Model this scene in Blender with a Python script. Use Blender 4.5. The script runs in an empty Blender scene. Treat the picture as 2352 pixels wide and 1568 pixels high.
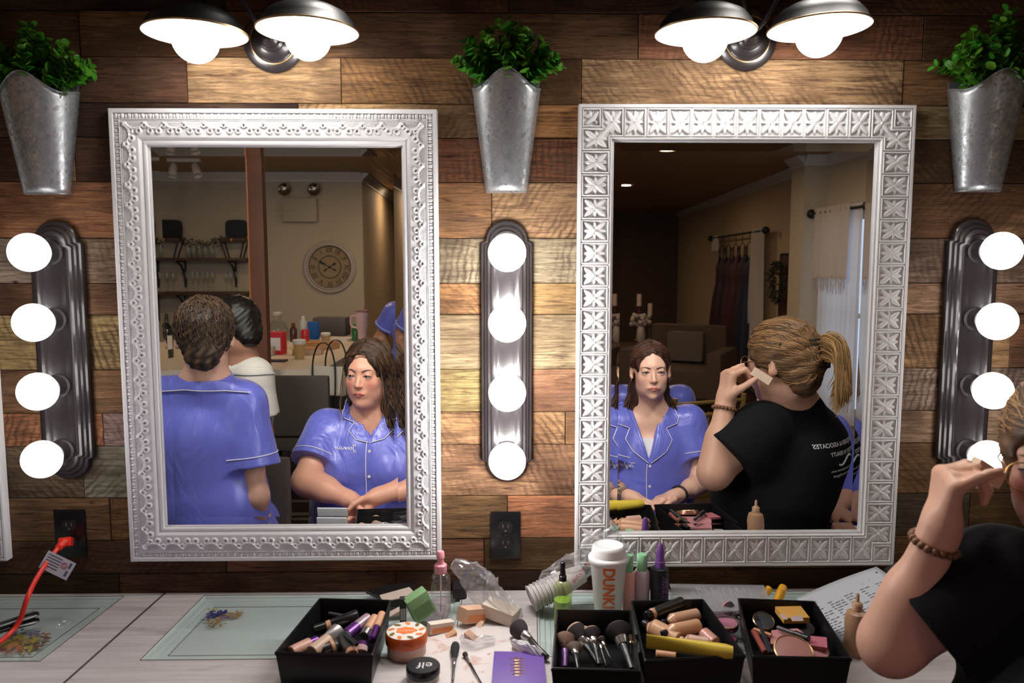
import bpy, bmesh, math, random
import numpy as np
from mathutils import Vector, Matrix, Quaternion
# ------------------------------------------------------------------ camera, world, exposure
SC = bpy.context.scene
COL = SC.collection
PI = math.pi
FPX, CU, CV, C0, H0 = 1780., 1176., 784., 1145., 605.
CAMD, CAMZ, TZ = 1.78, 1.545, .771            # camera to wall, camera height, table top height
PITCH = math.atan((CV-H0)/FPX); YAW = math.atan((CU-C0)/FPX)
cd = bpy.data.cameras.new('camera'); cam = bpy.data.objects.new('camera', cd); COL.objects.link(cam)
cam.location = (0, -CAMD, CAMZ); cam.rotation_euler = (PI/2-PITCH, 0, -YAW)
cd.sensor_width = 36.; cd.sensor_fit = 'HORIZONTAL'; cd.lens = FPX/2352*36
cd.clip_start = .05; cd.clip_end = 60
cd.dof.use_dof = True; cd.dof.focus_distance = 2.35; cd.dof.aperture_fstop = 5.
SC.camera = cam
w = bpy.data.worlds.new('world'); SC.world = w; w.use_nodes = True
w.node_tree.nodes['Background'].inputs[0].default_value = (.75, .85, 1, 1)
w.node_tree.nodes['Background'].inputs[1].default_value = 1.2
SC.view_settings.view_transform = 'Standard'; SC.view_settings.look = 'None'
SC.view_settings.exposure = 0.0; SC.view_settings.gamma = 1.0
SC.view_settings.use_curve_mapping = False
SC.cycles.caustics_reflective = False; SC.cycles.caustics_refractive = False
SC.cycles.use_denoising = True
SC.cycles.max_bounces = 8; SC.cycles.diffuse_bounces = 3; SC.cycles.glossy_bounces = 4
SC.cycles.transmission_bounces = 6; SC.cycles.transparent_max_bounces = 12
SC.cycles.sample_clamp_indirect = 4.0
L_GLOBE, L_SIDE_GLOBE, L_SCONCE, L_CAN = 44., 8., 27., 260.
def area_light(name, loc, rot, sx, sy, power, color):
    l = bpy.data.lights.new(name, 'AREA'); l.shape = 'RECTANGLE'; l.size = sx; l.size_y = sy
    l.energy = power; l.color = color
    o = bpy.data.objects.new(name, l); o.location = loc; o.rotation_euler = rot; COL.objects.link(o); return o

# added soft fill lights, no real fixture, to brighten the people
for x, pw in ((-1.2, 8), (-.15, 10), (.75, 6)):
    dl = area_light('added_fill_light', (x, -.14, 2.42), (math.radians(-52), 0, 0), .35, .2, pw, (1, .94, .88)); dl.data.spread = math.radians(105)
# ------------------------------------------------------------------ helpers
def ray(u, v):
    x, y, z = (u-CU)/FPX, 1.0, -(v-CV)/FPX
    c, s = math.cos(-PITCH), math.sin(-PITCH); y, z = y*c-z*s, y*s+z*c
    c, s = math.cos(-YAW), math.sin(-YAW); x, y = x*c-y*s, x*s+y*c
    return x, y, z
def W(u, v, y=0.):                      # point seen at (u, v) lying in the upright plane at depth y
    a, b, c = ray(u, v); t = (y+CAMD)/b
    return Vector((a*t, y, CAMZ+c*t))
def T(u, v, z=TZ):                      # point seen at (u, v) lying at height z
    a, b, c = ray(u, v); t = (z-CAMZ)/c
    return Vector((a*t, -CAMD+b*t, z))
def M(u, v, d):                         # real point whose mirror image is seen at (u, v), d in front of the wall
    p = W(u, v, d); return Vector((p.x, -d, p.z))
def lin(c):
    return tuple(((x/12.92) if x <= .04045 else ((x+.055)/1.055)**2.4) for x in c)
def rgb(r, g, b): return lin((r/255, g/255, b/255))

def tag(o, label=None, cat=None, group=None, kind=None):
    if label: o['label'] = label
    if cat: o['category'] = cat
    if group: o['group'] = group
    if kind: o['kind'] = kind
    return o
def link_mesh(name, me, m=None, parent=None, smooth=True, angle=None):
    o = bpy.data.objects.new(name, me); COL.objects.link(o)
    if m: me.materials.append(m)
    if parent is not None: o.parent = parent
    if smooth:
        me.polygons.foreach_set('use_smooth', [True]*len(me.polygons))
        if angle: me.set_sharp_from_angle(angle=math.radians(angle))
    return o
def empty(name, loc=(0, 0, 0), rot=(0, 0, 0), **k):
    o = bpy.data.objects.new(name, None); COL.objects.link(o); o.location = loc; o.rotation_euler = rot
    o.empty_display_size = .02
    return tag(o, **k)
def dup(o, parent=None, **k):
    c = o.copy(); COL.objects.link(c)
    if parent is not None: c.parent = parent
    for ch in list(o.children): dup(ch, c)
    for q in ('label',):
        if q in k: c[q] = k[q]
    return c
class MB:
    """collects shapes into one mesh"""
    def __init__(s): s.v = []; s.f = []; s.M = Matrix.Identity(4); s.mi = []; s.cur = 0
    def at(s, loc=(0, 0, 0), rot=(0, 0, 0), sc=(1, 1, 1)):
        from mathutils import Euler
        s.M = Matrix.Translation(loc) @ Euler(rot).to_matrix().to_4x4() @ Matrix.Diagonal((*sc, 1)); return s
    def frame(s, o, x, y, z):
        s.M = Matrix(((x[0], y[0], z[0], o[0]), (x[1], y[1], z[1], o[1]), (x[2], y[2], z[2], o[2]), (0, 0, 0, 1))); return s
    def add(s, vs, fs):
        b = len(s.v); s.v += [tuple(s.M @ Vector(p)) for p in vs]
        s.f += [tuple(i+b for i in f) for f in fs]; s.mi += [s.cur]*len(fs); return s
    def box(s, lo, hi, bev=0.):
        x0, y0, z0 = lo; x1, y1, z1 = hi
        if bev <= 0:
            return s.add([(x, y, z) for x in (x0, x1) for y in (y0, y1) for z in (z0, z1)],
                         [(0, 1, 3, 2), (4, 6, 7, 5), (0, 4, 5, 1), (2, 3, 7, 6), (0, 2, 6, 4), (1, 5, 7, 3)])
        bm = bmesh.new(); bmesh.ops.create_cube(bm, size=1)
        for q in bm.verts:
            q.co = Vector(((x0+x1)/2+q.co.x*(x1-x0), (y0+y1)/2+q.co.y*(y1-y0), (z0+z1)/2+q.co.z*(z1-z0)))
        bmesh.ops.bevel(bm, geom=bm.edges[:], offset=bev, segments=2, profile=.7, affect='EDGES')
        bm.verts.index_update()
        s.add([tuple(q.co) for q in bm.verts], [tuple(q.index for q in f.verts) for f in bm.faces]); bm.free(); return s
    def lathe(s, prof, n=32, a0=0., a1=2*PI, capa=True, capb=True):
        full = abs(a1-a0-2*PI) < 1e-6; k = n if full else n+1
        vs = []; fs = []
        for r, z in prof:
            for i in range(k):
                a = a0+(a1-a0)*i/n; vs.append((r*math.cos(a), r*math.sin(a), z))
        m = len(prof)
        for j in range(m-1):
            for i in range(n):
                i2 = (i+1) % k
                fs.append((j*k+i, j*k+i2, (j+1)*k+i2, (j+1)*k+i))
        if capa and prof[0][0] > 1e-5: fs.append(tuple(reversed(range(k))))
        if capb and prof[-1][0] > 1e-5: fs.append(tuple((m-1)*k+i for i in range(k)))
        return s.add(vs, fs)
    def tube(s, pts, r, n=8, cap=True, flat=1., up=None):
        pts = [Vector(p) for p in pts]; m = len(pts)
        rs = r if hasattr(r, '__len__') else [r]*m
        t = [(pts[min(i+1, m-1)]-pts[max(i-1, 0)]).normalized() for i in range(m)]
        u = Vector(up) if up else Vector((0, 0, 1))
        if abs(u.dot(t[0])) > .95: u = Vector((1, 0, 0))
        vs = []; fs = []
        u = (u-t[0]*u.dot(t[0])).normalized()
        for i in range(m):
            u = (u-t[i]*u.dot(t[i]))
            u = u.normalized() if u.length > 1e-6 else t[i].orthogonal().normalized()
            w_ = t[i].cross(u)
            for j in range(n):
                a = 2*PI*j/n
                vs.append(tuple(pts[i]+(w_*math.cos(a)+u*math.sin(a)*flat)*rs[i]))
        for i in range(m-1):
            for j in range(n):
                fs.append((i*n+j, i*n+(j+1) % n, (i+1)*n+(j+1) % n, (i+1)*n+j))
        if cap: fs += [tuple(reversed(range(n))), tuple((m-1)*n+j for j in range(n))]
        return s.add(vs, fs)
    def prism(s, pts, z0, z1):
        n = len(pts)
        return s.add([(x, y, z0) for x, y in pts]+[(x, y, z1) for x, y in pts],
                     [tuple(reversed(range(n))), tuple(range(n, 2*n))]+[(i, (i+1) % n, n+(i+1) % n, n+i) for i in range(n)])
    def sphere(s, c, r, n=16, m=10, sc=(1, 1, 1)):
        vs = []; fs = []
        for j in range(m+1):
            th = PI*j/m
            for i in range(n):
                a = 2*PI*i/n
                vs.append((c[0]+r*sc[0]*math.sin(th)*math.cos(a), c[1]+r*sc[1]*math.sin(th)*math.sin(a), c[2]+r*sc[2]*math.cos(th)))
        for j in range(m):
            for i in range(n):
                fs.append((j*n+i, (j+1)*n+i, (j+1)*n+(i+1) % n, j*n+(i+1) % n))
        return s.add(vs, fs)
    def mesh(s, name='m', merge=False):
        me = bpy.data.meshes.new(name); me.from_pydata(s.v, [], s.f)
        bm = bmesh.new(); bm.from_mesh(me)
        if len(bm.verts) < 60000:
            bmesh.ops.remove_doubles(bm, verts=bm.verts[:], dist=1e-6)
            bmesh.ops.recalc_face_normals(bm, faces=bm.faces[:])
        bm.to_mesh(me); bm.free(); me.update(); return me
    def build(s, name, m, parent=None, smooth=True, angle=40, **k):
        return tag(link_mesh(name, s.mesh(name), m, parent, smooth, angle), **k)

def curve_pts(P, n=8):
    """Catmull-Rom through the points"""
    P = [Vector(p) for p in P]; Q = [P[0]*2-P[1]]+P+[P[-1]*2-P[-2]]; out = []
    for i in range(1, len(Q)-2):
        for k in range(n):
            t = k/n; a, b, c, d = Q[i-1:i+3]
            out.append(.5*((2*b)+(c-a)*t+(2*a-5*b+4*c-d)*t*t+(3*b-a-3*c+d)*t**3))
    out.append(P[-1]); return out

# ------------------------------------------------------------------ materials
MATS = {}
class NT:
    def __init__(s, m): m.use_nodes = True; s.t = m.node_tree; s.n = s.t.nodes; s.b = s.n['Principled BSDF']; s.out = s.n['Material Output']
    def node(s, typ, **k):
        q = s.n.new(typ)
        for a, b in k.items():
            if a.startswith('i_'): q.inputs[a[2:].replace('_', ' ')].default_value = b
            else: setattr(q, a, b)
        return q
    def l(s, a, b): s.t.links.new(a, b)
    def coord(s, scale=(1, 1, 1), kind='Object', rot=(0, 0, 0)):
        c = s.node('ShaderNodeTexCoord'); mp = s.node('ShaderNodeMapping'); mp.inputs['Scale'].default_value = scale
        mp.inputs['Rotation'].default_value = rot
        s.l(c.outputs[kind], mp.inputs[0]); return mp.outputs[0]
    def noise(s, vec, scale=5., detail=4., rough=.5, dist=0.):
        q = s.node('ShaderNodeTexNoise'); q.inputs['Scale'].default_value = scale; q.inputs['Detail'].default_value = detail
        q.inputs['Roughness'].default_value = rough; q.inputs['Distortion'].default_value = dist
        if vec is not None: s.l(vec, q.inputs['Vector'])
        return q.outputs[0]
    def ramp(s, fac, stops):
        q = s.node('ShaderNodeValToRGB'); e = q.color_ramp.elements
        while len(e) < len(stops): e.new(.5)
        for i, (p, c) in enumerate(stops): e[i].position = p; e[i].color = (*c[:3], 1) if len(c) > 2 else (c[0],)*3+(1,)
        s.l(fac, q.inputs[0]); return q.outputs[0]
    def mix(s, fac, a, b, mode='MIX'):
        q = s.node('ShaderNodeMix', data_type='RGBA', blend_type=mode)
        for i, x in ((0, fac), (6, a), (7, b)):
            if hasattr(x, 'links'): s.l(x, q.inputs[i])
            else: q.inputs[i].default_value = x if i == 0 else (*x[:3], 1)
        return q.outputs[2]
    def math(s, op, a, b=0.):
        q = s.node('ShaderNodeMath', operation=op)
        for i, x in ((0, a), (1, b)):
            if hasattr(x, 'links'): s.l(x, q.inputs[i])
            else: q.inputs[i].default_value = x
        return q.outputs[0]
    def bump(s, h, strength=.3, dist=.002):
        q = s.node('ShaderNodeBump'); q.inputs['Strength'].default_value = strength; q.inputs['Distance'].default_value = dist
        s.l(h, q.inputs['Height']); s.l(q.outputs[0], s.b.inputs['Normal'])
def mat(name, col=(.5, .5, .5), rough=.5, metal=0., spec=.5, var=0., vscale=8., bump=0., bscale=60., bstretch=(1, 1, 1), bdist=.001,
        trans=0., coat=0., emit=None, es=1., sheen=0., alpha=1., sss=0., ior=None):
    if name in MATS: return MATS[name]
    m = bpy.data.materials.new(name); MATS[name] = m; N = NT(m); b = N.b.inputs
    b['Base Color'].default_value = (*col, 1); b['Roughness'].default_value = rough; b['Metallic'].default_value = metal
    b['Specular IOR Level'].default_value = spec; b['Transmission Weight'].default_value = trans
    b['Coat Weight'].default_value = coat; b['Sheen Weight'].default_value = sheen; b['Alpha'].default_value = alpha
    if ior: b['IOR'].default_value = ior
    if sss: b['Subsurface Weight'].default_value = sss; b['Subsurface Scale'].default_value = .01; b['Subsurface Radius'].default_value = (1, .4, .2)
    if var:
        nz = N.noise(N.coord(), vscale, 5)
        N.l(N.mix(nz, tuple(c*(1-var) for c in col), tuple(min(1, c*(1+var)) for c in col)), b['Base Color'])
    if bump: N.bump(N.noise(N.coord(bstretch), bscale, 6, .6), bump, bdist)
    if emit: b['Emission Color'].default_value = (*emit, 1); b['Emission Strength'].default_value = es
    return m
def attr_mat(name, attr='col', rough=.5, **k):
    """material whose own colour is stored per vertex"""
    m = mat(name, (.5, .5, .5), rough, **k); N = NT(m)
    a = N.node('ShaderNodeAttribute', attribute_name=attr); N.l(a.outputs['Color'], N.b.inputs['Base Color']); return m
def thin_glass(name, tint=(1, 1, 1), rough=.02, refl=1., amount=.04, haze=0.):
    """thin clear sheet: passes light straight through, with a Fresnel reflection"""
    if name in MATS: return MATS[name]
    m = bpy.data.materials.new(name); MATS[name] = m; N = NT(m)
    tr = N.node('ShaderNodeBsdfTransparent'); tr.inputs[0].default_value = (*tint, 1)
    gl = N.node('ShaderNodeBsdfGlossy'); gl.inputs['Roughness'].default_value = rough
    fr = N.node('ShaderNodeFresnel'); fr.inputs[0].default_value = 1.5; ge = N.node('ShaderNodeNewGeometry')
    f = N.math('MULTIPLY', N.math('MINIMUM', N.math('ADD', N.math('MULTIPLY', fr.outputs[0], refl), amount), .9), N.math('SUBTRACT', 1., ge.outputs['Backfacing']))
    mx = N.node('ShaderNodeMixShader'); N.l(f, mx.inputs[0]); N.l(tr.outputs[0], mx.inputs[1]); N.l(gl.outputs[0], mx.inputs[2])
    res = mx.outputs[0]
    if haze:
        df = N.node('ShaderNodeBsdfDiffuse'); df.inputs[0].default_value = (.85, .85, .87, 1)
        m2 = N.node('ShaderNodeMixShader'); m2.inputs[0].default_value = haze; N.l(res, m2.inputs[1]); N.l(df.outputs[0], m2.inputs[2]); res = m2.outputs[0]
    N.l(res, N.out.inputs[0]); return m
def set_attr(me, name, cols):
    a = me.attributes.new(name, 'FLOAT_COLOR', 'POINT')
    arr = np.ones((len(me.vertices), 4), np.float32); arr[:, :3] = cols; a.data.foreach_set('color', arr.ravel())
# ------------------------------------------------------------------ plank wall
def wood_wall_mat():
    m = bpy.data.materials.new('reclaimed_planks'); N = NT(m)
    a = N.node('ShaderNodeAttribute', attribute_name='tint'); sd = N.node('ShaderNodeAttribute', attribute_name='seed')
    c = N.node('ShaderNodeTexCoord')
    vm = N.node('ShaderNodeVectorMath', operation='MULTIPLY_ADD'); N.l(sd.outputs['Color'], vm.inputs[0])
    vm.inputs[1].default_value = (7, 9, 5); N.l(c.outputs['Object'], vm.inputs[2])
    def mp(scale, rot=(0, 0, 0)):
        q = N.node('ShaderNodeMapping'); q.inputs['Scale'].default_value = scale; q.inputs['Rotation'].default_value = rot
        N.l(vm.outputs[0], q.inputs[0]); return q.outputs[0]
    grain = N.noise(mp((2.2, 1, 34)), 3.2, 9, .72, 1.6)
    fine = N.noise(mp((10, 1, 260)), 3., 6, .7)
    blotch = N.noise(mp((1, 1, 2.2)), 9., 6, .62, .5)
    big = N.noise(mp((1, 1, 1)), 3.2, 3, .5)
    sep = N.node('ShaderNodeSeparateColor'); N.l(sd.outputs['Color'], sep.inputs[0])
    # circular-saw marks: slanting bands, only on some boards
    wv = N.node('ShaderNodeTexWave', wave_type='BANDS', bands_direction='X'); wv.inputs['Scale'].default_value = 20
    wv.inputs['Distortion'].default_value = 5.; wv.inputs['Detail'].default_value = 4; wv.inputs['Detail Scale'].default_value = 2.2
    rotn = N.node('ShaderNodeVectorRotate', rotation_type='Y_AXIS'); N.l(vm.outputs[0], rotn.inputs['Vector'])
    N.l(N.math('MULTIPLY', N.math('SUBTRACT', sep.outputs[1], .5), 1.7), rotn.inputs['Angle']); N.l(rotn.outputs[0], wv.inputs['Vector'])
    saw = N.math('MULTIPLY', N.math('MULTIPLY', N.math('POWER', wv.outputs['Fac'], 2.), N.ramp(N.noise(mp((1, 1, 1)), 7., 4, .6), [(.40, (0, 0, 0)), (.60, (1, 1, 1))])), N.math('GREATER_THAN', sep.outputs[2], .50))
    dark = N.mix(1., a.outputs['Color'], (.26, .18, .135), 'MULTIPLY')
    lightc = N.mix(1., a.outputs['Color'], (2.1, 1.9, 1.6), 'MULTIPLY')
    col = N.mix(N.ramp(grain, [(.33, (0, 0, 0)), (.66, (1, 1, 1))]), dark, lightc)
    col = N.mix(N.math('MULTIPLY', N.ramp(blotch, [(.48, (0, 0, 0)), (.60, (1, 1, 1))]), .38), col, (.085, .055, .035))
    col = N.mix(N.math('MULTIPLY', N.ramp(big, [(.38, (1, 1, 1)), (.50, (0, 0, 0))]), .75), col, dark)
    col = N.mix(N.math('MULTIPLY', N.ramp(fine, [(.30, (1, 1, 1)), (.46, (0, 0, 0))]), .7), col, (.035, .02, .014))
    col = N.mix(N.math('MULTIPLY', saw, .75), col, (.05, .026, .016))
    # long cracks, paint-worn flecks
    crk = N.noise(mp((1.2, 1, 22)), 5.5, 3, .5, 2.2); cr = N.ramp(crk, [(.492, (0, 0, 0)), (.5, (1, 1, 1)), (.508, (0, 0, 0))])
    col = N.mix(N.math('MULTIPLY', N.math('MULTIPLY', cr, N.ramp(N.noise(mp((1, 1, 1)), 5., 3), [(.5, (0, 0, 0)), (.62, (1, 1, 1))])), .85), col, (.015, .009, .006))
    fl = N.noise(mp((2.5, 1, 9)), 12, 6, .75); col = N.mix(N.math('MULTIPLY', N.ramp(fl, [(.62, (0, 0, 0)), (.72, (1, 1, 1))]), .5), col, lightc)
    # knots and nail holes
    vo = N.node('ShaderNodeTexVoronoi'); vo.inputs['Scale'].default_value = 6.; N.l(mp((1, 1, 1.6)), vo.inputs['Vector'])
    col = N.mix(N.ramp(vo.outputs['Distance'], [(.02, (1, 1, 1)), (.06, (0, 0, 0))]), col, (.012, .008, .006))
    N.l(col, N.b.inputs['Base Color']); N.b.inputs['Roughness'].default_value = .78; N.b.inputs['Specular IOR Level'].default_value = .18
    h = N.math('ADD', N.math('MULTIPLY', grain, .8), N.math('ADD', N.math('MULTIPLY', fine, .5), N.math('MULTIPLY', saw, -.5)))
    N.bump(h, .55, .003)
    return m
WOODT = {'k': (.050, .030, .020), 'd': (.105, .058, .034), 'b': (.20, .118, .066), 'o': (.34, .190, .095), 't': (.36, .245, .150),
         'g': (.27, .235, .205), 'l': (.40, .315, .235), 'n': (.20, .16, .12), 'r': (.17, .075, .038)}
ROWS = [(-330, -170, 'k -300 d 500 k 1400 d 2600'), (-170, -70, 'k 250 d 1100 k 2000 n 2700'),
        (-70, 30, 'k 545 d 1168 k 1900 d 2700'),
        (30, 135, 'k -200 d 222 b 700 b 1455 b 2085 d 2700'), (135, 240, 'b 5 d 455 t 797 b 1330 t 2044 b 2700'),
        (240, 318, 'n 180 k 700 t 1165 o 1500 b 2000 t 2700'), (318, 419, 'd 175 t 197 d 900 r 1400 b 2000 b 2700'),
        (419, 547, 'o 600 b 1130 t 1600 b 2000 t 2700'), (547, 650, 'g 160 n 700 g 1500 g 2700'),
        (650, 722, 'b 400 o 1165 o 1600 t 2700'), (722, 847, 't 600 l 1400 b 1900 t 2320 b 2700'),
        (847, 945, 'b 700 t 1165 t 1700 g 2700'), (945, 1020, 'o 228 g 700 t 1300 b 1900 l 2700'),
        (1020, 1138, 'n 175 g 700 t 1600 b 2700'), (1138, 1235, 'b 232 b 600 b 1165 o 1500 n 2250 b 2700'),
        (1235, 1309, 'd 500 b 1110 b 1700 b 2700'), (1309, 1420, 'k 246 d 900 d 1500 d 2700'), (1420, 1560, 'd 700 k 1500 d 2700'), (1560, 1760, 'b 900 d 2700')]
def build_wall():
    rnd = random.Random(4); V = []; F = []; tint = []; seed = []
    for v0, v1, spec in ROWS:
        z1, z0 = W(1164, v0).z, W(1164, v1).z
        q = spec.split(); ua = -600
        for k in range(0, len(q), 2):
            ub = int(q[k+1])
            if k == len(q)-2: ub = 3000
            x0, x1 = W(ua, 780).x, W(ub, 780).x
            dep = rnd.uniform(0, .0035); e = .0007
            fr = -.0005-dep
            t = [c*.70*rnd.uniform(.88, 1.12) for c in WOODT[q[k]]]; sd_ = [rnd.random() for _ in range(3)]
            b = len(V); g = .0012
            pts = [(x0+e, .03, z0+e), (x1-e, .03, z0+e), (x1-e, .03, z1-e), (x0+e, .03, z1-e),
                   (x0+e, fr+g, z0+e), (x1-e, fr+g, z0+e), (x1-e, fr+g, z1-e), (x0+e, fr+g, z1-e),
                   (x0+e+g, fr, z0+e+g), (x1-e-g, fr, z0+e+g), (x1-e-g, fr, z1-e-g), (x0+e+g, fr, z1-e-g)]
            V += pts
            F += [tuple(b+i for i in f) for f in ((0, 1, 5, 4), (1, 2, 6, 5), (2, 3, 7, 6), (3, 0, 4, 7), (4, 5, 9, 8), (5, 6, 10, 9), (6, 7, 11, 10), (7, 4, 8, 11), (8, 9, 10, 11))]
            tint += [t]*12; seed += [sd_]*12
            ua = ub
    b = len(V); x0, x1 = W(-600, 780).x, W(3000, 780).x; z0, z1 = W(1164, 1760).z, W(1164, -330).z
    V += [(x0, .02, z0), (x1, .02, z0), (x1, .02, z1), (x0, .02, z1)]; F.append((b, b+1, b+2, b+3)); tint += [(.01, .008, .006)]*4; seed += [(0, 0, 0)]*4
    me = bpy.data.meshes.new('wall_front'); me.from_pydata(V, [], F); set_attr(me, 'tint', tint); set_attr(me, 'seed', seed)
    o = link_mesh('wall_front', me, wood_wall_mat(), smooth=False); tag(o, kind='structure')
    m = MB(); m.box((-2.9, .03, 0), (3.05, .15, 2.53)); m.build('wall_front_backing', mat('plaster_dark', (.2, .17, .13), .8), smooth=False, kind='structure')
build_wall()

# ------------------------------------------------------------------ mirrors
def smooth01(x): x = np.clip(x, 0, 1); return x*x*(3-2*x)
def bumpf(d, r): return np.sqrt(np.clip(1-(d/r)**2, 0, 1))
def ridge(t, c, w_): return bumpf(t-c, w_)
def lace_h(s, t, L):
    """height in metres; s along the side from its middle, t from the outer edge inwards"""
    h = np.full_like(s, .0215)
    h = np.where(t < .0095, .0240, h); h = np.where((t > .0095) & (t < .0215), .0195, h)
    p = .0150; a = ((s/p+.5) % 1-.5)*p; tt = t-.0155                 # leaf and dart row
    egg = bumpf(np.hypot(a*1.0, tt*.62), .0040); dart = bumpf(np.hypot((((s/p) % 1)-.5)*p*1.9, (tt-.001)*.75), .0042)
    h = h+.0040*np.maximum(egg, dart*.8)-.0014*ridge(a, 0, .0009)*(np.abs(tt) < .005)
    h += .0022*ridge(t, .0225, .0013)+.0016*ridge(t, .0258, .0010)
    n = max(1, round((L-.11)/.0435)); P = (L-.11)/n
    b = ((s/P+.5*(n+1)) % 1-.5)*P; c = t-.0275; e = np.hypot(b/1.27, c); inside = (c > 0)
    net = .0011*np.sin(b*2*PI/.0044)*np.sin(c*2*PI/.0044)
    h = np.where(inside & (e < .0155), .0222+net, h)
    h = np.where(inside, h+.0036*bumpf(e-.0160, .0020)+.0012*bumpf(e-.0135, .0007), h)
    base = h.copy()
    for ang, rr_ in ((24, .0040), (68, .0050), (112, .0050), (156, .0040)):
        ca, sa = .0262*math.cos(math.radians(ang))*.93, .0222*math.sin(math.radians(ang)); q = np.hypot(b-ca, c-sa)
        up = (q < rr_+.0026) & inside & (e > .0172)
        h = np.where(up, np.maximum(h, .0213+.0036*bumpf(q-rr_, .0026)), h); h = np.where((q < rr_*.55) & (e > .0172) & inside, .0185, h)
    h += .0024*bumpf(np.hypot(np.abs(b)-P/2, c-.004), .0028)*inside
    h = np.where(t > .0610, .0215-.0040*smooth01((t-.061)/.007), h)
    h = np.where(t > .0680, .0150+.0030*np.sqrt(np.clip(1-((t-.0730)/.0055)**2, 0, 1)), h)
    h = np.where(t > .0780, .012, h)
    return h
def tile_h(s, t, L, wd):
    h = np.full_like(s, .0225)
    n = round(L/.0502); P = L/n; off = .5*(n % 2 == 0)
    x = ((s/P+off+.5) % 1-.5)*2; cw = (.0070, wd-.0085); y = (t-(cw[0]+cw[1])/2)/((cw[1]-cw[0])/2)
    ax, ay = np.abs(x), np.abs(y); dx = (1-ax)*P/2; dy = (1-ay)*(cw[1]-cw[0])/2; e = np.minimum(dx, dy)
    ine = (ay < 1)
    h = np.where(ine, .0190+.0035*smooth01((e-.0008)/.0016)*(e < .0048), h)      # joint, then raised tile edge
    rec = ine & (e > .0042)
    h = np.where(rec, .0160, h)
    X, Y = x*P/2, y*(cw[1]-cw[0])/2
    pet = np.zeros_like(s); Lx, Ly = P/2-.0048, (cw[1]-cw[0])/2-.0048
    for kx, ky, wdt, hh in ((1, .96, .0058, .0062), (-1, .96, .0058, .0062), (0, 1, .0052, .0050), (1, 0, .0044, .0050)):
        ex, ey = kx*Lx, ky*Ly; l = math.hypot(ex, ey); ux, uy = ex/l, ey/l
        a = np.clip(np.abs(X*ux+Y*uy)/l, 0, 1); c = np.abs(-X*uy+Y*ux)
        wl = wdt*np.sin(np.clip(a*1.02, 0, 1)**.8*PI)**.75+1e-5
        q = np.clip(1-c/wl, 0, 1); prof = np.where(q > 0, hh*(.55+.45*q**.6)*np.clip(np.sin(a**.8*PI)*3, 0, 1)-.0014*np.clip(1-c/.0009, 0, 1), 0)
        pet = np.maximum(pet, prof*(a < 1))
    h = np.where(rec, h+pet, h)
    h += .0035*bumpf(np.hypot(X, Y), .0028)*rec
    h = np.where(t > wd-.0085, .0215, h)
    h = np.where(t > wd-.0050, .016, h)
    return h
def frame_mesh(name, x0, x1, z0, z1, wd, hf, step):
    """relief frame standing on the wall, one heightfield over the ring with mitred corners"""
    nx, nz = int(round((x1-x0)/step)), int(round((z1-z0)/step))
    X = np.linspace(x0, x1, nx+1); Z = np.linspace(z0, z1, nz+1)
    # snap grid lines to the inner opening
    for A, lo, hi in ((X, x0+wd, x1-wd), (Z, z0+wd, z1-wd)):
        A[np.argmin(abs(A-lo))] = lo; A[np.argmin(abs(A-hi))] = hi
    gx, gz = np.meshgrid(X, Z, indexing='ij')
    dl, dr, db, dt = gx-x0, x1-gx, gz-z0, z1-gz
    t = np.minimum(np.minimum(dl, dr), np.minimum(db, dt))
    vert = np.minimum(dl, dr) <= np.minimum(db, dt)
    s = np.where(vert, gz-(z0+z1)/2, gx-(x0+x1)/2); L = np.where(vert, z1-z0, x1-x0)
    h = np.where(vert, hf(s, t, z1-z0), hf(s, t, x1-x0))
    keep = (t <= wd+1e-6)
    h = np.where(t < .0012, h-.0012+t, h)
    idx = -np.ones(gx.shape, int)
    cx, cz = (gx[:-1, :-1]+gx[1:, 1:])/2, (gz[:-1, :-1]+gz[1:, 1:])/2
    ct = np.minimum(np.minimum(cx-x0, x1-cx), np.minimum(cz-z0, z1-cz)); cell = ct < wd
    use = np.zeros(gx.shape, bool)
    for a in (0, 1):
        for b in (0, 1): use[a:nx+a, b:nz+b] |= cell
    idx[use] = np.arange(use.sum())
    V = np.stack([gx[use], -.004-h[use], gz[use]], 1).tolist()
    I, J = np.nonzero(cell)
    F = np.stack([idx[I, J], idx[I+1, J], idx[I+1, J+1], idx[I, J+1]], 1).tolist()
    def wall_loop(xa, xb, za, zb):
        ia, ib = np.argmin(abs(X-xa)), np.argmin(abs(X-xb)); ja, jb = np.argmin(abs(Z-za)), np.argmin(abs(Z-zb))
        return [(i, ja) for i in range(ia, ib)]+[(ib, j) for j in range(ja, jb)]+[(i, jb) for i in range(ib, ia, -1)]+[(ia, j) for j in range(jb, ja, -1)]
    for loop in (wall_loop(x0, x1, z0, z1), wall_loop(x0+wd, x1-wd, z0+wd, z1-wd)):
        b = len(V)
        for i, j in loop: V.append([X[i], -.004, Z[j]])
        n = len(loop)
        for k in range(n):
            i, j = loop[k]; i2, j2 = loop[(k+1) % n]
            F.append([idx[i, j], idx[i2, j2], b+(k+1) % n, b+k])
    me = bpy.data.meshes.new(name); me.from_pydata(V, [], F); me.update(); return me
def mirror_mat():
    m = bpy.data.materials.new('mirror_silver'); MATS['mirror'] = m; N = NT(m)
    g = N.node('ShaderNodeBsdfGlossy'); g.inputs['Roughness'].default_value = 0.; g.inputs[0].default_value = (.93, .935, .925, 1)
    N.l(g.outputs[0], N.out.inputs[0]); return m
MIRROR = mirror_mat()
WHITE_FRAME = mat('white_frame_paint', (.86, .86, .87), .38, spec=.45)
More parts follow.
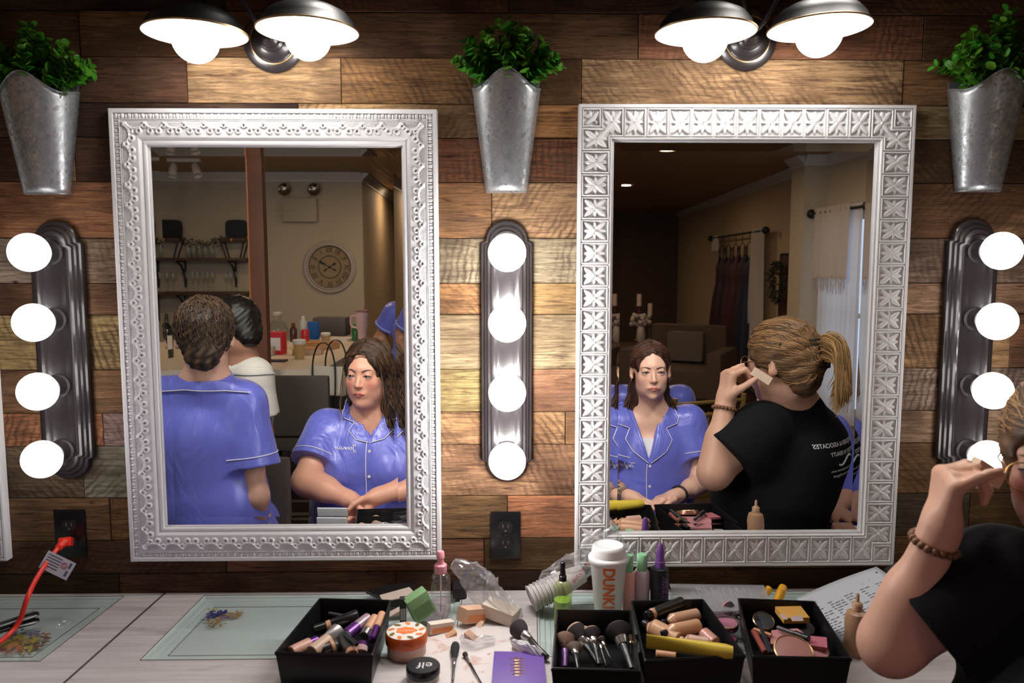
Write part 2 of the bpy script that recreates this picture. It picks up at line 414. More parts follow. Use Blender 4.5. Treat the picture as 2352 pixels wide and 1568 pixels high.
def make_mirror(name, x0, x1, z0, z1, wd, hf, label, step=.0013):
    r = empty(name, ((x0+x1)/2, -.004, z0), label=label, cat='mirror')
    r2 = Matrix.Translation(r.location).inverted()
    me = frame_mesh('frame', x0, x1, z0, z1, wd, hf, step); me.transform(r2)
    link_mesh('frame', me, WHITE_FRAME, r, True, 50)
    a, b, c, d = x0+wd, x1-wd, z0+wd, z1-wd; k = .0195; y = -.0105; t = .0225*k
    g = MB(); g.add([(a-.004, y-t, c-.004), (b+.004, y-t, c-.004), (b+.004, y-t, d+.004), (a-.004, y-t, d+.004), (a+k, y, c+k), (b-k, y, c+k), (b-k, y, d-k), (a+k, y, d-k)],
                    [(4, 5, 6, 7), (0, 1, 5, 4), (1, 2, 6, 5), (2, 3, 7, 6), (3, 0, 4, 7)])
    me = g.mesh('mirror_glass'); me.transform(r2)
    link_mesh('mirror_glass', me, MIRROR, r, False)
    bk = MB(); bk.box((a-.01, -.006, c-.01), (b+.01, -.0045, d+.01)); me = bk.mesh(); me.transform(r2)
    link_mesh('backing_board', me, mat('backing', (.03, .03, .03), .8), r, False)
    return r
pa, pb = W(250, 253), W(1017, 1285)
make_mirror('framed_mirror', W(251, 253, -.02).x, W(1004, 250, -.02).x, W(600, 1285, -.02).z, W(600, 251, -.02).z, .0805, lace_h,
            'white framed wall mirror with lace scallop relief reflecting the woman seen from behind', .0011)
def th(s, t, L): return tile_h(s, t, L, .0800)
make_mirror('framed_mirror', W(1329, 240, -.02).x, W(2103, 245, -.02).x, W(1700, 1298, -.02).z, W(1700, 241, -.02).z, .0800, th,
            'white framed wall mirror with square flower tile relief reflecting a black t-shirt')
xr = W(19, 1285, -.02).x
make_mirror('framed_mirror', xr-.75, xr, W(10, 1286, -.02).z, W(10, 1286, -.02).z+1.08, .0800, th,
            'sliver of a white mirror frame at the left picture edge', .0025)
# ------------------------------------------------------------------ light fixtures, planters, sockets
def emis(name, col, s):
    m = bpy.data.materials.new(name); MATS[name] = m; N = NT(m)
    e = N.node('ShaderNodeEmission'); e.inputs[0].default_value = (*col, 1); e.inputs[1].default_value = s
    N.l(e.outputs[0], N.out.inputs[0]); return m
GLOW_C = emis('globe_glow_bright', (1, .965, .94), L_GLOBE)
GLOW_S = emis('globe_glow_soft', (1, .95, .92), L_SIDE_GLOBE)
GLOW_T = emis('sconce_bulb_glow', (1, .95, .90), L_SCONCE)
BRONZE = mat('oil_rubbed_bronze', (.022, .017, .018), .34, metal=0., spec=.6, coat=.3)
BRONZE2 = mat('bronze_socket', (.03, .025, .025), .4, spec=.5)
def strip_outline(w_, L, r, inset, n=18):
    """half-width w_, straight part up to L, then shoulders and a round end of radius r"""
    w2 = w_-inset; r2 = r-inset; pts = []; Ls = L-inset*.6
    for sgn in (1, -1):
        arc = [(r2*math.cos(a), Ls+.004+max(0, r2)*math.sin(a)*.92) for a in [PI*i/n for i in range(n+1)]]
        seg = [(w2, Ls-.004), (w2-.003, Ls), (r2+.003, Ls+.001)]+arc+[(-r2-.003, Ls+.001), (-w2+.003, Ls), (-w2, Ls-.004)]
        pts += [(x*sgn, z*sgn) for x, z in seg]
    return pts
def vanity_strip(cx, z0, z1, glow, label, glabel, ys, first):
    cz = (z0+z1)/2; H = (z1-z0)/2
    r = empty('vanity_light', (cx, 0, cz), label=label, cat='light fixture', group='four globe vanity light bars')
    R = .047; L = H-.004-R*.92
    levels = [(.0, -.004), (.0, -.016), (.0015, -.0185), (.006, -.019), (.0075, -.0225), (.0085, -.026), (.013, -.027), (.0145, -.0315), (.0155, -.034), (.021, -.0345), (.0225, -.0375), (.0245, -.0385), (.027, -.037), (.030, -.0355)]
    V = []; F = []
    n = 0
    for k, (ins, y) in enumerate(levels):
        o = strip_outline(.058, L, R, ins); n = len(o); V += [(x, y, z) for x, z in o]
        if k: F += [((k-1)*n+i, (k-1)*n+(i+1) % n, k*n+(i+1) % n, k*n+i) for i in range(n)]
    F.append(tuple((len(levels)-1)*n+i for i in range(n)))
    me = bpy.data.meshes.new('backplate'); me.from_pydata(V, [], F)
    bm = bmesh.new(); bm.from_mesh(me); bmesh.ops.recalc_face_normals(bm, faces=bm.faces[:]); bm.to_mesh(me); bm.free()
    link_mesh('backplate', me, BRONZE, r, True, 35)
    sp = 2*H*.2525
    for k in range(4):
        z = (1.5-k)*sp
        m = MB().at((0, -.0355, z), (PI/2, 0, 0)); m.lathe([(.027, 0), (.027, .004), (.022, .006), (.0215, .030), (.0235, .034), (.0235, .037), (.018, .038)], 28)
        s = m.build('socket', BRONZE2, r)
        m = MB().at((0, -.073, z), (PI/2, 0, 0)); m.lathe([(.017, 0), (.017, .006), (.015, .008)], 24); m.build('socket_collar', mat('porcelain_collar', (.5, .5, .48), .5), s)
        g = empty('globe_bulb', (cx, -.116, cz+z), label=glabel[k], cat='light bulb', group='round globe bulbs on the vanity light bars')
        m = MB(); m.sphere((0, 0, 0), .0402, 40, 24); b = m.build('glass_globe', glow, g, angle=None)
        m = MB().at((0, .0430, 0), (PI/2, 0, 0)); m.lathe([(.0135, 0), (.0135, .010), (.017, .0135)], 20); m.build('bulb_base', mat('bulb_base_metal', (.5, .48, .45), .35, metal=.8), g)
    return r
pos = ['top', 'second', 'third', 'bottom']
vanity_strip(W(1164, 800, -.03).x, W(1164, 1105, -.02).z, W(1164, 507, -.02).z, GLOW_C, 'bronze four globe light bar between the two big mirrors',
             ['brightest %s globe bulb on the light bar between the mirrors' % p for p in pos], None, True)
vanity_strip(W(145, 800, -.01).x, W(145, 1100, -.02).z, W(135, 507, -.02).z, GLOW_S, 'bronze four globe light bar left of the lace framed mirror',
             ['%s globe bulb on the light bar at far left' % p for p in pos], None, False)
vanity_strip(W(2219, 800, -.01).x, W(2200, 1100, -.02).z, W(2225, 503, -.02).z, GLOW_S, 'bronze four globe light bar right of the flower tile mirror',
             ['%s globe bulb on the light bar at far right' % p for p in pos], None, False)
SHADE_OUT = mat('shade_black_enamel', (.005, .0055, .007), .45, spec=.35)
SHADE_IN = mat('shade_white_inside', (.88, .86, .84), .5)
BRASS = mat('rubbed_brass_edge', (.55, .38, .2), .35, metal=1.)
def sconce(u, v, sides, label, lab2):
    p = W(u, v); r = empty('wall_sconce', (p.x, 0, p.z), label=label, cat='wall lamp', group='two shade wall sconces above the mirrors')
    m = MB().at((0, -.003, 0), (PI/2, 0, 0))
    m.lathe([(.066, 0), (.067, .006), (.062, .010), (.0505, .012)], 48, capb=False); m.build('backplate', BRONZE, r)
    m = MB().at((0, -.003, 0), (PI/2, 0, 0)); m.lathe([(.0515, .0105), (.0510, .0135), (.0485, .0140), (.0480, .012)], 48, capa=False, capb=False); m.build('brass_ring', BRASS, r)
    m = MB().at((0, -.003, 0), (PI/2, 0, 0))
    m.lathe([(.049, .012), (.047, .016), (.040, .022), (.028, .026), (.0275, .030), (.022, .033), (.020, .042), (.014, .046), (.013, .060), (.0, .064)], 40, capa=False)
    m.build('centre_boss', BRONZE, r)
    for k, (su, sv, tilt) in enumerate(sides):
        c = W(su, sv, -.165)-p                              # centre of the shade's opening
        sg = -1 if c.x < 0 else 1
        Rt = Matrix.Rotation(tilt, 4, 'Y')
        ax = Rt @ Vector((0, 0, 1))
        top = c+ax*.088
        m = MB(); m.tube(curve_pts([(0, -.055, 0), (sg*.02, -.085, .028), (c.x*.55, -.135, .10), (c.x*.92, -.163, .12+c.z*.2), top+ax*.02, top-ax*.020], 7), .0055, 12)
        m.build('arm', BRONZE, r)
        ZK = .68
        prof_o = [(r_*.93, z_*ZK) for r_, z_ in [(.108, 0), (.1085, .003), (.1045, .006), (.097, .030), (.083, .052), (.060, .068), (.035, .078), (.024, .082), (.023, .098), (.017, .104), (.0, .105)]]
        m = MB(); m.M = Matrix.Translation(c) @ Rt; m.lathe(prof_o, 56, capa=False); sh = m.build('lamp_shade', SHADE_OUT, r)
        m = MB(); m.M = Matrix.Translation(c) @ Rt; m.lathe([(r_*.93, z_*ZK) for r_, z_ in [(.1078, .0005), (.1035, .0075), (.095, .030), (.081, .050), (.059, .0655), (.034, .0755), (.0, .079)]], 56, capa=False); m.build('shade_lining', SHADE_IN, sh)
        m = MB(); m.M = Matrix.Translation(c) @ Rt; m.lathe([(r_*.93, z_) for r_, z_ in [(.1075, -.001), (.1095, .0), (.1098, .0025), (.108, .0035)]], 56, capa=False, capb=False); m.build('shade_rim', BRASS, sh)
        m = MB(); m.M = Matrix.Translation(c) @ Rt; m.lathe([(.019, .036), (.019, .052)], 24); m.build('socket', BRONZE2, r)
        g = empty('globe_bulb', tuple(p+c-ax*.010), label=lab2[k], cat='light bulb', group='globe bulbs under the sconce shades')
        m = MB(); m.M = Rt.to_4x4(); m.sphere((0, 0, 0), .0455, 40, 24); m.build('glass_globe', GLOW_T, g, angle=None)
        m = MB(); m.M = Rt.to_4x4(); m.lathe([(.014, .0405), (.014, .046)], 20); m.build('bulb_base', mat('bulb_base_metal'), g)
sconce(632, 98, [(449, 79, .0), (707, 73, .01)], 'bronze two shade sconce above the lace framed mirror', ['left bulb glowing under the left sconce', 'right bulb glowing under the left sconce'])
sconce(1712, 94, [(1620, 77, .0), (1881, 66, -.03)], 'bronze two shade sconce above the flower tile mirror', ['left bulb glowing under the right sconce', 'right bulb glowing under the right sconce'])

# galvanized wall planters with leafy greens
def galv():
    m = bpy.data.materials.new('galvanized_steel'); MATS['galv'] = m; N = NT(m); v = N.coord((1, 1, .8))
    vo = N.node('ShaderNodeTexVoronoi'); vo.inputs['Scale'].default_value = 150; vo.inputs['Randomness'].default_value = 1.
    nz = N.noise(v, 14, 4, .6, .3)
    vm = N.node('ShaderNodeVectorMath', operation='MULTIPLY_ADD'); N.l(nz, vm.inputs[0]); vm.inputs[1].default_value = (.05, .05, .05); N.l(v, vm.inputs[2]); N.l(vm.outputs[0], vo.inputs['Vector'])
    sep = N.node('ShaderNodeSeparateColor'); N.l(vo.outputs['Color'], sep.inputs[0])
    f = N.math('ADD', N.math('MULTIPLY', sep.outputs[0], .5), N.math('MULTIPLY', N.noise(v, 30, 5, .6), .5))
    N.l(N.ramp(f, [(.25, (.36, .38, .40)), (.78, (.66, .69, .72))]), N.b.inputs['Base Color'])
    N.b.inputs['Metallic'].default_value = .8
    N.l(N.ramp(f, [(.3, (.5, .5, .5)), (.75, (.24, .24, .24))]), N.b.inputs['Roughness']); N.bump(f, .25, .001); return m
GALV = galv()
LEAF = attr_mat('leaf_green', rough=.38, spec=.45); STEM = mat('stem_green', (.07, .14, .02), .6)
def planter(uc, vt, vb, wt, wb, label, plabel, sd_, squeeze=0):
    """half-cone pocket hung on the wall: wt, wb = width at top and bottom in metres"""
    rnd = random.Random(sd_)
    zt, zb = W(uc, vt).z, W(uc, vb).z; cx = W(uc, (vt+vb)/2).x; H = zt-zb
    r = empty('wall_planter', (cx, -.004, zb), label=label, cat='planter', group='galvanized wall planters')
    nA, nZ = 40, 18; V = []; F = []
    for j in range(nZ+1):
        f = j/nZ
        for i in range(nA+1):
            a = PI*i/nA; hw = (wb+(wt-wb)*f)/2; dp = .045+(.088-.045)*f
            top = H-.042*(1-math.exp(-((a-PI/2)/.62)**2))+.014*(abs(math.cos(a))**10)
            z = f*top
            V.append((-hw*math.cos(a), -dp*math.sin(a)**.8, z))
    for j in range(nZ):
        for i in range(nA): F.append((j*(nA+1)+i, j*(nA+1)+i+1, (j+1)*(nA+1)+i+1, (j+1)*(nA+1)+i))
    me = bpy.data.meshes.new('pocket'); me.from_pydata(V, [], F); o = link_mesh('pocket', me, GALV, r)
    md = o.modifiers.new('t', 'SOLIDIFY'); md.thickness = .0012; md.offset = -1
    m = MB(); m.box((-wt/2+.001, -.002, .0), (wt/2-.001, .0, H*.96)); m.v = [(x*(1 if z > .02 else wb/wt), y, z) for x, y, z in m.v]; m.build('back_plate', GALV, r, smooth=False)
    m = MB(); m.prism([(-wb/2*math.cos(PI*i/20), -.045*math.sin(PI*i/20)**.8) for i in range(21)], -.002, .002); m.build('bottom_plate', GALV, r, smooth=False)
    m = MB(); m.tube([V[nZ*(nA+1)+i] for i in range(nA+1)], .0014, 6); m.build('rolled_rim', GALV, r)
    # foliage
    pr = empty('leafy_plant', (cx, -.045, zt-.05), label=plabel, cat='plant', group='artificial greens in the wall planters')
    lv = []; lf = []; lc = []; sm = MB()
    def leaf(p, d, nrm, s):
        d = d.normalized(); sde = d.cross(nrm).normalized(); n2 = sde.cross(d)
        b = len(lv); g = rnd.uniform(.45, 1.3); c = (.085*g*rnd.uniform(.5, 1.4), .30*g, .018*g)
        ring = [(0, 0, 0), (.35, .22, .02), (.42, .55, .07), (.30, .85, .05), (0, 1, .02), (-.30, .85, .05), (-.42, .55, .07), (-.35, .22, .02)]
        lv.append(p+d*s*.55+n2*(-.03*s)); lc.append(c)
        for x, y, z in ring: lv.append(p+sde*(x*s*1.15)+d*(y*s)+n2*(z*s)); lc.append(tuple(q*.85 for q in c))
        for k in range(8): lf.append((b, b+1+k, b+1+(k+1) % 8))
    for k in range(40):
        a = rnd.uniform(-1, 1); fwd = rnd.uniform(-.012, .95)
        base = Vector((rnd.uniform(-.05, .05), rnd.uniform(-.02, .02), -.02))
        tip = Vector((a*.125+rnd.uniform(-.015, .015), .028-fwd*.085, rnd.uniform(.03, .05)+.125*(1-abs(a)**1.7*.85)*rnd.uniform(.6, 1.12)))
        mid = base.lerp(tip, .5)+Vector((a*.012, -.01, .02))
        pts = curve_pts([base, mid, tip], 5); sm.tube(pts, .0009, 5)
        n = 9
        for q in range(n):
            f = .30+.72*q/n; ii = min(len(pts)-2, int(f*(len(pts)-1))); fr = f*(len(pts)-1)-ii
            p = pts[ii].lerp(pts[ii+1], min(1, fr)); tn = (pts[ii+1]-pts[ii]).normalized()
            rot = rnd.uniform(0, PI)+q*1.57
            o1 = tn.orthogonal().normalized(); o1.rotate(Quaternion(tn, rot))
            for s in (1, -1):
                d = (o1*s+tn*.55+Vector((0, -.25, .1))).normalized()
                nn = (tn+Vector((rnd.uniform(-.5, .5), rnd.uniform(-.9, .1), rnd.uniform(-.2, .5)))).normalized()
                if abs(d.dot(nn)) > .92: nn = d.orthogonal()
                if (p+d*.02).y+(-.045) < -.006-0 and (p+d*.022).y-.045 < -.008: leaf(p, d, nn, rnd.uniform(.016, .025)*(1-.25*q/n))
    me = bpy.data.meshes.new('foliage'); me.from_pydata([tuple(q) for q in lv], [], lf); set_attr(me, 'col', lc); link_mesh('foliage', me, LEAF, pr)
    sm.build('stem', STEM, pr)
planter(1163, 178, 442, .152, .094, 'galvanized steel pocket planter between the two mirrors', 'bright green leafy plant in the middle wall planter', 3)
planter(109, 185, 446, .158, .098, 'galvanized steel pocket planter at upper left of the wall', 'shaded leafy plant in the left wall planter', 5)
planter(2246, 180, 440, .158, .098, 'galvanized steel pocket planter at upper right of the wall', 'shaded leafy plant in the right wall planter', 8)

BLACKPL = mat('black_gloss_plastic', (.010, .010, .011), .22, spec=.5)
def outlet(u0, v0, u1, v1, label):
    a, b = W(u0, v0), W(u1, v1); cx, cz = (a.x+b.x)/2, (a.z+b.z)/2; hw, hh = .0355, .057
    r = empty('wall_outlet', (cx, -.004, cz), label=label, cat='outlet', group='black duplex outlets')
    m = MB(); m.box((-hw, -.006, -hh), (hw, 0, hh), .0022); m.build('cover_plate', BLACKPL, r)
    for s in (1, -1):
        m = MB(); pts = []
        for i in range(32):
            t = 2*PI*i/32; pts.append((.0172*math.cos(t), max(-.0135, min(.0135, .0172*math.sin(t)))+s*.0195))
        m.prism(pts, .0055, .0078); m.v = [(x, -z, y) for x, y, z in m.v]
        f = m.build('receptacle', mat('receptacle_black', (.014, .013, .013), .35), r)
        m = MB(); dk = mat('slot_dark', (.16, .15, .15), .4)
        for q in (-1, 1): m.box((q*.0062-.0010, -.0083, s*.0195-.001), (q*.0062+.0010, -.0077, s*.0195+.0075))
        m.at((0, -.0077, s*.0195-.0075), (PI/2, 0, 0)).lathe([(.0022, 0), (.0022, .0006)], 12); m.build('slot', dk, f, smooth=False)
    m = MB().at((0, -.0058, 0), (PI/2, 0, 0)); m.lathe([(.003, 0), (.0026, .0012), (0, .0014)], 14); m.build('screw', mat('screw_dark', (.08, .08, .08), .3, metal=.7), r)
    return r
outlet(1127, 1172, 1195, 1280, 'black wall outlet below the middle light bar with both sockets free')
OUT2 = outlet(133, 1168, 198, 1276, 'black wall outlet at left with a red plug in it')
# ------------------------------------------------------------------ the room behind the camera (seen in the mirrors)
def R(u, v, z):                        # real point at height z whose mirror image is seen at (u, v)
    p = T(u, v, z); return Vector((p.x, -p.y, z))
CEIL = 2.50
CREAM = mat('wall_paint_cream', (.50, .43, .33), .75, bump=.15, bscale=90, bdist=.0008)
CREAM_W = mat('wall_paint_warm', (.50, .37, .24), .75)
TRIMW = mat('trim_white', (.62, .60, .57), .5)
def quad_wall(name, pts, m, th=.12, n=None):
    (x0, y0), (x1, y1) = pts; d = Vector((x1-x0, y1-y0, 0)).normalized(); q = Vector((-d.y, d.x, 0))*th
    b = MB(); b.prism([(x0, y0), (x1, y1), (x1+q.x, y1+q.y), (x0+q.x, y0+q.y)], 0, CEIL+.03); b.build(name, m, smooth=False, kind='structure')
quad_wall('wall_rear_bar', [(-1.45, -6.63), (-4.45, -6.63)][::-1], CREAM, -.12)
quad_wall('wall_recess_left', [(-1.45, -6.75), (-1.62, -13.1)], CREAM_W, -.12)
quad_wall('wall_left', [(-4.4, -6.75), (-4.4, .1)], CREAM, .12)
quad_wall('wall_right', [(2.95, .1), (2.95, -5.22)], CREAM, .12)
quad_wall('wall_right_far', [(2.95, -5.22), (3.42, -13.1)], CREAM_W, .12)
b = MB(); b.box((2.73, -5.52, 0), (2.96, -5.22, CEIL)); b.build('wall_pilaster', CREAM, smooth=False, kind='structure')
m = MB(); m.box((-4.5, -13.2, CEIL), (3.6, .15, CEIL+.08)); 
def tin():
    q = bpy.data.materials.new('pressed_tin_ceiling'); N = NT(q); v = N.coord((1, 1, 1))
    N.b.inputs['Base Color'].default_value = (.36, .235, .135, 1); N.b.inputs['Roughness'].default_value = .5
    br = N.node('ShaderNodeTexBrick'); br.offset = 0; br.inputs['Scale'].default_value = 1; br.inputs['Brick Width'].default_value = .3; br.inputs['Row Height'].default_value = .3
    br.inputs['Mortar Size'].default_value = .018; br.inputs['Mortar Smooth'].default_value = .6; N.l(v, br.inputs['Vector'])
    vo = N.node('ShaderNodeTexVoronoi', distance='CHEBYCHEV'); vo.inputs['Scale'].default_value = 6.66; vo.inputs['Randomness'].default_value = 0; N.l(v, vo.inputs['Vector'])
    N.bump(N.math('ADD', N.math('MULTIPLY', vo.outputs['Distance'], 1.2), br.outputs['Fac']), .6, .012); return q
m.build('ceiling', tin(), smooth=False, kind='structure')
m = MB(); m.box((-4.5, -13.2, -.08), (3.6, .15, 0))
m.build('floor', mat('dark_wood_floor', (.045, .022, .014), .35, var=.4, vscale=2, bump=.2, bscale=6, bstretch=(12, 1, 1)), smooth=False, kind='structure')
m = MB(); m.box((-1.8, -13.3, 0), (3.6, -13.14, 2.5)); m.build('wall_rear_backing', mat('plaster_dark'), smooth=False, kind='structure')
# far plank wall
rnd = random.Random(9); V = MB(); tint = []; z = 0
while z < 2.46:
    h = rnd.uniform(.09, .15); x = -1.75+rnd.uniform(-.8, 0)
    while x < 3.5:
        l = rnd.uniform(.6, 1.8); t = [c*rnd.uniform(.35, .9) for c in WOODT[rnd.choice('dbnbt')]]
        V.box((max(x, -1.75), -13.13-rnd.uniform(0, .006), z), (min(x+l, 3.5)-.002, -13.0, min(z+h, 2.5)-.002)); tint += [t]*8; x += l
    z += h
me = V.mesh(); 
if len(me.vertices) != len(tint): tint = [(.09, .05, .03)]*len(me.vertices)
set_attr(me, 'col', tint); tag(link_mesh('wall_rear', me, attr_mat('dark_planks', rough=.7), smooth=False), kind='structure')
# crown moulding
def crown(name, p0, p1, side):
    d = Vector((p1[0]-p0[0], p1[1]-p0[1], 0)); l = d.length; d.normalize(); n = Vector((-d.y, d.x, 0))*side
    prof = [(0, 0), (.075, 0), (.075, -.012), (.055, -.03), (.03, -.055), (.012, -.075), (.012, -.09), (0, -.09)]
    m = MB(); m.frame((p0[0], p0[1], CEIL-.001), n, (0, 0, 1), d); m.prism(prof, 0, l); m.build(name, TRIMW, smooth=False, kind='structure')
crown('trim_1', (-4.4, -6.63), (-1.45, -6.63), 1); crown('trim_2', (2.95, -.2), (2.95, -5.2), -1)
crown('trim_3', (2.72, -5.21), (2.97, -5.21), 1); crown('trim_4', (2.73, -5.2), (2.73, -5.53), -1)
crown('trim_5', (2.965, -5.5), (3.42, -13.0), -1); crown('trim_6', (-1.45, -6.6), (-1.60, -13.), 1)
# recessed ceiling lights
CAN = emis('ceiling_can_glow', (1, .72, .45), L_CAN)
cans = [R(1532, 344, CEIL), R(1437, 425, CEIL), R(911, 347, CEIL)+Vector((0, -.5, 0)), R(930, 430, CEIL), R(700, 300, CEIL), R(500, 330, CEIL), R(1250, 470, CEIL), R(1700, 300, CEIL)]
cl = ['recessed ceiling light nearest the top of the right mirror', 'recessed ceiling light lower in the right mirror near its left edge', 'recessed ceiling light reflected at the top right of the left mirror',
      'small recessed light reflected at the right edge of the left mirror', 'recessed ceiling light over the end of the bar', 'recessed ceiling light over the middle of the bar', 'recessed ceiling light deep in the room', 'recessed ceiling light near the pilaster']
for p, lb in zip(cans, cl):
    r = empty('recessed_light', (p.x, p.y, CEIL), label=lb, cat='ceiling light', group='recessed ceiling lights')
    m = MB(); m.lathe([(.085, -.001), (.085, -.006), (.066, -.009), (.064, -.003)], 32, capa=False, capb=False); m.build('trim_ring', TRIMW, r)
    m = MB(); m.lathe([(.058, -.004), (.0, -.0042)], 32); m.build('lens', CAN, r)
# track light
p = R(425, 365, CEIL); r = empty('track_spotlight', (p.x, p.y, CEIL), label='white two head spotlight bar on the ceiling over the bar', cat='ceiling light')
m = MB(); m.box((-.15, -.03, -.03), (.15, .03, 0), .008); m.build('mounting_bar', TRIMW, r)
for s in (-1, 1):
    m = MB(); m.tube([(s*.1, 0, -.02), (s*.1, 0, -.07)], .008, 8); m.build('stem', TRIMW, r)
    m = MB(); m.at((s*.1, .0, -.07), (.35, -.35*(s > 0), 0)); m.lathe([(.028, .02), (.034, 0), (.042, -.1), (.040, -.1), (.03, -.03)], 24, capb=False); h = m.build('lamp_head', TRIMW, r)
# emergency light
p = M(693, 483, 6.63); r = empty('emergency_light', (p.x, -6.63, p.z), label='emergency light box with two round lamp heads on the cream wall', cat='emergency light')
bx = mat('emergency_box', (.42, .36, .27), .5)
m = MB(); m.box((-.18, 0, -.125), (.18, .07, .125), .01); m.build('battery_box', bx, r)
for s in (-1, 1):
    m = MB(); m.tube([(s*.13, .04, .12), (s*.14, .04, .16)], .012, 10); m.build('bracket', bx, r)
    m = MB().at((s*.155, .03, .215), (-PI/2, 0, 0)); m.lathe([(.03, -.02), (.062, 0), (.066, .035), (.063, .04)], 28, capb=False); h = m.build('lamp_head', mat('grey_head', (.16, .15, .14), .4), r)
    m = MB().at((s*.155, .03, .215), (-PI/2, 0, 0)); m.lathe([(.062, .036), (.03, .012), (0, .006)], 28, capa=False); m.build('reflector', mat('chrome', (.7, .7, .7), .12, metal=1.), h)
# clock (its face reads correctly in the room)
p = M(759, 613, 6.63); r = empty('wall_clock', (p.x, -6.63, p.z), label='round wall clock with roman numerals and distressed white rim', cat='clock')
CR = .285
m = MB().at((0, 0, 0), (-PI/2, 0, 0)); m.lathe([(CR*.985, 0), (CR, .012), (CR*.97, .028), (CR*.93, .032), (CR*.89, .026), (CR*.86, .034), (CR*.82, .036), (CR*.79, .026), (CR*.785, .012)], 64, capb=False)
m.build('rim', mat('clock_rim_white', (.46, .40, .37), .5, var=.15, vscale=30), r)
m = MB().at((0, 0, 0), (-PI/2, 0, 0)); m.lathe([(CR*.79, .012), (0, .012)], 64, capa=False); m.build('dial', mat('clock_dial', (.30, .215, .125), .6, var=.25, vscale=12), r)
ink = mat('clock_ink', (.02, .016, .014), .6)
def text_mesh(s, size, depth=.0, align='CENTER', shear=0., bold=0.):
    cu = bpy.data.curves.new('t', 'FONT'); cu.body = s; cu.size = size; cu.extrude = depth; cu.align_x = align; cu.align_y = 'CENTER'; cu.shear = shear; cu.offset = bold
    o = bpy.data.objects.new('t', cu); COL.objects.link(o); bpy.context.view_layer.update()
    me = bpy.data.meshes.new_from_object(o.evaluated_get(bpy.context.evaluated_depsgraph_get())); bpy.data.objects.remove(o); bpy.data.curves.remove(cu); return me
for k, s in enumerate(['XII', 'I', 'II', 'III', 'IIII', 'V', 'VI', 'VII', 'VIII', 'IX', 'X', 'XI']):
    me = text_mesh(s, .072, .001); a = -k*PI/6
    # the wall faces +y: a viewer looking at it sees x to the left
    me.transform(Matrix.Rotation(PI, 4, 'Z') @ Matrix.Rotation(PI/2, 4, 'X') @ Matrix.Rotation(a, 4, 'Z') @ Matrix.Translation((0, CR*.635, 0)) @ Matrix.Diagonal((.85, 1.15, 1, 1)))
    me.transform(Matrix.Translation((0, .0135, 0))); link_mesh('numeral', me, ink, r, False)
def ringm(r0, r1):
    m = MB().at((0, 0, 0), (-PI/2, 0, 0)); m.lathe([(r0, .0125), (r0, .0145), (r1, .0145), (r1, .0125)], 56, capa=False, capb=False); return m
ringm(CR*.40, CR*.43).build('minute_ring', ink, r); ringm(CR*.765, CR*.785).build('outer_ring', ink, r)
for nm, ang, L, wd in (('minute_hand', 61, .60, .010), ('hour_hand', 304, .36, .012)):
    # angles clockwise from 12 as a person in the room reads them
    a = math.radians(ang); m = MB()
    dx, dz = -math.sin(a), math.cos(a)      # x runs to the viewer's left
    q = Vector((dx, 0, dz)); s_ = Vector((dz, 0, -dx))
    m.frame((0, .018, 0), s_, (0, 1, 0), q)
    m.prism([(-wd*.3, 0), (wd*.3, 0), (wd*.3, .001)], 0, .001)
    pts = [(-.3*wd, -.28*CR), (-.9*wd, -.22*CR), (-.25*wd, -.12*CR), (-.3*wd, .12*CR), (-1.3*wd, CR*L*.62), (-.3*wd, CR*L*.74), (0, CR*L)]
    pts = pts+[(-x, y) for x, y in reversed(pts[:-1])]
    m.M = m.M @ Matrix.Rotation(-PI/2, 4, 'X') @ Matrix.Diagonal((1, -1, 1, 1)); m.prism(pts, -.001, .001)
    m.build(nm, ink, r)
m = MB().at((0, .0, 0), (-PI/2, 0, 0)); m.lathe([(.012, .013), (.012, .024), (0, .026)], 20); m.build('hub', ink, r)

# post
p = M(592, 600, 2.62)
r = empty('support_post', (p.x, -2.66, 0), label='tall stained wooden post beside the bar', cat='post')
pw = mat('post_wood', (.13, .042, .016), .6, var=.5, vscale=4, bump=.3, bscale=8, bstretch=(6, 6, .6), bdist=.003)
m = MB(); m.box((-.043, -.035, .0), (.043, .035, CEIL-.002), .006); m.build('shaft', pw, r)
m = MB(); m.box((-.047, -.037, 0), (-.038, .037, CEIL-.002), .002); m.build('lit_edge_strip', mat('post_lit_edge', (.40, .13, .035), .3, var=.3), r)  # light along the post's left edge, painted as a brighter orange strip

# bar counter
BX1, BY0, BY1, BH = -1.07, -2.95, -4.75, .90
r = empty('bar_counter', (-2.6, -3.8, 0), label='bar counter with a cream stone top and dark stone front', cat='counter')
m = MB(); m.prism([(-4.39, BY1), (BX1-.08, BY1), (BX1, BY1+.08), (BX1, BY0-.10), (BX1-.03, BY0-.03), (BX1-.10, BY0), (-4.39, BY0)], BH-.04, BH)
m.v = [(x+2.6, y+3.8, z) for x, y, z in m.v]; m.build('worktop', mat('cream_worktop', (.62, .53, .42), .3, var=.12, vscale=10), r, smooth=False)
m = MB(); m.box((-4.38+2.6, BY1+.25+3.8, 0), (BX1-.28+2.6, BY0-.28+3.8, BH-.04)); m.build('base', mat('stacked_stone', (.05, .04, .035), .8, var=.6, vscale=9, bump=.8, bscale=14, bstretch=(1, 1, 4), bdist=.02), r, smooth=False)

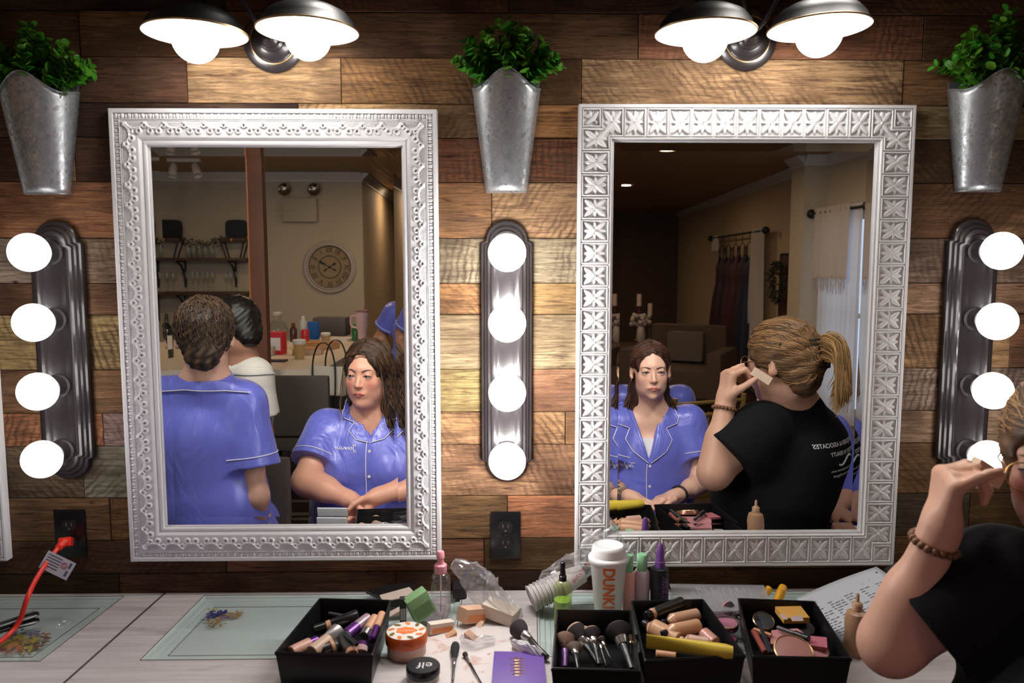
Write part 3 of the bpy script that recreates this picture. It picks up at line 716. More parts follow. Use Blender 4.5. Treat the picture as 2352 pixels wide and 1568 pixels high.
# shelves with glasses on the rear wall
BLK = mat('black_iron', (.008, .008, .008), .5); SHW = mat('shelf_wood', (.07, .035, .02), .5, var=.3)
CLR = thin_glass('clear_glass', (.92, .95, .95), .03, 1.2, .10)
def shelf(v, lab):
    p = M(470, v, 6.45); x0, x1 = M(335, v, 6.45).x, M(572, v, 6.45).x
    r = empty('wall_shelf', (p.x, -6.62, p.z), label=lab, cat='shelf', group='wooden bar shelves on black brackets')
    m = MB(); m.box((x0-p.x, 0, -.03), (x1-p.x, .26, 0), .003); m.build('board', SHW, r)
    for u in (412, 530):
        x = M(u, v, 6.45).x-p.x; m = MB()
        m.tube(curve_pts([(x, .005, -.30), (x, .03, -.2), (x, .10, -.09), (x, .22, -.04)], 6), .011, 8); m.tube([(x, .006, -.31), (x, .006, -.03)], .011, 6); m.tube([(x, .0, -.037), (x, .24, -.037)], .008, 6)
        m.build('bracket', BLK, r)
    return p.z
zs = [shelf(592, 'upper wooden bar shelf on black iron brackets'), shelf(670, 'lower wooden bar shelf on black iron brackets')]
def glassware(kind):
    m = MB()
    if kind == 'flute': m.lathe([(.032, 0), (.03, .003), (.004, .007), (.004, .08), (.018, .11), (.026, .15), (.024, .21)], 14, capb=False)
    elif kind == 'wine': m.lathe([(.036, 0), (.034, .003), (.004, .008), (.004, .09), (.03, .115), (.042, .15), (.036, .20)], 14, capb=False)
    else: m.lathe([(.03, 0), (.032, .003), (.038, .12)], 14, capb=False)
    return m
protos = {}
def put_glass(kind, x, z, label, grp):
    if kind not in protos: protos[kind] = glassware(kind).mesh()
    o = bpy.data.objects.new(kind if 'glass' in kind else kind+'_glass', protos[kind]); COL.objects.link(o); o.location = (x, -6.50, z)
    if not protos[kind].materials: protos[kind].materials.append(CLR); protos[kind].polygons.foreach_set('use_smooth', [True]*len(protos[kind].polygons))
    tag(o, label, 'glass', grp)
for u in (436, 448, 462, 475, 490): put_glass('tumbler', M(u, 590, 6.5).x, zs[0]+.001, 'clear tumbler standing on the upper bar shelf', 'tumblers on the upper bar shelf')
for u in (376, 388, 402, 432, 446, 458, 470, 480, 492, 522, 534, 546): put_glass('flute' if u > 425 else 'wine', M(u, 668, 6.5).x, zs[1]+.001, 'clear stemmed glass standing on the lower bar shelf' if u > 425 else 'clear wine glass at the left of the lower bar shelf', 'stemmed glasses on the lower bar shelf' if u > 425 else 'wine glasses on the lower bar shelf')
# black metal bar chairs' silhouettes standing on the upper shelf
def mini_chair(u, lab, wd):
    x = M(u, 590, 6.5).x; r = empty('display_chair', (x, -6.5, zs[0]+.001), label=lab, cat='chair', group='small black metal chairs displayed on the upper shelf')
    for sx in (-1, 1):
        for sy in (-1, 1):
            m = MB(); m.tube([(sx*wd*.55, sy*.05, 0), (sx*wd*.9, sy*.07, .17)], .008, 6); m.build('leg', BLK, r)
    m = MB(); m.box((-wd, -.09, .17), (wd, .09, .205), .006); m.build('seat', SHW, r)
    m = MB(); m.prism([(wd*.86*c*(1), .30+.10*s) for c, s in [(math.copysign(abs(math.cos(a))**.45, math.cos(a)), math.copysign(abs(math.sin(a))**.45, math.sin(a))) for a in [2*PI*i/28 for i in range(28)]]], -.09, -.075)
    m.v = [(x_, z_, y_) for x_, y_, z_ in m.v]; m.build('backrest', BLK, r)
    m = MB(); m.box((-.01, .088, .172), (.01, .094, .20)); m.build('price_tag', mat('orange_tag', (.6, .25, .04), .5), r, smooth=False)
mini_chair(541, 'black metal display chair at the right end of the upper shelf', .135)
mini_chair(388, 'black metal display chair at the left end of the upper shelf', .15)
r = empty('faux_garland', (M(460, 570, 6.5).x, -6.56, zs[0]+.16), label='dark green garland hanging behind the tumblers on the upper shelf', cat='garland')
m = MB(); rr = random.Random(2)
for k in range(150):
    a = rr.uniform(-.27, .27); q = Vector((a, rr.uniform(-.03, .03), .0+rr.uniform(-.03, .05)-.03*math.cos(a*9)))
    e = q+Vector((rr.uniform(-.03, .03), rr.uniform(-.02, .02), rr.uniform(-.03, .035))); m.tube([q, (q+e)/2, e], [.001, .006, .0005], 4)
m.build('foliage', mat('garland_green', (.012, .028, .010), .6), r)

# things on the bar
def lathe_obj(name, prof, m, parent=None, n=24, **k):
    q = MB(); q.lathe(prof, n); return q.build(name, m, parent, **k)
GRN = mat('dark_bottle_glass', (.01, .02, .012), .08, coat=.5)
p = R(389, 820, BH); r = empty('wine_bottle', p, label='dark wine bottle with a pale label at the left of the bar', cat='bottle')
lathe_obj('bottle', [(.036, 0), (.038, .01), (.038, .19), (.03, .215), (.015, .235), (.014, .29), (.016, .295), (.014, .30)], GRN, r)
m = MB(); m.lathe([(.0386, .06), (.0386, .155)], 24, a0=.2, a1=PI-.2, capa=False, capb=False); m.build('label', mat('paper_label', (.6, .57, .5), .6), r)
p = R(641, 797, BH); r = empty('glass_dispenser', p, label='large clear glass jug behind a red packet on the bar', cat='jug')
lathe_obj('jug_body', [(.07, 0), (.078, .02), (.08, .14), (.06, .19), (.03, .21), (.03, .25), (.034, .26)], CLR, r)
lathe_obj('lid', [(.03, .25), (.034, .255), (.034, .27), (.01, .275)], mat('clear_lid', (.5, .5, .5), .2), r)
p = R(640, 812, BH); r = empty('snack_box', p, rot=(0, 0, .2), label='red and white food carton on the bar in front of the jug', cat='box')
m = MB(); m.box((-.055, -.035, 0), (.055, .035, .16), .004); m.build('carton', mat('carton_red', (.55, .02, .03), .5), r)
m = MB(); m.box((-.035, .0345, .03), (.04, .0362, .12)); m.build('white_panel', mat('panel_white', (.7, .66, .62), .5), r, smooth=False)
def small(name, u, v, prof, col, label, cat='bottle', rough=.3, top=None, topcol=None):
    p = R(u, v, BH); r = empty(name, p, label=label, cat=cat)
    lathe_obj('body', prof, mat('c_%s_%d' % (name, u), col, rough), r, 20)
    if top: lathe_obj('cap', top, mat('cc_%s_%d' % (name, u), topcol, .4), r, 20)
small('sauce_bottle', 676, 784, [(.028, 0), (.03, .01), (.03, .10), (.014, .13)], (.05, .018, .01), 'brown sauce bottle on the bar', top=[(.015, .13), (.016, .155), (0, .156)], topcol=(.12, .03, .02))
small('soda_can', 703, 790, [(.027, 0), (.032, .008), (.032, .11), (.026, .12)], (.45, .02, .02), 'red can on the bar right of the brown bottle', 'can')
small('clear_cup', 690, 822, [(.03, 0), (.042, .11), (.044, .112)], (.45, .30, .12), 'plastic cup of amber drink at the front of the bar', 'cup', top=[(.0445, .10), (.046, .125), (.040, .13)], topcol=(.6, .6, .58))
small('water_bottle', 699, 775, [(.03, 0), (.033, .01), (.033, .13), (.014, .17)], (.45, .47, .48), 'clear water bottle on the bar', top=[(.015, .17), (.015, .19), (0, .19)], topcol=(.65, .65, .65))
small('drink_cup', 750, 795, [(.026, 0), (.036, .09)], (.5, .35, .2), 'small lidded drink cup at the edge of the bar', 'cup', top=[(.038, .09), (.038, .105), (.03, .11)], topcol=(.65, .63, .6))
small('green_bottle', 818, 782, [(.03, 0), (.032, .01), (.032, .10), (.02, .12)], (.02, .12, .04), 'green bottle at the right end of the bar', top=[(.02, .12), (.02, .14), (0, .142)], topcol=(.02, .2, .06))
p = R(834, 786, BH); r = empty('travel_tumbler', p, label='tall pale pink handled tumbler with straw on the bar', cat='tumbler')
pk = mat('tumbler_pink', (.55, .38, .42), .35)
lathe_obj('cup', [(.036, 0), (.038, .01), (.038, .09), (.05, .13), (.052, .25)], pk, r); lathe_obj('lid', [(.053, .25), (.053, .262), (.02, .27)], mat('tumbler_lid', (.2, .1, .12), .4), r)
m = MB(); m.tube(curve_pts([(-.05, 0, .22), (-.09, 0, .21), (-.09, 0, .14), (-.045, 0, .12)], 6), .008, 8); m.build('handle', pk, r)
m = MB(); m.tube([(.01, 0, .26), (.02, 0, .33)], .004, 8); m.build('straw', mat('straw_pink', (.7, .2, .25), .4), r)
def bar_box(name, u, v, s, rot, col, label, cat, c2=None):
    p = R(u, v, BH); r = empty(name, p, rot=(0, 0, rot), label=label, cat=cat); m = MB(); m.box((-s[0]/2, -s[1]/2, 0), (s[0]/2, s[1]/2, s[2]), min(s)*.15); m.build('body', mat('cb_%s_%d' % (name, u), col, .45), r)
    if c2: m = MB(); m.box((-s[0]*.45, -s[1]*.45, s[2]), (s[0]*.45, s[1]*.45, s[2]+.006), .002); m.build('contents', mat('cb2_%s_%d' % (name, u), c2, .6, var=.5, vscale=30), r)
bar_box('tissue_pack', 722, 778, (.09, .05, .15), .5, (.02, .12, .42), 'blue packet standing on the bar', 'packet')
bar_box('cooler_bag', 764, 770, (.30, .18, .17), .1, (.10, .09, .08), 'dark grey soft cooler bag at the back of the bar', 'bag')
bar_box('food_tray', 735, 800, (.26, .18, .045), .2, (.42, .24, .12), 'open tray of pastries on the bar', 'tray', (.35, .15, .05))
bar_box('food_tray', 710, 812, (.20, .16, .04), -.1, (.42, .28, .17), 'smaller brown food tray near the front edge of the bar', 'tray', (.4, .2, .08))
bar_box('phone', 634, 829, (.15, .075, .012), .05, (.01, .01, .012), 'black phone lying at the front edge of the bar', 'phone')
bar_box('paper_stack', 780, 780, (.26, .2, .02), .3, (.55, .5, .46), 'stack of paper napkins at the right of the bar', 'napkins')
bar_box('clear_tub', 612, 815, (.12, .1, .06), 0, (.40, .36, .33), 'clear plastic tub on the bar beside the red carton', 'tub')

# bar stools
UPH = mat('stool_upholstery', (.055, .042, .033), .8, bump=.3, bscale=400); LEGW = mat('stool_wood', (.045, .024, .014), .45)
def stool(x, y, rz, label):
    r = empty('bar_stool', (x, y, 0), (0, 0, rz), label=label, cat='stool', group='upholstered bar stools at the counter')
    for sx in (-1, 1):
        for sy in (-1, 1):
            m = MB(); m.tube([(sx*.20, sy*.20, 0), (sx*.17, sy*.17, .60)], [.016, .02], 4); m.build('leg', LEGW, r)
    m = MB(); m.tube([(-.19, .19, .2), (.19, .19, .2)], .012, 6); m.build('stretcher', LEGW, r); m = MB(); m.tube([(-.19, -.19, .25), (.19, -.19, .25)], .012, 6); m.build('stretcher', LEGW, r)
    m = MB(); m.box((-.21, -.21, .59), (.21, .21, .67), .02); m.build('seat', UPH, r)
    m = MB(); m.box((-.20, -.23, .67), (.20, -.18, .98), .02); m.build('backrest', UPH, r)
stool(-1.06, -2.36, PI, 'grey upholstered bar stool nearest the white shirt'); stool(-.66, -2.75, PI*.75, 'grey upholstered bar stool at the corner of the counter'); stool(-2.0, -2.45, PI, 'grey upholstered bar stool behind the woman with short hair')
p = M(762, 868, 2.42)
r = empty('tote_bag', (p.x, p.y, p.z-.14), (0, 0, .25), label='cream canvas tote bag with black handles and base by the bar', cat='bag')
cv = mat('canvas', (.48, .43, .35), .85, bump=.2, bscale=300); bk = mat('black_webbing', (.012, .012, .012), .7)
m = MB(); m.at((0,0,0),(0,0,0),(.8,.8,.9)).add([(-.10, .06, 0), (.10, .06, 0), (.13, .075, .24), (-.12, .075, .24), (-.10, -.06, 0), (.10, -.06, 0), (.13, -.07, .22), (-.12, -.07, .22)], [(0, 1, 2, 3), (5, 4, 7, 6), (1, 5, 6, 2), (4, 0, 3, 7), (0, 4, 5, 1)]); m.build('bag_body', cv, r)
m = MB(); m.add([(-.103, .063, -.01), (.103, .063, -.01), (.105, .066, .06), (-.105, .066, .06), (-.103, -.063, -.01), (.103, -.063, -.01), (.105, -.066, .06), (-.105, -.066, .06)], [(0, 1, 2, 3), (5, 4, 7, 6), (1, 5, 6, 2), (4, 0, 3, 7), (0, 4, 5, 1)]); m.build('base_panel', bk, r)
for s in (.078, -.07):
    m = MB(); m.tube(curve_pts([(-.06, s, .0), (-.065, s+.002, .22), (-.03, s, .33), (.03, s, .33), (.065, s+.002, .22), (.06, s, .0)], 6), .010, 6, flat=.3); m.build('handle', bk, r)

# right side of the room: window with curtain, dress rail, wreath, sofa corner
WIN = emis('window_daylight_pane', (.62, .75, 1.0), .9)
b = MB(); b.box((2.944, -5.02, .35), (2.949, -4.30, 1.9)); b.build('window_1', WIN, smooth=False, kind='structure')
for k, (y0, y1, z0, z1) in enumerate([(-5.06, -5.01, .3, 1.95), (-4.31, -4.26, .3, 1.95), (-5.06, -4.26, 1.9, 1.97), (-5.06, -4.26, 1.10, 1.14)]):
    b = MB(); b.box((2.925, y0, z0), (2.95, y1, z1)); b.build('trim_%d' % (7+k), TRIMW, smooth=False, kind='structure')
def sheer(name, col, tr):
    m = bpy.data.materials.new(name); N = NT(m); d = N.node('ShaderNodeBsdfDiffuse'); d.inputs[0].default_value = (*col, 1)
    t = N.node('ShaderNodeBsdfTranslucent'); t.inputs[0].default_value = (*col, 1); x = N.node('ShaderNodeMixShader'); x.inputs[0].default_value = tr
    N.l(d.outputs[0], x.inputs[1]); N.l(t.outputs[0], x.inputs[2]); N.l(x.outputs[0], N.out.inputs[0]); return m
SHEER = sheer('white_sheer', (.75, .72, .70), .5); LACEC = sheer('lace_white', (.62, .56, .52), .3)
def drape(m, p0, p1, z1, z0, folds, amp, nrm, flare=0., nz=14, ph=0.):
    n = folds*8; V = []; F = []; p0, p1 = Vector(p0), Vector(p1); nrm = Vector(nrm)
    for j in range(nz+1):
        f = j/nz; z = z1+(z0-z1)*f
        for i in range(n+1):
            s = i/n; c = p0.lerp(p1, .5+(s-.5)*(1+flare*f))
            off = amp*(.35+.65*f**.5)*(math.sin(2*PI*folds*s+ph)+.35*math.sin(2*PI*folds*2.3*s+1+f*2))
            V.append((c.x+nrm.x*off, c.y+nrm.y*off, z))
    for j in range(nz):
        for i in range(n): F.append((j*(n+1)+i, j*(n+1)+i+1, (j+1)*(n+1)+i+1, (j+1)*(n+1)+i))
    m.add(V, F); return m
def rail(y0, y1, x0, x1, z, label):
    r = empty('curtain_rod', ((x0+x1)/2, (y0+y1)/2, z), label=label, cat='curtain rod', group='black curtain rods')
    o = Vector(((x0+x1)/2, (y0+y1)/2, z)); a, b = Vector((x0, y0, z))-o, Vector((x1, y1, z))-o
    m = MB(); m.tube([a, b], .012, 10); m.build('rod', BLK, r)
    for q in (a, b):
        m = MB(); m.sphere(q, .042, 16, 10); m.build('finial', BLK, r)
    for f in (.12, .88):
        q = a.lerp(b, f); m = MB(); m.tube([q, q+Vector((.12, 0, 0))], .007, 6); m.build('bracket', BLK, r)
    return o
zr = 1.985
rail(-5.20, -4.2, 2.80, 2.83, zr, 'black curtain rod over the window near the pilaster')
m = MB(); drape(m, (2.82, -5.06, 0), (2.84, -4.30, 0), zr+.035, .25, 9, .018, (1, 0, 0)); o = m.build('sheer_curtain', SHEER, label='long white sheer curtain hanging over the bright window', cat='curtain')
m = MB(); drape(m, (2.79, -5.12, 0), (2.80, -4.45, 0), zr+.04, 1.42, 7, .02, (1, 0, 0)); rv = random.Random(5)
for k in range(60): y = -5.12+.67*k/60; m.tube([(2.79, y, 1.44), (2.79+rv.uniform(-.01, .01), y+rv.uniform(-.02, .02), 1.32+.03*math.sin(k))], .002, 4)
m.build('lace_valance', LACEC, label='white lace valance with a fringe over the sheer curtain', cat='curtain')
# dress rail on the far right wall
def wx(y): return 2.95+(y+5.22)/(-13.1+5.22)*.47
ya, yb = -6.70, -9.5
xa, xb = wx(ya)-.13, wx(yb)-.13; zr2 = 1.905
rail(ya, yb, xa, xb, zr2, 'black rod on the far wall holding the bridesmaid dresses')
def along(f): return Vector((xa+(xb-xa)*f, ya+(yb-ya)*f, 0))
m = MB(); drape(m, along(.03), along(.19), zr2+.04, .15, 4, .03, (1, 0, 0), .5); m.build('rail_curtain', LACEC, label='cream curtain gathered at the near end of the dress rail', cat='curtain')
m = MB(); drape(m, along(.84), along(.93), zr2+.03, 1.72, 3, .02, (1, 0, 0), .5); m.build('rail_curtain', LACEC, label='cream curtain gathered at the far end of the dress rail', cat='curtain')
DCOL = {'navy': (.006, .005, .026), 'plum': (.026, .003, .011), 'wine': (.052, .005, .014), 'mauve': (.018, .004, .014)}
def dress(f, col, zb, label, skirt=.9):
    c = along(f*.98-.0); r = empty('hanging_dress', (c.x, c.y, zr2), label=label, cat='dress', group='bridesmaid dresses hanging from the rail')
    mm = mat('dress_'+col, DCOL[col], .6)
    m = MB(); m.tube(curve_pts([(0, -.16, -.19), (0, 0, -.11), (0, .16, -.19)], 5), .006, 6); m.tube(curve_pts([(0, 0, -.11), (0, 0, -.02), (0, .02, .012), (0, 0, .022)], 4), .003, 6); m.build('hanger', BLK, r)
    m = MB()
    for s in (-1, 1): m.tube([(0, s*.09, -.15), (0, s*.10, -.32)], .010, 6)
    V = []; F = []; n = 24; prof = [(-.30, .13, .03), (-.40, .17, .07), (-.55, .145, .07), (-.62, .14, .07), (-.85, .20*skirt, .10), (-1.2, .25*skirt, .13), (zb-zr2, .30*skirt, .16)]
    for z, a, b in prof:
        for i in range(n):
            t = 2*PI*i/n; k = 1+.12*math.sin(t*6)*(z < -.65)
            zz = z+(-.05*math.cos(t*2) if z == -.30 else 0)
            V.append((b*k*math.cos(t), .66*a*k*math.sin(t), zz))
    F = [(j*n+i, j*n+(i+1) % n, (j+1)*n+(i+1) % n, (j+1)*n+i) for j in range(len(prof)-1) for i in range(n)]
    m.add(V, F); m.build('gown', mm, r)
dress(.24, 'navy', .35, 'dark navy long dress next to the cream curtain on the rail'); dress(.36, 'plum', .3, 'plum long dress beside the navy one on the rail')
dress(.48, 'wine', .75, 'shorter wine red dress hanging in the middle of the rail', 1.2); dress(.62, 'mauve', .3, 'dark mauve long dress left of the wine red one'); dress(.76, 'plum', .3, 'plum long dress at the far end of the rail')
# wreath over an old red shutter
p = M(1800, 650, 6.25); y = -6.25; x = wx(y)-.005
r = empty('wall_shutter', (x-.02, y, 1.25), label='narrow dark red wooden panel on the wall behind the wreath', cat='panel')
m = MB(); m.box((-.018, -.14, -.32), (.018, .14, .40), .004); m.build('panel', mat('old_red', (.055, .014, .008), .6, var=.4), r)
m = MB(); 
for a, b in (((-.13, -.31), (-.13, .39)), ((.13, -.31), (.13, .39)), ((-.13, -.31), (.13, -.31)), ((-.13, .39), (.13, .39))): m.tube([(-.02, a[0], a[1]), (-.02, b[0], b[1])], .012, 4)
m.build('moulding', mat('old_red_dark', (.035, .010, .007), .6), r)
r = empty('wreath', (x-.10, y+.02, 1.36), label='dark leafy wreath hanging on the red panel', cat='wreath'); m = MB(); rw = random.Random(12)
for k in range(340):
    a = rw.uniform(0, 2*PI); q = Vector((rw.uniform(-.05, .02), .15*math.cos(a), .19*math.sin(a))); q2 = q+Vector((rw.uniform(-.05, .01), rw.uniform(-.06, .06), rw.uniform(-.07, .05))); m.tube([q, (q+q2)/2, q2], [.002, .008, .001], 4)
m.build('foliage', mat('wreath_leaves', (.03, .028, .016), .7), r)
# candle table and sofa
def tz(u, v, z): return R(u, v, z)
TB = .55; c = tz(1470, 790, TB)
r = empty('side_table', (c.x, c.y, 0), label='low table with flowers and candles deep in the room', cat='table')
m = MB(); m.box((-.6, -.28, TB-.04), (.5, .28, TB), .004); m.build('table_top', mat('table_dark', (.06, .03, .02), .4), r)
for sx in (-.5, .4):
    for sy in (-.2, .2): m = MB(); m.box((sx-.03, sy-.03, 0), (sx+.03, sy+.03, TB-.04)); m.build('leg', mat('table_dark'), r, smooth=False)
p = tz(1471, 785, TB); r = empty('flower_vase', p, label='white vase of pale flowers on the low table', cat='vase')
lathe_obj('vase', [(.04, 0), (.06, .05), (.05, .16), (.04, .2)], mat('vase_white', (.5, .42, .38), .4), r)
m = MB()
for k in range(26): a = rw.uniform(0, 2*PI); q = rw.uniform(0, .13); m.sphere((q*math.cos(a), q*math.sin(a), .26+rw.uniform(-.05, .08)), .03, 8, 6)
m.build('flowers', mat('pale_flowers', (.42, .33, .30), .7), r)
for k, (u, zt, lb) in enumerate([(1470, .56, 'tall cream pillar candle rising behind the flowers'), (1492, .44, 'white candle on a slim holder right of the flowers')]):
    p = tz(u, 783, TB)+Vector((.02*k, -.12, 0)); r = empty('candle_holder', p, label=lb, cat='candle', group='candles on the low table')
    lathe_obj('holder', [(.06, 0), (.055, .01), (.012, .03), (.012, zt-.14), (.045, zt-.12), (.045, zt-.11)], mat('holder_wood', (.12, .06, .03), .5), r); lathe_obj('candle', [(.032, zt-.11), (.032, zt+.04), (0, zt+.042)], mat('candle_wax', (.55, .42, .34), .5), r)
r = empty('armchair', (2.0, -6.75, 0), (0, 0, .5), label='beige upholstered armchair behind the woman in blue', cat='armchair')
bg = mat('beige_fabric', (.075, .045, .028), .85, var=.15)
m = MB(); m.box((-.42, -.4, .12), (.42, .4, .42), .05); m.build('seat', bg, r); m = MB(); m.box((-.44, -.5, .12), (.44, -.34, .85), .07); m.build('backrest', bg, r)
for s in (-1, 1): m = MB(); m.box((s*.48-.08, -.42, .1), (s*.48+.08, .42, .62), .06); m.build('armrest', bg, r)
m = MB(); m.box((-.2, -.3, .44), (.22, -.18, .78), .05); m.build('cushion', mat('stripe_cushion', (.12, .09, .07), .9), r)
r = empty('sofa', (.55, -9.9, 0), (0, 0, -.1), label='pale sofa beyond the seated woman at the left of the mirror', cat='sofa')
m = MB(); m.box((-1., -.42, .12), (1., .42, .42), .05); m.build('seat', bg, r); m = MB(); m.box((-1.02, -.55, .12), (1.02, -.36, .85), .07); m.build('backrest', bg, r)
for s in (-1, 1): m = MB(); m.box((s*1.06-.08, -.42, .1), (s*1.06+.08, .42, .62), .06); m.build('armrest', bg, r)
# gold chiavari chair behind Taylor's shoulder
def chiavari(x, y, rz, label):
    g = mat('gold_chair', (.30, .19, .05), .3, metal=.6)
    r = empty('banquet_chair', (x, y, 0), (0, 0, rz), label=label, cat='chair', group='gold bamboo style banquet chairs')
    for s in (-1, 1):
        m = MB(); m.tube([(s*.19, -.19, 0), (s*.19, -.19, .45), (s*.19, -.235, .93)], .012, 8)
        for z in (.15, .3, .55, .7, .85): m.tube([(s*.19, -.19-(z > .45)*(z-.45)*.09, z-.006), (s*.19, -.19-(z > .45)*(z-.45)*.09, z+.006)], .017, 8)
        m.build('rear_leg', g, r)
        m = MB(); m.tube([(s*.19, .19, 0), (s*.19, .19, .45)], .012, 8); m.build('front_leg', g, r)
    m = MB(); m.box((-.21, -.21, .43), (.21, .21, .47), .01); m.build('seat', g, r)
    m = MB()
    for z in (.90, .84, .56): m.tube([(-.19, -.19-(z-.45)*.09, z), (.19, -.19-(z-.45)*.09, z)], .009, 8)
    m.build('back_rail', g, r)
    for k in range(7): x_ = -.15+.05*k; m = MB(); m.tube([(x_, -.20, .56), (x_, -.226, .85)], .0065, 6); m.tube([(x_, -.212, .695), (x_, -.214, .715)], .0105, 6); m.build('spindle', g, r)
    return r
CH1 = M(1590, 890, 1.72)
chiavari(CH1.x+.02, -2.02, PI-.35, 'gold bamboo style chair behind the seated woman in blue')
chiavari(.60, -1.36, 0, 'gold bamboo style chair under the seated woman in blue')
# ------------------------------------------------------------------ implicit surfaces
def rcone(P, a, b, ra, rb, flat=None):
    a = np.asarray(a, np.float32); b = np.asarray(b, np.float32); ab = b-a; t = np.clip(((P-a) @ ab)/max(1e-9, ab @ ab), 0, 1)
    q = P-(a+t[:, None]*ab)
    return np.sqrt((q*q).sum(1))-(ra+(rb-ra)*t)
def ell(P, c, r, Rm=None):
    q = P-np.asarray(c, np.float32)
    if Rm is not None: q = q @ Rm
    r = np.asarray(r, np.float32); k0 = np.sqrt(((q/r)**2).sum(1)); k1 = np.sqrt(((q/(r*r))**2).sum(1))
    return k0*(k0-1)/np.maximum(k1, 1e-6)
def smin(a, b, k):
    h = np.maximum(k-np.abs(a-b), 0)/k; return np.minimum(a, b)-h*h*k*.25
def smax(a, b, k): return -smin(-a, -b, k)
def rotm(ax, ang):
    return np.array(Matrix.Rotation(ang, 3, Vector(ax)), np.float32)
def sdf_mesh(f, lo, hi, res, B=8):
    lo = np.asarray(lo, np.float32); hi = np.asarray(hi, np.float32); nb = np.ceil((hi-lo)/(res*B)).astype(int)+1
    ci = np.stack(np.meshgrid(*[np.arange(k) for k in nb], indexing='ij'), -1).reshape(-1, 3)
    cen = lo+(ci+.5-.5/B)*B*res
    dc = f(cen.astype(np.float32)); act = np.abs(dc) < B*res*1.25
    vol = np.repeat(np.repeat(np.repeat(np.sign(dc).reshape(nb), B, 0), B, 1), B, 2).astype(np.float32)
    off = np.stack(np.meshgrid(*[np.arange(B)]*3, indexing='ij'), -1).reshape(-1, 3)
    A = ci[act]
    for s in range(0, len(A), 400):
        blk = A[s:s+400]; idx = (blk[:, None, :]*B+off[None]).reshape(-1, 3)
        vol[idx[:, 0], idx[:, 1], idx[:, 2]] = f((lo+idx*res).astype(np.float32))
    vol[0] = vol[-1] = 1; vol[:, 0] = vol[:, -1] = 1; vol[:, :, 0] = vol[:, :, -1] = 1
    neg = vol < 0
    c = np.zeros(tuple(np.array(vol.shape)-1), np.int8)
    for i in (0, 1):
        for j in (0, 1):
            for k in (0, 1): c += neg[i:neg.shape[0]-1+i, j:neg.shape[1]-1+j, k:neg.shape[2]-1+k]
    cells = np.argwhere((c > 0) & (c < 8)); vid = -np.ones(c.shape, np.int32); vid[tuple(cells.T)] = np.arange(len(cells))
    co = [(i, j, k) for i in (0, 1) for j in (0, 1) for k in (0, 1)]
    val = {q: vol[cells[:, 0]+q[0], cells[:, 1]+q[1], cells[:, 2]+q[2]] for q in co}
    S = np.zeros((len(cells), 3), np.float32); N_ = np.zeros(len(cells), np.float32)
    for q in co:
        for ax in range(3):
            if q[ax]: continue
            q2 = list(q); q2[ax] = 1; q2 = tuple(q2); a, b = val[q], val[q2]; m = (a < 0) != (b < 0)
            t = np.where(m, a/np.where(m, a-b, 1), 0)
            p = np.array(q, np.float32)[None].repeat(len(cells), 0); p[:, ax] += t
            S[m] += p[m]; N_[m] += 1
    V = lo+(cells+S/N_[:, None])*res
    F = []
    for ax in range(3):
        o1, o2 = [(1, 2), (2, 0), (0, 1)][ax]
        sl0 = [slice(None)]*3; sl1 = [slice(None)]*3; sl0[ax] = slice(0, -1); sl1[ax] = slice(1, None)
        a, b = neg[tuple(sl0)], neg[tuple(sl1)]; e = np.argwhere(a != b)
        e = e[(e[:, o1] > 0) & (e[:, o2] > 0) & (e[:, o1] < neg.shape[o1]-1) & (e[:, o2] < neg.shape[o2]-1)]
        def g(d1, d2):
            q = e.copy(); q[:, o1] -= d1; q[:, o2] -= d2; return vid[q[:, 0], q[:, 1], q[:, 2]]
        qd = np.stack([g(0, 0), g(1, 0), g(1, 1), g(0, 1)], 1)
        fl = a[e[:, 0], e[:, 1], e[:, 2]]
        qd[~fl] = qd[~fl][:, ::-1]; F.append(qd)
    F = np.concatenate(F); F = F[(F >= 0).all(1)]
    me = bpy.data.meshes.new('s'); me.vertices.add(len(V)); me.vertices.foreach_set('co', V.astype(np.float32).ravel())
    me.loops.add(F.size); me.loops.foreach_set('vertex_index', F.astype(np.int32).ravel())
    me.polygons.add(len(F)); me.polygons.foreach_set('loop_start', np.arange(0, F.size, 4, dtype=np.int32)); me.polygons.foreach_set('loop_total', np.full(len(F), 4, np.int32))
    me.update(calc_edges=True); return me, V
def project(f, pts, d, n=60, off=0.):
    """march points along d until they reach the surface, then stand off by `off`"""
    P = np.asarray(pts, np.float32).copy(); d = np.asarray(d, np.float32); d = d/np.linalg.norm(d)
    for _ in range(n): P += np.clip(f(P)-off, -.02, .02)[:, None]*.8*d
    return P
# ------------------------------------------------------------------ people
SKIN = attr_mat('skin', rough=.42, spec=.4)
def hair_mat(name, rough=.46):
    m = attr_mat(name, rough=rough, spec=.35); N = NT(m)
    a = N.noise(N.coord((1, 1, 1)), 260, 3, .6); 
    return m
HAIR = hair_mat('hair')
def satin(name, col, dark=.5):
    m = bpy.data.materials.new(name); MATS[name] = m; N = NT(m); v = N.coord((1, 1, 1))
    N.b.inputs['Base Color'].default_value = (*col, 1); N.b.inputs['Roughness'].default_value = .33; N.b.inputs['Specular IOR Level'].default_value = .75
    N.b.inputs['Specular Tint'].default_value = (.72, .72, 1., 1); N.b.inputs['Sheen Weight'].default_value = .25; N.b.inputs['Sheen Tint'].default_value = (.5, .55, 1, 1)
    w1 = N.noise(N.coord((1, 1, .45), rot=(.2, .5, 0)), 9, 3, .45, 1.2); N.bump(w1, .55, .02); return m
SATIN = satin('periwinkle_satin', (.130, .150, .57))
PIPING = mat('white_piping', (.75, .75, .82), .5)
BLACKT = mat('black_cotton', (.0055, .006, .008), .85, spec=.2, bump=.35, bscale=9, bdist=.02)
MZ = -.0600
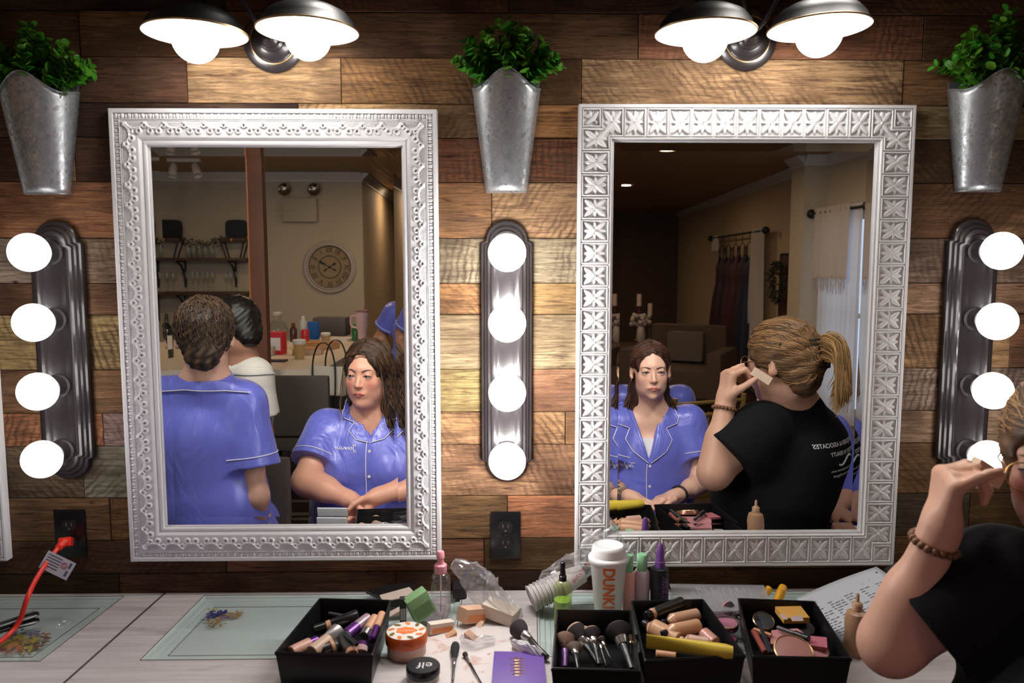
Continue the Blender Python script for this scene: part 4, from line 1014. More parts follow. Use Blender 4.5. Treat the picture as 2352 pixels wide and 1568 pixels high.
def head_f(P, o):
    """P in head space: x right, y forward, z up; o = options"""
    w_ = o.get('w', 1.); ch = o.get('cheek', 0.); jw = o.get('jaw', 0.); q = P/np.array([w_, 1, 1], np.float32)
    ax = np.abs(q[:, 0]); Q = q.copy(); Q[:, 0] = ax            # mirrored half
    d = ell(q, (0, -.012, .035), (.074, .092, .080))
    d = smin(d, ell(q, (0, .024, -.026), (.0565+ch*.6, .064, .080)), .03)
    d = smin(d, ell(Q, (.034+jw, .016, -.058), (.022+ch, .040, .034)), .035)
    d = smin(d, ell(q, (0, .066, -.095+ch*.1), (.015, .016, .014)), .030)
    if ch > 0: d = smin(d, ell(q, (0, .030, -.100), (.036, .04, .016)), .03)
    d = smin(d, ell(Q, (.036, .057, -.022), (.020+ch*.6, .017, .021)), .022)
    d = smin(d, rcone(Q, (0, .079, .030), (.040, .064, .026), .008, .007), .018)
    d = smax(d, -ell(Q, (.0310, .097, .005), (.0190, .016, .0115)), .014)
    d = smin(d, rcone(q, (0, .080, .012), (0, .101, -.027), .0048, .0086), .011)
    d = smin(d, ell(Q, (.0095, .092, -.0305), (.0062, .0092, .0058)), .007)
    d = smax(d, -ell(Q, (.0060, .096, -.0375), (.0030, .006, .0020)), .003)
    # eyelids
    lid = np.sqrt(((Q-np.array([.0310, .0725, .005], np.float32))**2).sum(1))-.0156
    d = smin(d, lid, .005); d = smax(d, -ell(Q, (.0312, .094, .0036), (.0150, .0175, .0050)), .0015)
    d = smax(d, -rcone(Q, (.020, .0890, .0135), (.043, .082, .0125), .0010, .0008), .003)
    # mouth mound, philtrum, chin crease
    d = smin(d, ell(q, (0, .077, MZ), (.025, .015, .017)), .015)
    d = smax(d, -ell(q, (0, .0985, MZ+.0140), (.0028, .004, .007)), .004)
    d = smax(d, -ell(q, (0, .1005, MZ-.0165), (.014, .006, .004)), .010)
    # ears
    e = ell(Q, (.0790, -.012, -.002), (.0090, .0175, .031), rotm((0, 0, 1), -.5) @ rotm((1, 0, 0), -.15))
    e = smax(e, -ell(Q, (.0875, -.003, .002), (.0065, .0105, .019)), .004); e = smin(e, ell(Q, (.0775, -.004, -.026), (.006, .007, .008)), .006); d = smin(d, e, .006)
    return d
def lips_f(P, o):
    q = P/np.array([o.get('w', 1.), 1, 1], np.float32); Q = q.copy(); Q[:, 0] = np.abs(q[:, 0]); k = o.get('lipw', 1.)
    u = rcone(Q, (.006, .0915, MZ+.0030), (.0230*k, .0862, MZ-.0003), .0046, .0026); u = smin(u, ell(Q, (0, .0915, MZ+.0022), (.006, .004, .0036)), .003)
    l = rcone(Q, (0, .0905, MZ-.0050), (.0200*k, .0868, MZ-.0020), .0060, .0030)
    g = rcone(Q, (0, .0975, MZ-.0004), (.0235*k, .0905, MZ-.0006), .0010, .0007)
    return smax(np.minimum(u, l), -g, .0015)
def face_colors(V, H, base, o, cols):
    """intrinsic face colours in head space"""
    P = (V-H[:3, 3]) @ H[:3, :3]; P = P/np.array([o.get('w', 1.), 1, 1]); ax = np.abs(P[:, 0])
    def mixin(m, c): 
        m = np.clip(m, 0, 1)[:, None]; cols[:] = cols*(1-m)+np.array(c)*m
    near = np.linalg.norm(P, axis=1) < .2
    m = np.exp(-(((ax-.042)/.018)**2+((P[:, 2]+.026)/.018)**2))*(P[:, 1] > .02)*near; mixin(m*o.get('blush', .45), o.get('blushc', (.55, .13, .10)))
    m = np.exp(-((P[:, 0]/.014)**2+((P[:, 2]+.028)/.010)**2))*(P[:, 1] > .08)*near; mixin(m*.3, (.55, .17, .13))
    sh = np.exp(-(((ax-.0315)/.017)**2+((P[:, 2]-.013)/.007)**2))*(P[:, 1] > .05)*near; mixin(sh*.35, (.26, .11, .08))
    return cols
def hand(prims, w_, d, n, s, curls, L=1., thumb=(.5, .6), spread=.0):
    """five-fingered hand: wrist w_, pointing d, palm facing n, thumb on side s"""
    d, n, s = Vector(d).normalized(), Vector(n).normalized(), Vector(s).normalized()
    s = (s-d*s.dot(d)).normalized(); n = (n-d*n.dot(d)-s*n.dot(s)).normalized(); w_ = Vector(w_)
    prims.append((w_-d*.01, w_+d*.02, .0245, .026, .02))
    offs = (.030, .0105, -.010, -.029); ln = (.92, 1.02, .96, .76); mc = (.083, .087, .082, .074)
    for i in range(4):
        m = w_+d*mc[i]*L+s*offs[i]*L
        prims.append((w_+d*.012+s*offs[i]*.55, m-n*.002, .0165, .0125, .014))
        a = 0.; p = m; dirn = d; c = curls[i]; sp = spread*(1.5-i)
        for k, (l, r0, r1) in enumerate(((.043, .0104, .0092), (.026, .0092, .0082), (.021, .0082, .0066))):
            a += c[k] if hasattr(c, '__len__') else c
            dirn = (d*math.cos(a)+n*math.sin(a)+s*sp*math.cos(a)).normalized()
            q = p+dirn*l*ln[i]*L; prims.append((p, q, r0*L, r1*L, .0035 if k else .006)); p = q
    p = w_+d*.018+s*.022; t1 = (d*.75+s*.8+n*thumb[0]*.5).normalized(); q = p+t1*.042*L; prims.append((p, q, .0150, .0118, .012))
    t2 = (d*.95+s*.35+n*thumb[0]).normalized(); q2 = q+t2*.032*L; prims.append((q, q2, .0115, .0100, .004))
    t3 = (d*.9+s*.05+n*thumb[1]).normalized(); q3 = q2+t3*.025*L; prims.append((q2, q3, .0100, .0078, .003))
    return q3
class Person:
    def __init__(s, loc, rz, label, head, hopt, res=.005, skin=(.50, .235, .145)):
        s.B = Matrix.Translation(loc) @ Matrix.Rotation(rz, 4, 'Z'); s.Bi = s.B.inverted(); s.res = res; s.skin = skin
        s.root = empty('person', loc, (0, 0, rz), label=label, cat='person'); s.prims = []; s.ells = []; s.hopt = hopt
        hp, yaw, pitch, roll = head        # world head centre; yaw of the face (world), nod, tilt
        R3 = Matrix.Rotation(-rz, 4, 'Z') @ Matrix.Rotation(yaw, 4, 'Z') @ Matrix.Rotation(pitch, 4, 'X') @ Matrix.Rotation(roll, 4, 'Y')
        s.Hm = Matrix.Translation(s.loc(hp)) @ R3; s.H = np.array(s.Hm, np.float32); s.hs = hopt.get('s', 1.)
    def loc(s, p): return s.Bi @ Vector(p)
    def hl(s, p): return s.Hm @ (Vector(p)*s.hs)
    def headf(s, P): return head_f(((P-s.H[:3, 3]) @ s.H[:3, :3])/s.hs, s.hopt)*s.hs
    def arm(s, sh, el, wr, k=1.):
        s.prims += [(sh, el, .050*k, .038*k, .012), (el, wr, .040*k, .0245*k, .02), (Vector(el).lerp(Vector(wr), .08), Vector(el).lerp(Vector(wr), .45), .040*k, .036*k, .03)]
    def body_f(s, P):
        d = s.headf(P)
        nk = s.hl((0, -.022, -.075)); d = smin(d, rcone(P, nk, s.neck, .053*s.nw, .060*s.nw), .03)
        for c, r, Rm, k in s.ells: d = smin(d, ell(P, c, r, Rm), k)
        for a, b, ra, rb, k in s.prims: d = smin(d, rcone(P, a, b, ra, rb), k)
        return d
    def torso(s, pel, che, neck, w_=1., dep=1., shl=None, shr=None, nw=1., bust=.0):
        s.neck = Vector(neck); s.nw = nw; pel, che = Vector(pel), Vector(che); s.pel, s.che = pel, che
        s.ells += [(pel, (.165*w_, .115*dep, .11), None, .06), (pel.lerp(che, .5), (.135*w_, .10*dep, .13), None, .06), (che, (.150*w_, .105*dep, .15), None, .06)]
        if bust: s.ells += [(che+Vector((q*.075*w_, .075*dep, -.02)), (.06*w_, .05+bust, .06), None, .04) for q in (-1, 1)]
        s.shl, s.shr = Vector(shl), Vector(shr)
        for sh in (s.shl, s.shr): s.prims.append((s.neck-Vector((0, .01, .02)), sh, .052, .052, .05))
    def bounds(s, V0=None):
        pts = [Vector(a) for a, b, *_ in s.prims]+[Vector(b) for a, b, *_ in s.prims]+[s.hl((0, 0, .13)), s.hl((.1, .1, -.1)), s.hl((-.1, -.1, -.1))]
        lo = [min(p[i] for p in pts)-.20 for i in range(3)]; hi = [max(p[i] for p in pts)+.20 for i in range(3)]; lo[2] = min(p[2] for p in pts)-.10; hi[2] = max(p[2] for p in pts)+.06
        return lo, hi
    def build_body(s, paint=None):
        lo, hi = s.bounds(); me, V = sdf_mesh(s.body_f, lo, hi, s.res)
        cols = np.tile(np.array(s.skin, np.float32), (len(V), 1)); H = s.H.copy()
        H2 = H.copy(); 
        Vs = (V-H[:3, 3])/s.hs+H[:3, 3]
        face_colors(Vs, H, s.skin, s.hopt, cols)
        if paint: paint(V, cols)
        set_attr(me, 'col', cols); link_mesh('body', me, SKIN, s.root, True)
        def lf(P): return lips_f(((P-s.H[:3, 3]) @ s.H[:3, :3])/s.hs, s.hopt)*s.hs
        c = np.array(s.hl((0, .088, MZ))); ml, _ = sdf_mesh(lf, c-.034, c+.034, .0013)
        link_mesh('lips', ml, mat('lip_%.3f' % s.hopt.get('lip', (.42, .13, .11))[1], s.hopt.get('lip', (.42, .13, .11)), .38), s.root, True)
        mb = MB(); w_ = s.hopt.get('w', 1.); pts = np.array([s.hl((x*w_, .13, MZ-.0006-.8*abs(x)*.0)) for x in [(-.0225+.0025*i) for i in range(19)]], np.float32)
        def both(P): return np.minimum(s.headf(P), lf(P))
        q = project(both, pts, np.array(s.Hm.to_3x3() @ Vector((0, -1, 0))), 50, .0001); mb.tube([tuple(v) for v in q], [.0005+.0004*math.sin(PI*i/18) for i in range(19)], 5); mb.build('mouth_line', mat('mouth_dark', (.10, .025, .02), .6), s.root)
        return me
    def eyes(s, look=(0, 0), iris=(.05, .03, .02), brow=(.05, .025, .015), bw=.0022):
        for sx in (-1, 1):
            c = s.hl((sx*.0310*s.hopt.get('w', 1), .0725, .0048)); m = MB(); m.sphere(c, .0139*s.hs, 24, 16)
            e = m.build('eyeball', mat('eye_white', (.40, .36, .34), .15, spec=.5), s.root, angle=None)
            d = (s.Hm.to_3x3() @ Vector((look[0], 1, look[1]))).normalized(); u = d.orthogonal().normalized(); v = d.cross(u)
            for r, nm, mt in ((.0066, 'iris', mat('iris_%.2f' % iris[0], iris, .1, spec=.8)), (.0031, 'pupil', mat('pupil', (.004, .004, .004), .05, spec=.9))):
                m = MB(); k = .01400 if nm == 'iris' else .01412; pts = [c+d*(k*s.hs)]+[c+(d*math.sqrt(k*k-r*r)+(u*math.cos(a)+v*math.sin(a))*r)*s.hs for a in [2*PI*i/18 for i in range(18)]]
                m.add([tuple(p) for p in pts], [(0, 1+i, 1+(i+1) % 18) for i in range(18)]); m.build(nm, mt, e, angle=None)
            w_ = s.hopt.get('w', 1)
            # brow and lashes follow the surface
            def on(pp):
                pts = np.array([s.hl((sx*x*w_, y, z)) for x, y, z in pp], np.float32); d_ = np.array(s.Hm.to_3x3() @ Vector((0, -1, 0)))
                return [tuple(p) for p in project(s.headf, pts, d_, 40, .0004)]
            ar = s.hopt.get('arch', .006); br = [(.0125+.035*t, .12, .0215+ar*math.sin(min(1, t*1.2)*PI*.55)-.003*t*t) for t in [i/10 for i in range(11)]]
            m = MB(); m.tube(on(br), [bw*s.hs*(.8+.6*math.sin(PI*min(1, i/10+.25))) if i < 9 else bw*s.hs*(.5 if i == 9 else .2) for i in range(11)], 6); m.build('eyebrow', mat('brow_%.3f' % brow[0], brow, .7), s.root)
            la = [(.0155+.031*t, .12, .0036+.0052*math.sin(PI*t)+.0006*t) for t in [i/10 for i in range(11)]]
            m = MB(); m.tube(on(la), [.0012*s.hs]*11, 5); m.build('eyelashes', mat('lash', (.01, .007, .006), .6), s.root)
    def shirt(s, zhem, slv=.62, m=None, fat=1.0, dep=1., open_v=None, neckr=.068, sleeve_r=(.070, .082), extra=None, folds=.004, name='shirt', elbows=None, seed=1., back_low=0., hipw=None, res=None, ring_r=.008, ring_f=.42, ring_t=-.45, ring_dz=0.):
        pel, che = s.pel, s.che; rs = np.random.RandomState(int(seed*10))
        wav = [(rs.randn(3)*np.array([16, 16, 9]), rs.uniform(0, 6), rs.uniform(.5, 1)) for _ in range(7)]
        A = []; cuts = []
        for sh, el in ((s.shl, Vector(elbows[0])), (s.shr, Vector(elbows[1]))):
            d = (el-sh).normalized(); A.append((sh, el, d, (el-sh).length*slv))
        hipw = hipw or fat
        def f(P):
            d = ell(P, che+Vector((0, 0, .01)), (.163*fat, .120*dep, .160))
            d = smin(d, ell(P, pel.lerp(che, .45), (.158*fat, .122*dep, .17)), .06)
            d = smin(d, rcone(P, pel-Vector((.05*hipw, 0, -.05)), pel+Vector((.05*hipw, 0, .05)), .135*dep, .135*dep), .06)
            d = smin(d, rcone(P, pel-Vector((.07*hipw, 0, .10)), pel+Vector((.07*hipw, 0, -.10)), .125*dep, .125*dep), .05)
            for sh in (s.shl, s.shr): d = smin(d, rcone(P, s.neck-Vector((0, .012, .028)), sh-Vector((0, 0, .004)), .062, .064), .05)
            if extra: d = extra(P, d)
            for sh, el, dr, L in A:
                q = rcone(P, sh-dr*.01, sh+dr*(L+.05), sleeve_r[0], sleeve_r[1]); 
                q = smax(q, ((P-np.array(sh+dr*L, np.float32)) @ np.array(dr, np.float32)), .004)
                d = smin(d, q, .035)
            w_ = sum(a*np.sin(P @ k.astype(np.float32)+ph) for k, ph, a in wav)/3
            w_ = w_*np.clip((s.che[2]+.02-P[:, 2])/.12, .25, 1.3)
            d = d+folds*(w_-.3*np.abs(w_))
            d = smax(d, zhem-P[:, 2], .004)
            d = smax(d, -rcone(P, s.neck+Vector((0, .004, -.035)), s.hl((0, -.02, -.05)), neckr, neckr+.004), .006)
            cq = P-np.array(s.neck+Vector((0, .006, -.012+ring_dz)), np.float32); ct, st = math.cos(ring_t), math.sin(ring_t); yy = cq[:, 1]*ct-cq[:, 2]*st; zz = cq[:, 1]*st+cq[:, 2]*ct
            rg = np.sqrt((np.hypot(cq[:, 0], yy*1.08)-neckr-.006)**2+(zz*ring_f)**2)-ring_r
            if open_v: rg = smax(rg, cq[:, 1]-.012, .004)
            d = smin(d, rg, .008)
            if open_v:
                vx, vz, hw, top, yv = open_v      # wedge: bottom (vx, vz), half-width hw at z=top
                wv = (np.abs(P[:, 0]-vx)-np.maximum(0, P[:, 2]-vz)*hw/(top-vz))*.8
                wv = np.maximum(np.maximum(wv, vz-P[:, 2]), yv-P[:, 1]); d = smax(d, -wv, .003)
            return d
        s.shirt_f = f; lo, hi = s.bounds(); lo[2] = max(lo[2], zhem-.02); me, V = sdf_mesh(f, lo, hi, res or s.res)
        o = link_mesh(name, me, m or SATIN, s.root, True); s.shirt_o = o; return o
    def on_shirt(s, pts, front=True, off=.002, d=None):
        y0 = .35 if front else -.35
        P = np.array([(x, y0+s.che.y, z) if len(p) == 2 else p for p in pts for x, z in [(p[0], p[-1])]], np.float32)
        Q = project(s.shirt_f, P, d or ((0, -1, 0) if front else (0, 1, 0)), 70, off); bad = np.abs(s.shirt_f(Q)-off) > .006; good = np.nonzero(~bad)[0]
        for i in np.nonzero(bad)[0]:
            if len(good): j = good[np.argmin((P[good, 0]-P[i, 0])**2+(P[good, 2]-P[i, 2])**2)]; Q[i] = (P[i, 0], Q[j, 1], P[i, 2])
        return [Vector(q) for q in Q]
    def line(s, name, pts, r, m, front=True, off=.002, parent=None, n=6):
        c = curve_pts([(x, 0, z) for x, z in pts], n); q = s.on_shirt([(p.x, p.z) for p in c], front, off); mb = MB(); mb.tube(q, r, 6); return mb.build(name, m, parent or s.shirt_o)
    def patch(s, name, inner, outer, m, front=True, off=.004, ny=10, parent=None):
        """cloth panel lying on the shirt between two edge lines (x, z)"""
        def res_(L, n):
            c = [Vector((x, 0, z)) for x, z in L]; ds = [0]
            for a, b in zip(c, c[1:]): ds.append(ds[-1]+(b-a).length)
            out = []
            for i in range(n+1):
                t = ds[-1]*i/n; k = max(0, min(len(ds)-2, next((j-1 for j in range(1, len(ds)) if ds[j] >= t-1e-9), len(ds)-2))); f = (t-ds[k])/max(1e-9, ds[k+1]-ds[k]); out.append(c[k].lerp(c[k+1], f))
            return out
        n = 40; A, Bq = res_(inner, n), res_(outer, n); g = []
        for i in range(n+1):
            for j in range(ny+1): p = A[i].lerp(Bq[i], j/ny); g.append((p.x, p.z))
        q = s.on_shirt(g, front, off); mb = MB(); mb.add([tuple(p) for p in q], [(i*(ny+1)+j, i*(ny+1)+j+1, (i+1)*(ny+1)+j+1, (i+1)*(ny+1)+j) for i in range(n) for j in range(ny)])
        o = mb.build(name, m, parent or s.shirt_o); md = o.modifiers.new('t', 'SOLIDIFY'); md.thickness = .0025; md.offset = 0
        e = [q[i*(ny+1)+ny] for i in range(n+1)]; mb = MB(); mb.tube(e, .0019, 6); mb.build('piping', PIPING, parent or s.shirt_o); return o
    def text(s, body, size, x, z, m, front=False, rot=0., off=.0015, name='print', sx=1., width=None):
        me = text_mesh(body, size, bold=size*.018); co = [v.co.copy() for v in me.vertices]
        xs = [c.x for c in co]; k = (width/(max(xs)-min(xs))) if width else sx
        for v in me.vertices: v.co.x *= k
        bm = bmesh.new(); bm.from_mesh(me)
        bmesh.ops.subdivide_edges(bm, edges=[e for e in bm.edges if e.calc_length() > .01], cuts=2)
        bmesh.ops.triangulate(bm, faces=bm.faces[:]); bm.to_mesh(me); bm.free()
        sg = -1 if front else 1   # facing +y the front reads right to left in x
        sg = -1 if front else 1
        P = []
        for v in me.vertices:
            a, b = v.co.x, v.co.y; c, d_ = math.cos(rot), math.sin(rot); a, b = a*c-b*d_, a*d_+b*c; P.append((x+sg*a, z+b))
        q = s.on_shirt(P, front, off)
        for v, p in zip(me.vertices, q): v.co = p
        return link_mesh(name, me, m, s.shirt_o, False)
    def buttons(s, pts, r=.0055):
        for x, z in pts:
            p = s.on_shirt([(x, z)], True, .002)[0]; m = MB().at(tuple(p), (PI/2, 0, 0)); m.lathe([(r, 0), (r, .002), (r*.8, .003), (r*.5, .002), (0, .002)], 16); m.build('button', mat('pearl_button', (.75, .75, .78), .2), s.shirt_o)
    def cuff(s, sh, el, slv, r, off=.022):
        """piping ring around the sleeve above its hem"""
        d = (Vector(el)-Vector(sh)).normalized(); L = (Vector(el)-Vector(sh)).length*slv-off; c = Vector(sh)+d*L; u = d.orthogonal().normalized(); v = d.cross(u); runs = [[]]
        for i in range(97):
            a = 2*PI*i/96; dr = u*math.cos(a)+v*math.sin(a); P0 = np.array([c+dr*(r+.012)], np.float32)
            if s.shirt_f(P0)[0] < .004: 
                if runs[-1]: runs.append([])
                continue
            q = Vector(project(s.shirt_f, P0, -dr, 60, .0012)[0])
            if (q-c).length > r+.014 or (q-c).length < r-.05: continue
            runs[-1].append(q)
        m = MB()
        for pts in runs:
            if len(pts) > 3: m.tube(pts, .0018, 6)
        return m.build('piping', PIPING, s.shirt_o) if m.v else None
    def hair_mass(s, f, cols, res=.005, name='hair', lo=None, hi=None):
        """f works in head space; grooves follow"""
        def g(P): return f(((P-s.H[:3, 3]) @ s.H[:3, :3])/s.hs)*s.hs
        c = s.H[:3, 3]; lo = lo if lo is not None else c-.26; hi = hi if hi is not None else c+.20
        me, V = sdf_mesh(g, lo, hi, res); q = ((V-s.H[:3, 3]) @ s.H[:3, :3])
        n = .5+.5*np.sin(q[:, 0]*190+6*np.sin(q[:, 2]*18)+3*np.sin(q[:, 1]*25)); n = n[:, None]
        set_attr(me, 'col', np.array(cols[0])*(1-n)+np.array(cols[1])*n*.6+np.array(cols[0])*.4*n); s.hair_g = g
        s.hair_o = link_mesh(name, me, HAIR, s.root, True); return s.hair_o
    def locks(s, curves, cols, rnd, r=.0022, name='strands', n=5, seg=5, flat=1., parent=None, hug=.03, hugz=.06):
        V = []; F = []; C = []
        for cv in curves:
            pts = curve_pts([s.hl(p) for p in cv], seg); k = len(pts); m = MB(); rr = r*rnd.uniform(.6, 1.3)
            if hug:
                A = np.array(pts, np.float32)
                for _ in range(3):
                    f0 = s.hair_g(A); e = .002; G = np.stack([(s.hair_g(A+np.array(d_, np.float32))-f0)/e for d_ in ((e, 0, 0), (0, e, 0), (0, 0, e))], 1); G /= np.maximum(np.linalg.norm(G, axis=1), .3)[:, None]
                    wgt = np.clip((hug-np.abs(f0))/(hug*.4), 0, 1); wgt[f0 < 0] = 1; wgt *= np.clip((((A-s.H[:3, 3]) @ s.H[:3, 2])/s.hs+hugz)/.03, 0, 1)
                    A -= ((f0-.0004)*wgt)[:, None]*G
                pts = [Vector(a_) for a_ in A]
            m.tube(pts, [rr*(.35+.65*math.sin(PI*min(.95, .15+i/k*.85))) for i in range(k)], n, cap=False, flat=flat); b = len(V)
            t = rnd.random()**1.4; c = [a*(1-t)+b_*t for a, b_ in zip(cols[0], cols[1])]
            V += m.v; F += [tuple(i+b for i in f) for f in m.f]; C += [c]*len(m.v)
        me = bpy.data.meshes.new(name); me.from_pydata(V, [], F); set_attr(me, 'col', C); return link_mesh(name, me, HAIR, parent or s.hair_o, True)
def seated_legs(p, pel, knee_y, foot_z, spread=.10, r=1.):
    for sx in (-1, 1):
        h = Vector(pel)+Vector((sx*.09, 0, -.02)); k = Vector((pel[0]+sx*spread, knee_y, pel[2]-.02)); a = Vector((pel[0]+sx*spread, knee_y-.03, foot_z+.08))
        p.prims += [(h, k, .080*r, .055*r, .05), (k, a, .055*r, .036*r, .03), (a+Vector((0, -.02, -.04)), a+Vector((0, .14, -.055)), .032, .024, .03)]
def standing_legs(p, pel, r=1.):
    for sx in (-1, 1):
        h = Vector(pel)+Vector((sx*.085, 0, -.03)); k = Vector((pel[0]+sx*.085, pel[1]+.01, pel[2]*.52)); a = Vector((pel[0]+sx*.085, pel[1]-.01, .08))
        p.prims += [(h, k, .085*r, .055*r, .05), (k, a, .055*r, .036*r, .03), (a+Vector((0, -.02, -.045)), a+Vector((0, .14, -.055)), .034, .025, .03)]
def bottoms(p, m, r=1.2, name='shorts', to=.75, stand=False):
    pr = [q for q in p.prims if q[2] in (.080*r/1.2, .085*r/1.2)] if False else []
    pel = p.pel
    legs = [q for q in p.prims if abs(q[2]-.080*p.lr) < 1e-6 or abs(q[2]-.085*p.lr) < 1e-6]
    def f(P):
        d = ell(P, pel, (.178*p.wd, .128*p.dp, .12))
        for a, b, ra, rb, k in legs:
            e = Vector(a).lerp(Vector(b), to); dr = (Vector(b)-Vector(a)).normalized(); q = rcone(P, a, Vector(e)+dr*.05, ra+.014, ra*(1-to)+rb*to+.022); q = smax(q, (P-np.array(e, np.float32)) @ np.array(dr, np.float32), .004); d = smin(d, q, .04)
        return smax(d, P[:, 2]-(pel.z+.09), .01)
    lo, hi = p.bounds(); hi[2] = pel.z+.15; me, V = sdf_mesh(f, lo, hi, .009); return link_mesh(name, me, m, p.root, True)
HCAP = lambda Q, e=.010: ell(Q, (0, -.016, .036), (.074+e, .094+e, .083+e))
def scalp(az, el, e=.012):
    """point on the hair surface in head space; az from the front going right, el up"""
    return Vector(((.074+e)*math.sin(az)*math.cos(el), -.016+(.094+e)*math.cos(az)*math.cos(el), .036+(.083+e)*math.sin(el)))
ORG = Vector((0, 0, 0))
# --- seated woman in the lace framed mirror -------------------------------------------------
hx = M(846, 857, 1.20)
P1 = Person((hx.x, -1.25, 0), 0, 'seated woman in blue satin pyjamas with long wavy hair and folded hands', (hx, .20, -.02, .02), dict(w=.96, cheek=.007, jaw=.003, blush=.6, s=1.04, lip=(.42, .11, .09), arch=.0085, lipw=.92), .0042, (.70, .36, .25))
L1 = P1.loc
nk = L1(M(850, 950, 1.24)); che = L1(M(852, 1050, 1.26)); pel = L1(Vector((hx.x, -1.27, .52)))
shl, shr = L1(M(752, 985, 1.25)), L1(M(952, 978, 1.25)); ell_, elr = L1(M(706, 1100, 1.10)), L1(M(1000, 1095, 1.10)); wl, wr = L1(M(806, 1143, 1.01)), L1(M(868, 1136, 1.0))
P1.torso(pel, che, nk, 1.25, 1.25, shl, shr, 1.12); P1.arm(shl, ell_, wl, 1.28); P1.arm(shr, elr, wr, 1.28)
hand(P1.prims, wl, (.9, .25, -.42), (-.2, -.2, -1), (.3, .9, .1), [(.25, .35, .3)]*4, 1., (.1, .2)); hand(P1.prims, wr, (-.9, .15, -.45), (.1, -.6, -.8), (-.2, .8, .5), [(.3, .6, .5)]*4, 1., (.2, .4))
P1.lr, P1.wd, P1.dp = 1.2, 1.25, 1.2; seated_legs(P1, pel, .42, 0, .13, 1.2)
P1.build_body(); P1.eyes((-.12, .02), (.045, .055, .07), (.07, .035, .022), .0017)
v0 = L1(M(848, 1008, 1.10))
P1.shirt(pel.z-.09, .66, fat=1.18, dep=1.30, open_v=(v0.x, v0.z, .060, v0.z+.165, .02), neckr=.074, sleeve_r=(.078, .094), elbows=(ell_, elr), seed=2.3, folds=.005, hipw=1.4, extra=lambda P, d: smin(smin(d, ell(P, che+Vector((.085, .10, -.03)), (.075, .07, .07)), .05), ell(P, che+Vector((-.085, .10, -.03)), (.075, .07, .07)), .05))
bottoms(P1, SATIN)
def pyjama_front(p, vx, vz, inner, outer, btn, zh, blen=.004):
    for sg in (1, -1):
        p.patch('lapel', [(vx+sg*a, vz+b) for a, b in inner], [(vx+sg*a, vz+b) for a, b in outer], p.shirt_o.data.materials[0], True, .005)
    p.line('piping', [(vx-.010, vz-.010), (vx-.012, vz-.06), (vx-.011, (vz+zh)/2), (vx-.010, zh)], .0018, PIPING)
    p.buttons([(vx+.001, z) for z in btn])
sc1 = 2.95/1780
pyjama_front(P1, v0.x, v0.z, [(.078, .135), (.046, .085), (.008, 0)], [(.106, .130), (.118, .085), (.113, .068), (.064, .055), (.084, .025), (.052, -.004), (.004, -.014)], [v0.z-.045, v0.z-.138], pel.z-.06)
for e in (0, 1): P1.cuff((shl, shr)[e], (ell_, elr)[e], .66, .09)
EMB = mat('white_thread', (.8, .8, .85), .6)
def cursive(p, strokes, x, z, k, parent=None, r=.0011):
    """strokes in letter space, x grows in reading direction (towards -x on a chest facing +y)"""
    for st in strokes:
        c = curve_pts([(a, 0, b) for a, b in st], 5); q = p.on_shirt([(x-v.x*k, z+v.z*k) for v in c], True, .0015); m = MB(); m.tube(q, r, 5); m.build('embroidered_name', EMB, p.shirt_o)
JEN = [[(.9, 1.7), (.3, 1.9), (.1, 1.5), (.6, 1.35), (1.1, 1.8), (1.0, .8), (.8, -.4), (.3, -.7), (.1, -.3), (.7, .1), (1.3, .4), (1.9, .75), (1.8, 1.1), (1.5, .9), (1.5, .3), (1.9, .05), (2.4, .5), (2.6, .9), (2.65, .1), (2.8, .7), (3.2, .95), (3.3, .2), (3.6, .1), (3.9, .9), (3.95, .1), (4.1, .7), (4.5, .95), (4.6, .2), (5.0, .1), (5.3, .5)], [(6.1, .9), (5.6, .95), (5.3, .5), (5.5, .05), (6.0, .3), (6.15, .95), (6.15, .2), (6.5, .1), (6.9, .4)], [(7.3, .5), (7.15, .75), (7.0, .5), (7.3, .1), (7.6, .5), (7.45, .75), (7.3, .5)]]
cz = v0.z-.036; cx_ = v0.x-.050
cursive(P1, JEN, cx_, cz-.006, .0105)
rn = random.Random(21)
def f1(Q):
    d = smax(HCAP(Q, .012), -ell(Q, (0, .115, -.012), (.068, .090, .094)), .006); d = smax(d, -ell(Q, (0, .085, .060), (.030, .05, .030)), .012)
    d = smin(d, rcone(Q, (.060, -.03, .02), (.082, -.012, -.12), .034, .024), .03); d = smin(d, rcone(Q, (.082, -.012, -.12), (.092, .010, -.19), .024, .010), .03)
    d = smin(d, rcone(Q, (-.060, -.035, .02), (-.072, -.05, -.12), .030, .030), .03); d = smin(d, rcone(Q, (0, -.06, 0), (0, -.075, -.14), .06, .05), .03)
    return d+.0022*np.sin(Q[:, 0]*230+5*np.sin(Q[:, 2]*22))+.002*np.sin(Q[:, 1]*210+4*np.sin(Q[:, 2]*19))
H1 = ((.011, .006, .004), (.10, .05, .024)); P1.hair_mass(f1, H1)
cv = []
